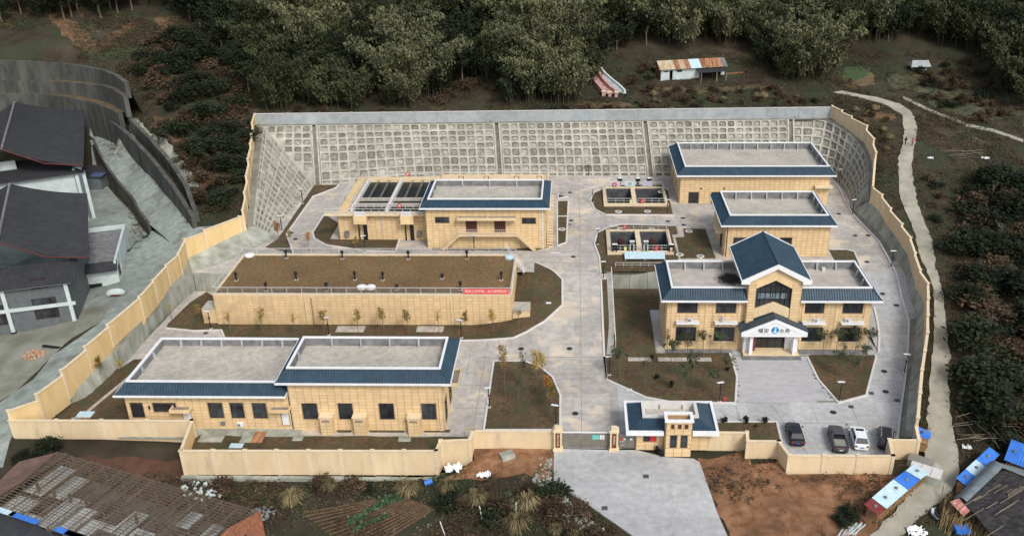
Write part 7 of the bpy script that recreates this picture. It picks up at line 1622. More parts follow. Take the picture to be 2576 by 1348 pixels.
# ------------------------------------------------------------ rusty roofed farm shed, grave, things beyond the back wall
t = thing('farm_shed', (32, 219, 17), 'low farm shed with patched rusty sheet roof and whitewashed wall', 'shed')
b0_, b1_ = hit(1662, 204, T, 17), hit(1822, 188, T, 17); zg = min(b0_[2], b1_[2]); D = Vector((b1_[0] - b0_[0], b1_[1] - b0_[1], 0)); L = D.length; D /= L; Nn = Vector((-D.y, D.x, 0)); wz = zg + 2.9
def fq(s0, z0, s1, z1, y0, y1): c = Vector(b0_) + D * (s0 + s1) / 2 + Nn * (y0 + y1) / 2; return MB().obox((c.x, c.y, (z0 + z1) / 2), D * abs(s1 - s0) / 2, Nn * abs(y1 - y0) / 2, (0, 0, (z1 - z0) / 2))
for r in rect_minus((0, zg - .8, L, wz), [(.8, zg + 2.0, 1.9, zg + 2.3), (2.2, zg, 3.0, zg + 2.4), (4.0, zg + 1.9, 5.4, zg + 2.4), (L - 6.5, zg, L - 1, zg + 2.2)]): fq(r[0], r[1], r[2], r[3], 0, .25).build('wall', M['housewhite'], t)
fq(0, zg - .8, .25, wz, .252, 4.5).build('gable_wall', M['redbrick'], t); fq(L - .25, zg - .8, L, wz, .252, 4.5).build('gable_wall', M['redbrick'], t); fq(.26, zg - .8, L - .26, wz, 4.2, 4.5).build('wall', M['brick'], t); fq(0.3, zg - .7, L - .3, zg + .05, .3, 4.1).build('floor', M['earth'], t)
cols_ = ['palerust', 'palerust', 'palerust', 'rust', 'palerust', 'rust', 'paletin', 'paletin', 'rust', 'rust', 'rust', 'rust', 'parapet']
n = len(cols_)
for k, cm in enumerate(cols_):
    for side in (0, 1):
        s0, s1 = -.5 + (L + 1) * k / n, -.5 + (L + 1) * (k + 1) / n + .02; P_ = []
        for s_, y_, z_ in ((s0, -.7, wz - .1), (s1, -.7, wz - .1), (s1, 2.3, wz + 1.5), (s0, 2.3, wz + 1.5)) if side == 0 else ((s0, 5.2, wz - .1), (s1, 5.2, wz - .1), (s1, 2.3, wz + 1.5), (s0, 2.3, wz + 1.5)):
            q_ = Vector(b0_) + D * s_ + Nn * y_; P_.append(Vector((q_.x, q_.y, z_ + .015 * (k % 2))))
        mb = MB(); m_n = 7
        for i in range(m_n):
            f0, f1 = i / m_n, (i + .5) / m_n; dz = .05
            A0, B0, C0, D0 = P_; a1, a2, a3 = A0 + (B0 - A0) * f0, A0 + (B0 - A0) * f1, A0 + (B0 - A0) * (i + 1) / m_n; c1, c2_, c3 = D0 + (C0 - D0) * f0, D0 + (C0 - D0) * f1, D0 + (C0 - D0) * (i + 1) / m_n
            u3 = Vector((0, 0, dz)); mb.add([a1, a2 + u3, a3, c1, c2_ + u3, c3], [(0, 1, 4, 3), (1, 2, 5, 4)])
        mb.build('roof_sheet', M[cm], t)
porch = [fq(L - 7, zg - .5, L - 6.8, zg + 2.1, -2.6, -2.4), fq(L - 3, zg - .5, L - 2.8, zg + 2.1, -2.6, -2.4), fq(L - .6, zg - .5, L - .4, zg + 2.1, -2.6, -2.4)]
for q_ in porch: q_.build('porch_post', M['pole'], t)
c = Vector(b0_) + D * (L - 3.8) - Nn * 1.3; MB().obox((c.x, c.y, zg + 2.35), D * 3.6, Nn * 1.5 + Vector((0, 0, .2)), (0, 0, .06)).build('porch_roof', M['darkroof'], t)
fq(L + .5, zg - .4, L + 5, zg + 1.0, 0, .3).build('low_brick_wall', M['redbrick'], t)
t = thing('hillside_grave', hit(1530, 215, T, 16), 'horseshoe shaped hillside grave with pink rim and grey mound', 'grave')
def arc(pts, wdt, h, m_, nm):
    P = [Vector(hit(u, v, T, 16)) for u, v in pts]; P = [Vector(p_) for p_ in resample([tuple(p_) for p_ in P], 14)]
    for a, b in zip(P, P[1:]):
        d_ = (b - a); c = (a + b) / 2; n_ = Vector((-d_.y, d_.x, 0)).normalized(); MB().obox(c + Vector((0, 0, h / 2 - .3)), d_ * .51, n_ * wdt / 2, (0, 0, h / 2 + .3)).build(nm, m_, t)
arc([(1550, 238), (1530, 222), (1515, 205), (1505, 186), (1494, 172), (1484, 172), (1482, 186), (1486, 200), (1497, 214), (1510, 228), (1520, 240)], .7, 1.1, M['pink'], 'rim_block')
arc([(1572, 236), (1556, 220), (1538, 206), (1520, 190), (1512, 178)], .5, .9, M['housewhite'], 'outer_rim')
pm2 = [hit(u, v, T, 16)[:2] for u, v in ((1568, 234), (1552, 236), (1532, 224), (1516, 206), (1508, 186), (1524, 196), (1545, 212))]; drape(pm2, T, .45, .7, 0, .5).build('mound', M['greywall'], t)
pm3 = [hit(u, v, T, 16)[:2] for u, v in ((1545, 236), (1524, 220), (1508, 200), (1497, 182), (1487, 180), (1490, 200), (1506, 222), (1520, 238))]; drape(pm3, T, .2, .7, 0, .3).build('forecourt', M['pink'], t)
for k, (u, v) in enumerate(((1518, 241), (1534, 243), (1550, 243))): p = hit(u, v, T, 16); MB().box(p[0] - .35, p[1] - .35, p[2] - .3, p[0] + .35, p[1] + .35, p[2] + 1.0).build('pillar', M['pink'], t); MB().box(p[0] - .48, p[1] - .48, p[2] + 1.002, p[0] + .48, p[1] + .48, p[2] + 1.2).build('pillar_cap', M['trim'], t)
p = hit(2310, 176, T, 18); t = thing('field_hut', p, 'small grey thatched hut among the terraced fields', 'hut')
MB().add([(p[0] - 2.4, p[1] - 1.6, p[2] + 1.0), (p[0] + 2.6, p[1] - 1.4, p[2] + 1.1), (p[0] + 2.2, p[1], p[2] + 2.4), (p[0] - 1.8, p[1], p[2] + 2.4), (p[0] - 2.4, p[1] + 1.6, p[2] + 1.2), (p[0] + 2.6, p[1] + 1.6, p[2] + 1.2)], [(0, 1, 2, 3), (3, 2, 5, 4), (0, 3, 4), (1, 5, 2)]).build('roof', M['greywall'], t)
MB().box(p[0] - 1.7, p[1] - .9, p[2] - .4, p[0] + 1.8, p[1] + 1.2, p[2] + 1.15).build('wall', M['mossconc'], t)
p = hit(2553, 30, T, 24); t = thing('water_butt', p, 'white cylindrical tank on the far hillside, top right', 'tank'); MB().lathe(p, [(.9, -.5), (.9, 2.3), (.8, 2.5), (.1, 2.6)], 14).build('shell', M['housewhite'], t)
for k, (u, v, s, lab) in enumerate(((520, 62, 2.2, 'strip of white plastic sheet on the hillside above the terraces'), (455, 128, .5, 'white scrap on the hillside clearing'), (1140, 1182, 1.9, 'heap of crumpled white plastic sheet at the front wall'), (1217, 1198, 1.5, 'white plastic bag heap on the weeds right of the front wall'), (2340, 400, 1.0, 'white post wrapped in plastic beside the hill path'), (2478, 400, 1.3, 'white plastic scrap on the green patch'), (2431, 1127, 1.0, 'white bag on the bank right of the dirt path'), (2447, 1205, .7, 'small pale plastic on the bank near the blue roofed stack'), (2305, 1340, 1.8, 'striped grey plastic bundle at the bottom edge'), (1290, 1140, .01, None), (1570, 236, .8, 'white stones beside the grave'), (1730, 1335, .01, None))):
    if not lab: continue
    x, y, z = hit(u, v, T, 2); t = thing('plastic_scrap', (x, y, z), lab, 'rubbish'); mb = MB(); rr = random.Random(k); n = 9; pts = []
    for i in range(n):
        for j in range(n): pts.append((x + (i / 8 - .5) * s * (1.2 if u != 520 else 2.4), y + (j / 8 - .5) * s * .8 - ((i / 8 - .5) * 1.6 if u == 520 else 0), z + .12 + abs(mnoise.noise((i * .7 + k * 9, j * .7, 1))) * s * .55))
    mb.add(pts, [(i * n + j, (i + 1) * n + j, (i + 1) * n + j + 1, i * n + j + 1) for i in range(n - 1) for j in range(n - 1) if not (i in (0, n - 2) and j in (0, n - 2)) and rr.random() > .08]); mb.build('sheet', M['white'], t)
p = hit(1276, 1150, T, 0); t = thing('concrete_block', p, 'broken concrete block on the red soil left of the gate', 'block'); MB().obox((p[0], p[1], p[2] + .3), (.8, .3, .1), (-.3, .6, 0), (0, 0, .25)).build('block', M['oldconc'], t)
p = hit(1077, 1222, T, 0); t = thing('blue_drum', p, 'blue plastic drum tipped over among the weeds', 'drum'); MB().tube([(p[0] - .4, p[1], p[2] + .4), (p[0] + .5, p[1] + .3, p[2] + .6)], .35, 12).build('barrel', M['bluetin'], t)
for k, (u, v, dx, lab) in enumerate(((1120, 1345, -.5, 'leaning weathered post in the bottom garden'), (1213, 1305, -.25, 'leaning weathered post right of the garden'), (1297, 1296, .1, 'upright weathered post near the apron'))):
    p = hit(u, v, T, -1); t = thing('garden_post', p, lab, 'post', None); MB().tube([(p[0], p[1], p[2] - .2), (p[0] + dx, p[1] + .1, p[2] + 1.9)], .07, 6).build('stake', M['kerb'], t)
# stone edge of the apron
t = thing('rubble_edge', hit(1393, 1200, T, 0), 'band of loose white grey rubble along the left edge of the apron', 'rubble'); mb = MB(); rr = random.Random(3)
for (u0, v0), (u1, v1), n in (((1385, 1150), (1383, 1215), 50), ((1383, 1215), (1480, 1300), 130), ((1480, 1300), (1600, 1400), 120)):
    for k in range(n):
        f = rr.random(); x, y = hit(u0 + (u1 - u0) * f, v0 + (v1 - v0) * f, T, 0)[:2]; x -= rr.random() ** 2 * 2.0; y -= rr.random() * .9; z = T(x, y); s = rr.uniform(.07, .24); u_ = Vector((rr.gauss(0, 1), rr.gauss(0, 1), .2)).normalized(); v_ = u_.orthogonal().normalized(); mb.obox((x, y, z + s * .4), u_ * s, v_ * s * .8, u_.cross(v_) * s * .6)
mb.build('stones', M['oldconc'], t, kind='stuff')

# ------------------------------------------------------------ stacks, sheds and cart things at the lower right
def woodpile(label, a, b, depth, h, tops, zf=T, n_log=None, side=1):
    """firewood between plan points a and b, sheets on top: tops = [(fraction0, fraction1, material)]"""
    A, B = Vector(hit(*a, T, 0)), Vector(hit(*b, T, 0)); D = (B - A); L = D.xy.length; D = Vector((D.x, D.y, 0)).normalized(); Nn = Vector((-D.y, D.x, 0)); t = thing('firewood_stack', A, label, 'firewood stack'); rr = random.Random(int(a[0])); cnt = 0; rest = MB()
    n = int(L / .2); rows = int(h / .2)
    for i in range(n):
        for j in range(rows):
            c = A + D * (i + .5) * L / n + Nn * depth / 2; z = T(c.x, c.y) + .1 + j * .2; r = rr.uniform(.07, .115)
            mb = MB(); mb.tube([(c - Nn * (depth / 2 + rr.uniform(-.1, .1))).xy.to_3d() + Vector((0, 0, z)), (c + Nn * depth / 2).xy.to_3d() + Vector((0, 0, z))], r, 6)
            if cnt < 290: mb.build('log', M['wood'], t)
            else: rest.add(mb.v, mb.f)
            cnt += 1
    if rest.v: rest.build('logs', M['wood'], t, kind='stuff')
    for f0, f1, m_ in tops:
        P = []
        for f, y_ in ((f0, -.25), (f1, -.25), (f1, depth + .25), (f0, depth + .25)):
            q_ = A + D * L * f + Nn * y_; P.append(Vector((q_.x, q_.y, T(q_.x, q_.y) + h + .12 + (.25 if y_ > 0 else 0))))
        mb = MB(); k_ = 8
        for i in range(k_):
            f0_, f1_, f2_ = i / k_, (i + .5) / k_, (i + 1) / k_; u3 = Vector((0, 0, .05)); A0, B0, C0, D0 = P
            mb.add([A0 + (B0 - A0) * f0_, A0 + (B0 - A0) * f1_ + u3, A0 + (B0 - A0) * f2_, D0 + (C0 - D0) * f0_, D0 + (C0 - D0) * f1_ + u3, D0 + (C0 - D0) * f2_], [(0, 1, 4, 3), (1, 2, 5, 4)])
        mb.build('cover_sheet', M[m_], t)
        c = (P[0] + P[2]) / 2 + Vector((0, 0, .12)); MB().lathe(tuple(c), [(.22, -.05), (.2, .1), (.05, .18)], 7).build('weight_stone', M['parapet'], t)
    return t
woodpile('long firewood stack by the path under white and blue sheets', (2205, 1318), (2322, 1218), 1.5, 1.5, [(-.03, .12, 'redtin'), (.13, .38, 'paletin'), (.38, .58, 'paletin'), (.585, .84, 'bluetin'), (.85, 1.05, 'paletin')])
woodpile('short firewood stack under a blue sheet against the cream east wall', (2327, 1140), (2332, 1112), 1.3, 1.5, [(.4, 1.05, 'bluetin')])
woodpile('firewood stack under two large blue sheets at the right picture edge', (2523, 1192), (2600, 1222), 3.6, 2.1, [(-.08, .36, 'bluetin'), (.30, 1.1, 'bluetin')])
t = thing('stone_tank', hit(2340, 1215, T, 0), 'square concrete tank with slab lid and arched cover beside the path', 'tank')
p = Vector(hit(2342, 1222, T, 0)); e1 = Vector((.86, -.5, 0)); e2 = Vector((.5, .86, 0))
c = p + e2 * 1.0 - e1 * 1.0; MB().obox(c + Vector((0, 0, .35)), e1 * 1.9, e2 * 1.0, (0, 0, .9)).build('tank_body', M['oldconc'], t)
for k in range(3): q_ = c + e1 * (-1.25 + k * 1.25); MB().obox(q_ + Vector((0, 0, 1.32)), e1 * .6, e2 * 1.05, (0, 0, .06)).build('lid_slab', M['kerb'], t)
c2_ = p + e2 * 2.6 - e1 * .2; mb = MB(); P_ = []
for i in range(9): a = math.pi * i / 8; P_.append((math.cos(a) * .95, math.sin(a) * 1.1))
mb.v = [tuple(c2_ + e1 * x + e2 * y_ + Vector((0, 0, z_))) for y_ in (-.9, .9) for x, z_ in P_]; mb.f = [(i, i + 1, 10 + i, 9 + i) for i in range(8)] + [tuple(range(9)), tuple(range(9, 18))[::-1]]; mb.build('arched_cover', M['oldconc'], t)
c = p + e2 * 3.6 - e1 * 2.0; MB().obox(c + Vector((0, 0, .35)), e1 * 1.5, e2 * .8, (0, 0, .5)).build('lower_step', M['mossconc'], t)
# dark thatch shed with a grey tarpaulin
t = thing('thatched_store', (*at(2500, 1300, 1), -1), 'large dark ragged roof with grey tarpaulin ridge and leaning poles', 'shed')
def grid(P, n, m_, f): 
    mb = MB()
    for i in range(n + 1):
        for j in range(n + 1):
            a, b = i / n, j / n; q_ = (Vector(P[0]) * (1 - a) + Vector(P[1]) * a) * (1 - b) + (Vector(P[3]) * (1 - a) + Vector(P[2]) * a) * b; q_.z += f(a, b); mb.v.append(tuple(q_))
    for i in range(n):
        for j in range(n): mb.f.append((i * (n + 1) + j, (i + 1) * (n + 1) + j, (i + 1) * (n + 1) + j + 1, i * (n + 1) + j + 1))
    return mb
rag = lambda a, b: .25 * mnoise.noise((a * 7, b * 7, 2)) + .1 * mnoise.noise((a * 25, b * 25, 5))
g_ = grid([at3(2425, 1262, 2.2), at3(2518, 1172, 3.2), at3(2640, 1230, 2.6), at3(2560, 1420, .6)], 16, None, rag); thm = mat('black_thatch', (.018, .017, .018), (.06, .056, .056), 1.2, .95, .9, 6, stretch=(1, 3, 1)); g_.build('dark_roof', thm, t)
g_ = grid([at3(2398, 1256, 1.4), at3(2490, 1160, 2.6), at3(2522, 1176, 3.5), at3(2432, 1262, 2.4)], 10, None, lambda a, b: .5 * math.sin(math.pi * b)); g_.build('tarpaulin', mat('grey_tarp', (.13, .16, .17), (.2, .235, .245), 1, .7), t)
g_ = grid([at3(2490, 1160, 2.6), at3(2600, 1186, 2.2), at3(2640, 1222, 2.7), at3(2522, 1176, 3.5)], 10, None, lambda a, b: .4 * math.sin(math.pi * b)); g_.build('tarpaulin', MATS['grey_tarp'], t)
rr = random.Random(9)
for k in range(16):
    u, v = rr.uniform(2430, 2570), rr.uniform(1225, 1345); a = Vector(at3(u, v, 2.6)); dv = Vector((1.6, .95, .15)).normalized() * rr.uniform(1.5, 4); MB().tube([a - dv / 2, a + dv / 2], .045, 5).build('pole', M['pole'], t)
cl = [(2398, 1265), (2480, 1172)]
woodpile('narrow stack with mottled blue sheets behind the grey tarpaulin', (2420, 1248), (2500, 1172), .9, 1.6, [(0, .3, 'bluetin'), (.3, .62, 'paletin'), (.62, 1.05, 'bluetin')])
t = thing('stick_sheaf', hit(2400, 1320, T, 0), 'broad sheaf of straw coloured sticks and bamboo leaning under the dark roof', 'bundle'); rr = random.Random(2); rest = MB()
for k in range(330):
    u, v = rr.uniform(2362, 2480), 0; v = 1290 + (u - 2362) * .62 + rr.uniform(-22, 45); a = Vector(hit(u, v, T, 0)); dv = Vector((.55 + rr.uniform(-.25, .25), .75 + rr.uniform(-.2, .2), rr.uniform(.3, .9))).normalized() * rr.uniform(1.6, 3.0); mb = MB().tube([a, a + dv], rr.uniform(.02, .045), 4)
    if k < 300: mb.build('stick', MATS['stick'] if 'stick' in MATS else mat('stick', (.16, .11, .05), (.34, .25, .13), 2, .9, rand=.3), t)
    else: rest.add(mb.v, mb.f)
rest.build('sticks', MATS['stick'], t, kind='stuff')
t = thing('pink_sheet', (*at(2410, 1275, 1.5), 1.2), 'crumpled salmon pink sheet over the stick sheaf', 'sheet'); g_ = grid([at3(2390, 1262, 1.6), at3(2412, 1252, 2.1), at3(2440, 1285, 1.9), at3(2425, 1300, 1.4)], 8, None, lambda a, b: .35 * abs(mnoise.noise((a * 4, b * 4, 1)))); g_.build('sheet', mat('salmon_sheet', (.62, .26, .21), (.72, .36, .3), 3, .8), t)
t = thing('blue_tricycle', (*hit(2420, 1343, T, 0)[:2], -.6), 'small blue cargo cart at the bottom edge below the sheaf', 'cart'); p = hit(2420, 1345, T, 0)
MB().box(p[0] - .9, p[1] - .5, p[2] + .5, p[0] + .7, p[1] + .6, p[2] + 1.0).build('cargo_box', M['bluetin'], t)
for sx in (-.7, .5): MB().tube([(p[0] + sx, p[1] - .62, p[2] + .3), (p[0] + sx, p[1] - .5, p[2] + .3)], .3, 12).build('wheel', tyre, t)
x_, y_, z_ = hit(2349, 1302, T, 0); scooter('black and white scooter beside the stick sheaf, lower right', (x_, y_, z_), R(8), M['housewhite'])
t = thing('broken_crates', hit(2140, 1335, T, 0), 'pile of pale broken boards on the red soil at the bottom edge', 'boards'); p = hit(2135, 1338, T, 0)
for k in range(14): a = R(50 + rr.uniform(-12, 12)); e = Vector((math.cos(a), math.sin(a), rr.uniform(-.05, .1))) * 1.3; c = Vector(p) + Vector((-.9 + k * .16, .1 * (k % 3), .25 + .05 * (k % 4))); MB().obox(c, e, Vector((-e.y, e.x, 0)).normalized() * .07, (0, 0, .03)).build('board', M['housewhite'] if k % 3 else M['pink'], t)
# greenhouse frame on the east bank
for nm, u, v, w_, d_, lab in (('trellis', 2500, 1095, 9, 5, 'grey tangled trellis of poles above the green shrubs on the east bank'), ('trellis', 2430, 405, 7, 4, 'low bamboo trellis on the east hillside')):
    p = hit(u, v, T, 2); t = thing(nm, p, lab, 'trellis'); rr = random.Random(int(u))
    for k in range(26): 
        o_ = Vector((p[0] + rr.uniform(-w_, w_) / 2, p[1] + rr.uniform(-d_, d_) / 2, 0)); o_.z = T(o_.x, o_.y) + 1.2 + rr.uniform(-.2, .3); a = rr.choice((.25, 1.7)) + rr.uniform(-.15, .15); e = Vector((math.cos(a), math.sin(a), rr.uniform(-.1, .1))) * rr.uniform(1, 2.4); MB().tube([o_ - e, o_ + e], .035, 4).build('pole', M['pole'], t)

# ------------------------------------------------------------ two walkers on the path
def walker(label, u, v, zc, top, legs, facing):
    x, y, z = hit(u, v, T, 11); z += .13; t = thing('person', (x, y, z), label, 'person', None, facing)
    me = bpy.data.meshes.new('body'); vs = [(0, 0, .92), (0, 0, 1.15), (0, 0, 1.38), (0, 0, 1.5), (0, .01, 1.62), (.1, 0, .88), (.11, .12, .5), (.11, .02, .08), (.11, .14, .04), (-.1, 0, .88), (-.11, -.1, .5), (-.11, -.28, .12), (-.11, -.16, .05), (.2, 0, 1.4), (.25, -.1, 1.14), (.24, 0, .9), (-.2, 0, 1.4), (-.25, .1, 1.14), (-.24, .22, .95)]
    ed = [(0, 1), (1, 2), (2, 3), (3, 4), (0, 5), (5, 6), (6, 7), (7, 8), (0, 9), (9, 10), (10, 11), (11, 12), (2, 13), (13, 14), (14, 15), (2, 16), (16, 17), (17, 18)]
    rad = [.14, .13, .15, .055, .11, .1, .075, .05, .045, .1, .075, .05, .045, .06, .045, .035, .06, .045, .035]
    me.from_pydata([(a, b, c) for a, b, c in vs], ed, []); me.materials.append(legs); o = bpy.data.objects.new('body', me); COL.objects.link(o); o.parent = t
    sk = o.modifiers.new('skin', 'SKIN'); 
    if not me.skin_vertices: me.attributes.new
    for i, r in enumerate(rad): me.skin_vertices[0].data[i].radius = (r, r * .85)
    me.skin_vertices[0].data[0].use_root = True
    sb = o.modifiers.new('smooth', 'SUBSURF'); sb.levels = 1; sb.render_levels = 2
    j = MB().lathe((0, 0, .85), [(.17, 0), (.19, .15), (.2, .4), (.22, .55), (.12, .64), (.06, .66)], 12); j.v = [(a, b * .75, c) for a, b, c in j.v]; j.tube([(.2, 0, 1.42), (.27, -.1, 1.14), (.25, 0, .95)], [.08, .065, .05], 8); j.tube([(-.2, 0, 1.42), (-.27, .1, 1.14), (-.25, .22, .98)], [.08, .065, .05], 8); j.build('jacket', top, t, local=True)
    MB().lathe((0, -.01, 1.6), [(.1, -.04), (.13, .02), (.125, .1), (.08, .17), (.01, .19)], 10).build('hair', M['black'], t, local=True)
trs = mat('dark_trousers', (.02, .018, .022), rough=.9)
walker('person in dark brown jacket walking on the hill path, left of two', 2276.5, 366, 12, mat('brown_jacket', (.05, .022, .02), rough=.9), trs, R(10))
walker('person in bright pink jacket walking on the hill path, right of two', 2294, 369, 12, mat('pink_jacket', (.62, .10, .16), rough=.9), trs, R(-10))
# ------------------------------------------------------------ vegetation
NR = np.random.RandomState(5)
def leaves_mesh(name, C, size, m, droop=.5, aspect=.35, jitter=.35):
    """many leaf faces round the points C (n,3): each a bent pair of triangles hanging outward"""
    n = len(C); a = NR.uniform(0, 2 * np.pi, n); dr = NR.uniform(droop - .35, droop + .35, n); s = size * NR.uniform(.6, 1.4, n)
    d = np.stack([np.cos(a) * np.cos(dr), np.sin(a) * np.cos(dr), -np.sin(dr)], 1); up = np.stack([NR.normal(0, jitter, n), NR.normal(0, jitter, n), np.ones(n)], 1)
    w_ = np.cross(d, up); w_ /= np.linalg.norm(w_, axis=1)[:, None] + 1e-9; w_ *= (s * aspect)[:, None]; d = d * s[:, None]
    V = np.stack([C - d * .5, C + w_ * .5, C + d * .5, C - w_ * .5], 1).reshape(-1, 3)
    me = bpy.data.meshes.new(name); me.vertices.add(4 * n); me.vertices.foreach_set('co', V.ravel().astype(np.float32)); me.loops.add(4 * n); me.loops.foreach_set('vertex_index', np.arange(4 * n, dtype=np.int32))
    me.polygons.add(n); me.polygons.foreach_set('loop_start', np.arange(0, 4 * n, 4, dtype=np.int32)); me.update(calc_edges=True); me.materials.append(m); return me
def obj_from(name, me, parent=None, kind=None):
    o = bpy.data.objects.new(name, me); COL.objects.link(o)
    if parent is not None: o.parent = parent
    if kind: o['kind'] = kind
    return o
def bamboo(m, H=11.0, n=16, spread=2.2):
    t = thing('bamboo_clump', (0, 0, 0), '', 'bamboo'); st = MB(); C = []
    for k in range(n):
        a = NR.uniform(0, 6.28); r = NR.uniform(0, 1) ** .5 * spread; h = H * NR.uniform(.62, 1.05); lean = NR.uniform(.15, .55) * h; b = np.array([r * math.cos(a), r * math.sin(a), 0]); a2 = a + NR.normal(0, .5); dv = np.array([math.cos(a2), math.sin(a2)])
        P = []
        for f in np.linspace(0, 1, 7): q = f ** 2.4 * lean; P.append((b[0] + dv[0] * q, b[1] + dv[1] * q, h * (f - .16 * f ** 6)))
        st.tube(P, [.07, .065, .06, .05, .04, .025, .01], 4, False); P = np.array(P)
        for f in np.linspace(.3, 1.0, 13):
            i = min(5, int(f * 6)); g = f * 6 - i; p = P[i] * (1 - g) + P[i + 1] * g; rad = .35 + .95 * math.sin(math.pi * min(1, (f - .22) / .82)) 
            c = p + NR.normal(0, 1, (20, 3)) * [rad * .5, rad * .55, rad * .38] + [dv[0] * .2, dv[1] * .2, -.15]; C.append(c)
    st.build('stems', mat('dark_culm', (.035, .035, .02), (.07, .065, .04), 3, .8), t, local=True); obj_from('crown', leaves_mesh('crown', np.concatenate(C), .62, m, .75, .42), t); return t
def broad(m, H=8.0, R_=2.8, n=2600, name='broadleaf_tree', cat='tree', trunk=True, flat=.75, leaf=.5, clumps=22):
    t = thing(name, (0, 0, 0), '', cat); C = []
    st = MB(); st.tube([(0, 0, -.3), (.1, 0, H * .3), (0, .1, H * .62)], [.2, .14, .07], 6)
    for k in range(clumps):
        a = NR.uniform(0, 6.28); e = NR.uniform(-.35, 1.5); r = R_ * NR.uniform(.35, .95); c = np.array([r * math.cos(a) * math.cos(e), r * math.sin(a) * math.cos(e), H * .58 + r * math.sin(e) * flat])
        if trunk and k < 8: st.tube([(0, 0, H * NR.uniform(.25, .5)), tuple(c)], [.08, .02], 4, False)
        q = NR.normal(0, 1, (n // clumps, 3)); q /= np.linalg.norm(q, axis=1)[:, None]; rr_ = R_ * NR.uniform(.25, .42); C.append(c + q * rr_ * NR.uniform(.55, 1, (len(q), 1)) * [1, 1, .75])
    if trunk: st.build('trunk', M['bark'], t, local=True)
    obj_from('crown', leaves_mesh('crown', np.concatenate(C), leaf, m, .35, .6, .6), t); return t
def shrub(m, R_=1.4, H=1.5, n=700, leaf=.32, name='shrub', twigs=True):
    t = thing(name, (0, 0, 0), '', 'shrub'); C = []; st = MB()
    for k in range(12):
        a = NR.uniform(0, 6.28); r = R_ * NR.uniform(.1, .85); c = np.array([r * math.cos(a), r * math.sin(a), H * NR.uniform(.25, .85) * (1 - .4 * r / R_)]); st.tube([(0, 0, -.2), tuple(c * [1, 1, 1.25])], [.05, .012], 3, False)
        q = NR.normal(0, 1, (n // 12, 3)); q /= np.linalg.norm(q, axis=1)[:, None]; C.append(c + q * NR.uniform(.1, .5, (len(q), 1)) * R_ * [1, 1, .7])
    st.build('stems', M['bark'], t, local=True); obj_from('crown', leaves_mesh('crown', np.concatenate(C), leaf, m, .1, .45, .8), t); return t
def grasstuft(m, R_=1.1, H=1.6, n=260, name='grass_clump'):
    t = thing(name, (0, 0, 0), '', 'grass clump'); mb = MB()
    for k in range(n):
        a = NR.uniform(0, 6.28); l_ = NR.uniform(.5, 1) * H; o = NR.uniform(0, .25) * R_; q = NR.uniform(.25, 1) * R_; c, s = math.cos(a), math.sin(a); w_ = .03
        mb.add([(c * o - s * w_, s * o + c * w_, 0), (c * o + s * w_, s * o - c * w_, 0), (c * (o + q * .5) + s * w_, s * (o + q * .5) - c * w_, l_), (c * (o + q * .5) - s * w_, s * (o + q * .5) + c * w_, l_), (c * (o + q), s * (o + q), l_ * .62)], [(0, 1, 2, 3), (3, 2, 4)])
    mb.build('blades', m, t, local=True); return t
def baretree(H=5.0, seed=0):
    t = thing('bare_tree', (0, 0, 0), '', 'tree'); rr = random.Random(seed); mb = MB(); tw = MB()
    def br(p, d, l_, r, k):
        q = p + d * l_; (mb if k > 1 else tw).tube([p, (p + q) / 2 + Vector((rr.uniform(-.06, .06), rr.uniform(-.06, .06), 0)) * l_, q], [r, r * .8, r * .6], 4 if k > 1 else 3, False)
        if k == 0: return
        for i in range(rr.choice((2, 3))): br(p + d * l_ * rr.uniform(.55, 1), (d + Vector((rr.uniform(-.75, .75), rr.uniform(-.75, .75), rr.uniform(-.1, .5)))).normalized(), l_ * rr.uniform(.55, .8), r * .6, k - 1)
    br(Vector((0, 0, -.2)), Vector((0, 0, 1)), H * .38, .075, 4); mb.build('trunk', mat('pale_bark', (.11, .10, .09), (.19, .175, .16), 3, .9), t, local=True); tw.build('twigs', MATS['pale_bark'], t, local=True, kind='stuff'); return t
NUM = 'first second third fourth fifth sixth seventh eighth ninth tenth eleventh twelfth thirteenth fourteenth fifteenth sixteenth seventeenth eighteenth nineteenth twentieth'.split()
def word(k): return NUM[k] if k < 20 else ('twenty ' + NUM[k - 20] if k < 40 else ('thirty ' + NUM[k - 40] if k < 60 else str(k + 1)))
def place(protos, spots, labels, group, used=None, z0=0.0, zf=T, smin=.8, smax=1.25):
    used = {} if used is None else used
    for k, (x, y, i, lab) in enumerate(spots):
        p = protos[i]; s = NR.uniform(smin, smax); rz = NR.uniform(0, 6.28); z = zf(x, y) + z0
        if p.name not in _first: o = p; o.location = (x, y, z); o.rotation_euler = (0, 0, rz); o.scale = (s, s, s); _first.add(p.name); o['label'] = lab
        else: o = copy_tree(p, loc=(x, y, z), rz=rz, scale=s, label=lab)
        o['group'] = group
_first = set()
F1 = [(-80, 70), (60, 58), (240, 62), (330, 40), (430, 25), (500, 70), (560, 140), (610, 230), (650, 284), (1095, 284), (1110, 215), (1240, 205), (1262, 272), (1475, 270), (1490, 165), (1640, 140), (1830, 125), (1905, 150), (1945, 212), (2090, 230), (2105, 150), (2180, 110), (2330, 95), (2410, 140), (2490, 190), (2545, 300), (2700, 340), (2700, -70), (-80, -70)]
bright_px = [(800, 120, 70), (1040, 235, 60), (870, 60, 60), (1360, 140, 80), (1400, 225, 70), (1250, 50, 50), (1660, 60, 60), (1680, 130, 50), (1860, 120, 45), (1010, 170, 50), (2060, 190, 60), (2160, 90, 60), (2000, 60, 60)]
cand = []
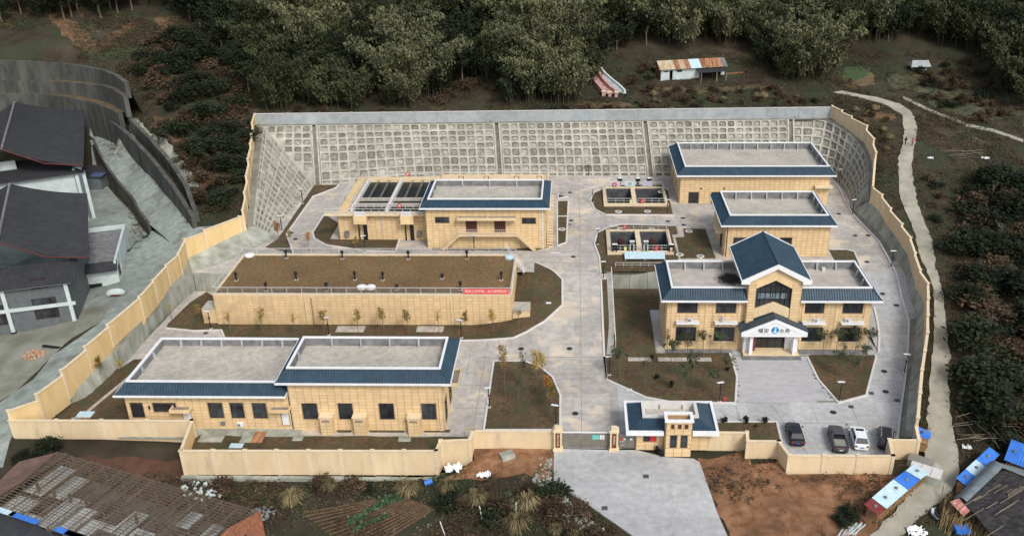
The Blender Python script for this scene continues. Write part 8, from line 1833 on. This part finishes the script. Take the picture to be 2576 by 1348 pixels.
for gy_ in np.arange(207, 290, 4.6):
    for gx2 in np.arange(-150, 135, 5.6):
        x, y = gx2 + NR.uniform(-2.4, 2.4), gy_ + NR.uniform(-2, 2); z = T(x, y); u, v = proj(x, y, z)
        if poly_in(F1, u, v): cand.append((x, y, u, v))
cand.sort(key=lambda c: c[1]); 
BB = [bamboo(LEAF['bamboo'], 11, 14), bamboo(LEAF['bamboo'], 9, 10, 1.8)]; BR_ = [bamboo(LEAF['bright'], 13, 15, 2.4), bamboo(LEAF['bright'], 11, 12, 2.0)]; DK = [broad(LEAF['dark'], 8.5, 3.1), broad(LEAF['dark'], 7, 2.6, 2200, leaf=.38, clumps=30), bamboo(LEAF['dark'], 10, 12)]
protos = BB + BR_ + DK; spots = {0: [], 1: [], 2: [], 3: []}
LM = [(-90, 'above the terrace walls'), (250, 'around the bare clearing'), (450, 'above the white plastic strip'), (640, 'above the west end of the crest wall'), (800, 'behind the open filter basins'), (950, 'behind the filter hall'), (1100, 'beside the brown gap'), (1240, 'behind the main road end'), (1400, 'left of the grave'), (1500, 'behind the grave'), (1640, 'behind the farm shed'), (1850, 'right of the farm shed'), (2000, 'above the northeast wall corner'), (2120, 'above the green plot'), (2350, 'above the field hut')]
buck = {}
for c in cand[:300]:
    x, y, u, v = c; br_ = any((u - a) ** 2 + (v + 10 - b) ** 2 < r * r for a, b, r in bright_px); q = mnoise.noise((x * .055, y * .08, 4)); east_ = u > 1900
    if br_: k, i, w_ = 1, 2 + NR.randint(2), 'tall pale bamboo'
    elif (q > -.02 and 620 < u < 1080) or (q > .05 and 1240 < u) or (east_ and q > -.12): k, i, w_ = 0, NR.randint(2), 'mid green bamboo'
    else: k, i, w_ = 2, 4 + NR.randint(3), 'very dark tree'
    lm = [t_ for a, t_ in LM if u >= a][-1]; row = 'front row' if y < 214 else 'second row' if y < 222 else 'third row' if y < 231 else 'fourth row' if y < 240 else 'back row'
    buck.setdefault((w_, row, lm), []).append((u, x, y, i, k))
for (w_, row, lm), L2_ in buck.items():
    for n2_, (u, x, y, i, k) in enumerate(sorted(L2_)): spots[k].append((x, y, i, '%s, %s from left, %s %s' % (w_, word(n2_), row, lm)))
for k, g in ((0, 'mid green bamboo on the hillside'), (1, 'tall pale bamboo on the hillside'), (2, 'dark trees on the hillside')): place(protos, spots[k], None, g, smin=.75 if k != 1 else .9, smax=1.35 if k != 1 else 1.4)
restc = cand[300:]
if restc:                                              # the farthest trees at the upper edge, one mass
    C = []
    for x, y, u, v in restc: z = T(x, y); q = NR.normal(0, 1, (240, 3)) * [2.2, 2.2, 2.2] + [x, y, z + 5]; C.append(q)
    obj_from('far_wood', leaves_mesh('far_wood', np.concatenate(C), 1.1, LEAF['dark'], .4, .6), kind='stuff')
SH = [shrub(LEAF['brown']), shrub(LEAF['brown'], 1.8, 1.3, 800, .35), shrub(LEAF['dark'], 1.5, 1.6), shrub(LEAF['bamboo'], 1.3, 1.8), grasstuft(LEAF['straw'], 1.3, 1.5), shrub(LEAF['dark'], 2.2, 2.4, 1100, .4)]
bare = [baretree(3.2, 1), baretree(2.6, 5)]
def scatter(poly, step, pick, lab, group, sm=(.7, 1.4)):
    P = [hit(u, v, T, 5)[:2] for u, v in poly]; xs = [p[0] for p in P]; ys = [p[1] for p in P]; out_ = []
    for x in np.arange(min(xs), max(xs), step):
        for y in np.arange(min(ys), max(ys), step):
            a, b = x + NR.uniform(-.5, .5) * step, y + NR.uniform(-.5, .5) * step
            if poly_in(P, a, b) and NR.rand() < .85: i = pick[NR.randint(len(pick))]; out_.append([a, b, i, lab[i]])
    y0_ = min([q[1] for q in out_] or [0]); bk_2 = {}
    for q in sorted(out_, key=lambda q: q[0]):
        rw = int((q[1] - y0_) / (step * 1.5)); n2_ = bk_2.get((q[2], rw), 0); bk_2[(q[2], rw)] = n2_ + 1; q[3] = '%s, %s from left, %s row' % (q[3], word(n2_), word(rw))
    place(SH + bare, out_, None, group, smin=sm[0], smax=sm[1]); return out_
def LB(w_): return {0: 'brown scrub ' + w_, 1: 'wide brown bush ' + w_, 2: 'green bush ' + w_, 3: 'olive bush ' + w_, 4: 'straw grass ' + w_, 5: 'large dark bush ' + w_, 6: 'bare tree ' + w_, 7: 'thin bare tree ' + w_}
n_ = 0
scatter([(2400, 560), (2440, 480), (2576, 440), (2690, 440), (2690, 1150), (2576, 1080), (2470, 1060), (2440, 900), (2410, 700)], 3.1, [0, 5, 1, 2, 5, 0, 0, 1, 5, 2, 6, 3, 7, 0], LB('on the east slope'), 'scrub on the east slope', (1.1, 2.5))
scatter([(350, 110), (460, 95), (560, 150), (620, 290), (635, 330), (605, 500), (560, 548), (515, 560), (500, 470), (440, 380), (400, 300), (350, 215)], 3.0, [0, 1, 2, 2, 5, 5, 0], LB('on the west hillside'), 'scrub on the west hillside', (.9, 2.1))
scatter([(700, 276), (1095, 278), (1480, 272), (1600, 262), (1650, 222), (1930, 222), (2080, 258), (2085, 266), (1500, 280), (700, 284)], 3.0, [0, 0, 1, 4, 3, 0], LB('behind the crest wall'), 'scrub behind the crest wall', (.6, 1.1))
scatter([(1095, 150), (1235, 140), (1250, 250), (1100, 262)], 3.6, [0, 0, 1, 5], LB('in the wood gap'), 'scrub in the wood gap', (1.0, 1.8))
scatter([(1560, 215), (1640, 150), (1660, 215), (1600, 250)], 3.6, [0, 1, 3], LB('near the farm shed'), 'scrub by the farm shed', (.8, 1.4))
scatter([(470, 1222), (1110, 1214), (1215, 1215), (1375, 1222), (1470, 1300), (1570, 1380), (1340, 1380), (1150, 1300), (1010, 1240), (700, 1236), (560, 1240)], 2.3, [0, 0, 1, 1, 2, 4], LB('below the front wall'), 'scrub below the front wall', (.7, 1.5))
scatter([(60, 1110), (185, 1125), (180, 1150), (70, 1190), (20, 1180)], 2.6, [5, 2], LB('at the southwest corner'), 'bushes at the southwest corner', (.7, 1.1))
scatter([(2110, 262), (2180, 262), (2262, 320), (2245, 430), (2225, 380), (2180, 320)], 3.2, [0, 1, 4], LB('left of the hill path'), 'scrub beside the hill path', (.6, 1.0))
scatter([(2300, 460), (2380, 420), (2400, 540), (2380, 600)], 3.4, [0, 1, 2], LB('right of the hill path'), 'scrub beside the hill path', (.7, 1.2))
scatter([(2205, 165), (2440, 160), (2576, 230), (2576, 330), (2480, 310), (2350, 280), (2300, 235)], 4.2, [0, 2, 1], LB('on the terrace banks'), 'scrub on the terrace banks', (.8, 1.5))
scatter([(2470, 1075), (2576, 1085), (2576, 1130), (2470, 1150)], 2.6, [2, 5], LB('below the trellis'), 'bushes below the trellis', (.8, 1.1))
for (u, v, s, i, lab) in ((1300, 1335, 1.5, 4, 'large straw coloured grass clump near the apron corner'), (735, 1270, 1.4, 4, 'tall tangled dry grass clump below the front wall'), (1125, 1240, 1.2, 4, 'dry reed clump left of the white plastic'), (2140, 1300, 1.0, 2, 'dark bush on the red soil near the firewood stack'), (2120, 1318, .9, 2, 'low dark bush at the bottom of the red soil')):
    x, y, z = hit(u, v, T, 0); copy_tree(SH[i], loc=(x, y, z), rz=1.0, scale=s, label=lab)['group'] = 'single bushes on the waste ground'

# garden with furrows and vegetables, below the front wall
g0_ = [hit(u, v, T, -2) for u, v in ((760, 1290), (1010, 1245), (1090, 1280), (900, 1400))]
t = thing('vegetable_garden', g0_[0], 'small dug vegetable garden with slanting furrows below the front wall', 'garden')
P = [Vector(p) for p in g0_]; mb = MB(); fm = mat('dug_earth', (.075, .045, .025), (.13, .085, .05), 1.2, .98, .8, 6)
for k in range(15):
    f = k / 14; a, b = P[0] + (P[3] - P[0]) * f, P[1] + (P[2] - P[1]) * f; q = densify([tuple(a), tuple(b)], 1.0, False); tb = [(p_[0], p_[1], T(p_[0], p_[1]) + .02) for p_ in q]; MB().tube(tb, .15, 6).build('furrow', fm, t)
vt_ = leaves_mesh('vegetable', np.concatenate([NR.normal(0, .14, (26, 3)) + [0, 0, .12]]), .3, LEAF['cabbage'], -.3, .7)
vt0 = None; rr = random.Random(8)
for rowi, (u0, v0, u1, v1, n) in enumerate(((935, 1278, 1008, 1248, 16), (928, 1288, 1015, 1253, 16), (880, 1312, 925, 1290, 12), (875, 1322, 930, 1300, 12), (890, 1335, 975, 1300, 16), (955, 1262, 1010, 1243, 8))):
    for k in range(n):
        f = (k + rr.uniform(-.2, .2)) / n; x, y, z = hit(u0 + (u1 - u0) * f, v0 + (v1 - v0) * f, T, -2); o = obj_from('vegetable_plant', vt_); o.location = (x, y, z + .12); o.rotation_euler = (0, 0, rr.uniform(0, 6)); o.scale = (rr.uniform(.6, 1.25),) * 3
        tag(o, 'leafy green vegetable, %s from left in the %s garden row' % (word(k), word(rowi)), 'vegetable', 'vegetables in the garden rows')

# young planted trees inside the walls
def young(m, name='young_tree', dense=1.0, bare_=False, shape=(.62, .62, .8)):
    t = thing(name, (0, 0, 0), '', 'tree'); st = MB(); st.tube([(0, 0, -.1), (.03, 0, 1.4), (-.02, .03, 2.9), (0, 0, 3.9)], [.055, .045, .035, .015], 5); C = []
    for k in range(13):
        a = NR.uniform(0, 6.28); z = NR.uniform(2.5, 3.9); r = NR.uniform(.1, .62) * shape[0] / .62; e = np.array([r * math.cos(a), r * math.sin(a), z + .25 * shape[2]]); st.tube([(0, 0, z - .5), tuple(e)], [.02, .008], 3, False); C.append(e + NR.normal(0, .17, (int(34 * dense), 3)))
    st.build('trunk', M['bark'], t, local=True); obj_from('crown', leaves_mesh('crown', np.concatenate(C), .2, m, .2, .6, .6), t); return t
YT = {'yellow': young(LEAF['yellowl']), 'orange': young(LEAF['orange']), 'green': young(LEAF['green'], dense=1.3, shape=(1.0, 1.0, .9)), 'thin': young(LEAF['green'], dense=.35, shape=(.8, .8, .9)), 'gold': young(LEAF['yellowl'], dense=.45), 'pinkish': young(LEAF['brown'], dense=.5)}
YL = {'yellow': 'young tree with yellow leaves ', 'orange': 'young tree with orange leaves ', 'green': 'young tree with grey green crown ', 'thin': 'thin sparsely leaved young tree ', 'gold': 'young tree with few golden leaves ', 'pinkish': 'young tree with small reddish top '}
seq = ['first', 'second', 'third', 'fourth', 'fifth', 'sixth', 'seventh', 'eighth', 'ninth', 'tenth', 'eleventh', 'twelfth']
TS = []
for k, (x, kd, s) in enumerate(((582, 'gold', 1.05), (662, 'yellow', 1.12), (742, 'gold', 1.0), (818, 'yellow', 1.12), (902, 'yellow', 1.1), (966, 'yellow', 1.2), (1028, 'yellow', 1.1), (1105, 'gold', 1.15), (1171, 'yellow', 1.05), (1241, 'yellow', 1.1), (1305, 'thin', .9))): TS.append((x, 843 if x < 1300 else 828, gi, kd, s, 'before the tiled tank, %s from left' % seq[k]))
for u, v, zf, kd, s, lab in ((503, 812, gi, 'yellow', .8, 'left of the west valve chamber'), (433, 806, gi, 'gold', .8, 'at the foot of the west gully wall'), (258, 958, gflat, 'yellow', 1.0, 'against the concrete bank behind the pump room'), (310, 950, gflat, 'yellow', .75, 'at the corner of the low pump room roof'), (703, 616, gup, 'orange', 1.1, 'at the corner of the service road, leftmost orange one'), (730, 623, gup, 'yellow', .85, 'beside the leftmost orange tree'),
      (778, 632, gup, 'orange', .95, 'behind the tank railing at the lawn point'), (833, 636, gup, 'pinkish', .8, 'behind the tank railing, faded'), (897, 637, gup, 'yellow', .8, 'behind the tank railing, right of the others'),
      (1271, 1000, gflat, 'yellow', 2.1, 'tallest at the left of the central lawn'), (1317, 977, gflat, 'pinkish', 1.4, 'at the back of the central lawn'), (1305, 1019, gflat, 'thin', 1.2, 'in the middle of the central lawn'), (1351, 998, gflat, 'yellow', 1.9, 'right of the middle of the central lawn'), (1366, 972, gflat, 'yellow', 1.35, 'by the curved kerb of the central lawn'), (1386, 1042, gflat, 'yellow', 1.2, 'at the right kerb of the central lawn'), (1378, 1013, gflat, 'orange', 1.1, 'by the curved kerb, orange'),
      (1558, 948, gflat, 'green', 1.15, 'at the west end of the office lawn'), (1623, 980, gflat, 'thin', 1.35, 'in the west half of the office lawn'), (1688, 935, gflat, 'green', 1.4, 'before the footpath of the office lawn'), (1716, 997, gflat, 'green', 1.35, 'by the lower kerb of the office lawn'), (1743, 971, gflat, 'green', 1.45, 'in the middle of the office lawn'), (1794, 997, gflat, 'green', 1.1, 'left of the lamp in the office lawn'), (1727, 918, gflat, 'thin', 1.2, 'just below the footpath'), (1850 - 18, 955, gflat, 'green', 1.0, 'beside the paved forecourt'),
      (1678, 890, gflat, 'pinkish', 1.0, 'at the left corner of the office front'), (1723, 892, gflat, 'green', .95, 'before the first ground floor window'), (1768, 889, gflat, 'green', 1.0, 'between the ground floor windows left of the porch'), (1812, 890, gflat, 'green', .95, 'just left of the porch'),
      (2068, 893, gflat, 'green', 1.1, 'just right of the porch'), (2102, 893, gflat, 'green', 1.15, 'before the right wing of the office'), (2150, 892, gflat, 'green', 1.15, 'before the last ground floor window'), (2180, 893, gflat, 'green', 1.25, 'at the right corner of the office'), (2103, 945, gflat, 'green', 1.1, 'in the east garden bed, left'), (2140, 960, gflat, 'green', 1.15, 'in the east garden bed, middle'), (2165, 930, gflat, 'green', 1.1, 'in the east garden bed, right'), (2118, 920, gflat, 'thin', 1.0, 'in the east garden bed, back')): TS.append((u, v, zf, kd, s, lab))
used = set()
for u, v, zf, kd, s, lab in TS:
    x, y, z = hit(u, v, zf, 1); p = YT[kd]; z += .08
    if kd in used: copy_tree(p, loc=(x, y, z), rz=NR.uniform(0, 6.28), scale=(min(s, 1.15) * .9, min(s, 1.15) * .9, s * (.88 if kd == 'green' else .95)), label=YL[kd] + lab)['group'] = 'young planted trees'
    else: used.add(kd); p.location = (x, y, z); p.scale = (s,) * 3; p['label'] = YL[kd] + lab; p['group'] = 'young planted trees'
ds = shrub(LEAF['dark'], .55, 1.7, 420, .2, 'garden_shrub'); first = True
for u, v, s, lab in ((1689, 975, 1.0, 'dark upright shrub in the middle of the office lawn'), (1653, 956, 1.0, 'dark upright shrub left of the middle of the office lawn'), (1741, 932, .9, 'dark shrub below the end of the footpath'), (1717, 925, .6, 'small dark shrub beside the footpath'), (1830, 935, .9, 'dark shrub beside the upper forecourt kerb'), (1640, 905, .8, 'dark shrub on the garden footpath'),
                     (1820, 1066, 1.1, 'dark green shrub right of the gatehouse, leftmost of three'), (1876, 1066, 1.1, 'dark green shrub right of the gatehouse, middle of three'), (1923, 1066, 1.1, 'dark green shrub right of the gatehouse, rightmost of three'), (1900, 1076, .5, 'tiny dark shrub in the bed before the parking bay')):
    x, y, z = hit(u, v, gflat, 0)
    if first: ds.location = (x, y, .05); ds.scale = (s,) * 3; ds['label'] = lab; ds['group'] = 'dark shrubs in the garden beds'; first = False
    else: copy_tree(ds, loc=(x, y, .05), rz=NR.uniform(0, 6), scale=s, label=lab)['group'] = 'dark shrubs in the garden beds'

# ground cover outside the walls: leaf litter, weeds and brush, nobody could count it
EXC = [[hit(u, v, T, 3)[:2] for u, v in q] for q in (pathL + pathR[::-1], [(1393, 1128), (1745, 1153), (1770, 1165), (1845, 1380), (1600, 1380), (1470, 1262), (1393, 1213)], [(208, 328), (290, 452), (385, 560), (337, 689), (257, 809), (85, 955), (-60, 1000), (-60, 1170), (8, 1180), (483, 590), (443, 520), (333, 398)], [(-60, 240), (215, 250), (330, 560), (340, 690), (200, 850), (-60, 850)])] 
RED = [hit(u, v, T, 0)[:2] for u, v in ((1748, 1160), (1885, 1128), (1990, 1194), (2290, 1215), (2205, 1325), (2190, 1400), (1860, 1400), (1808, 1290))]
SHED = [tuple(p_)[:2] for p_ in (q0, q1, q2, q3)]
def cover(name, n, size, m, dens, boxes, per=7, asp=.4, droop=-.4, h=.12):
    C = []
    for (x0, x1, y0, y1, f) in boxes:
        k = int(n * f); X = NR.uniform(x0, x1, k); Y = NR.uniform(y0, y1, k)
        for x, y in zip(X, Y):
            if mnoise.noise((x * .11, y * .11, dens)) + .35 * mnoise.noise((x * .5, y * .5, dens)) < -.05: continue
            if 90 < y < 210 and -80 < x < 64 and (poly_in(PERIM, x, y) or seg_dist(PERIM, x, y) < .4): continue
            if y < 97 and ((poly_in(RED, x, y) and (dens < 5 or NR.rand() < .5)) or poly_in(SHED, x, y)): continue
            if any(poly_in(e, x, y) for e in EXC): continue
            C.append((x, y, T(x, y)))
    C = np.repeat(np.array(C), per, 0); C = C + np.stack([NR.normal(0, .28, len(C)), NR.normal(0, .28, len(C)), NR.uniform(.02, h * 2, len(C))], 1)
    return obj_from(name, leaves_mesh(name, C, size, m, droop, asp, .7), kind='stuff')
BX = [(-55, 20, 78, 93, .26), (20, 62, 78, 96, .08), (44, 92, 95, 205, .55), (-80, 75, 200, 235, .42), (-125, -60, 150, 235, .36), (60, 120, 190, 240, .25), (-160, -92, 211, 252, .5), (18, 42, 82, 91, .02)]
cover('undergrowth', 15000, .34, LEAF['bamboo'], 1.3, BX); cover('dry_brush', 22000, .34, LEAF['brown'], 7.7, BX, h=.2); cover('dead_grass', 6000, .3, LEAF['straw'], 12.1, BX, per=6, asp=.2, droop=-.8)
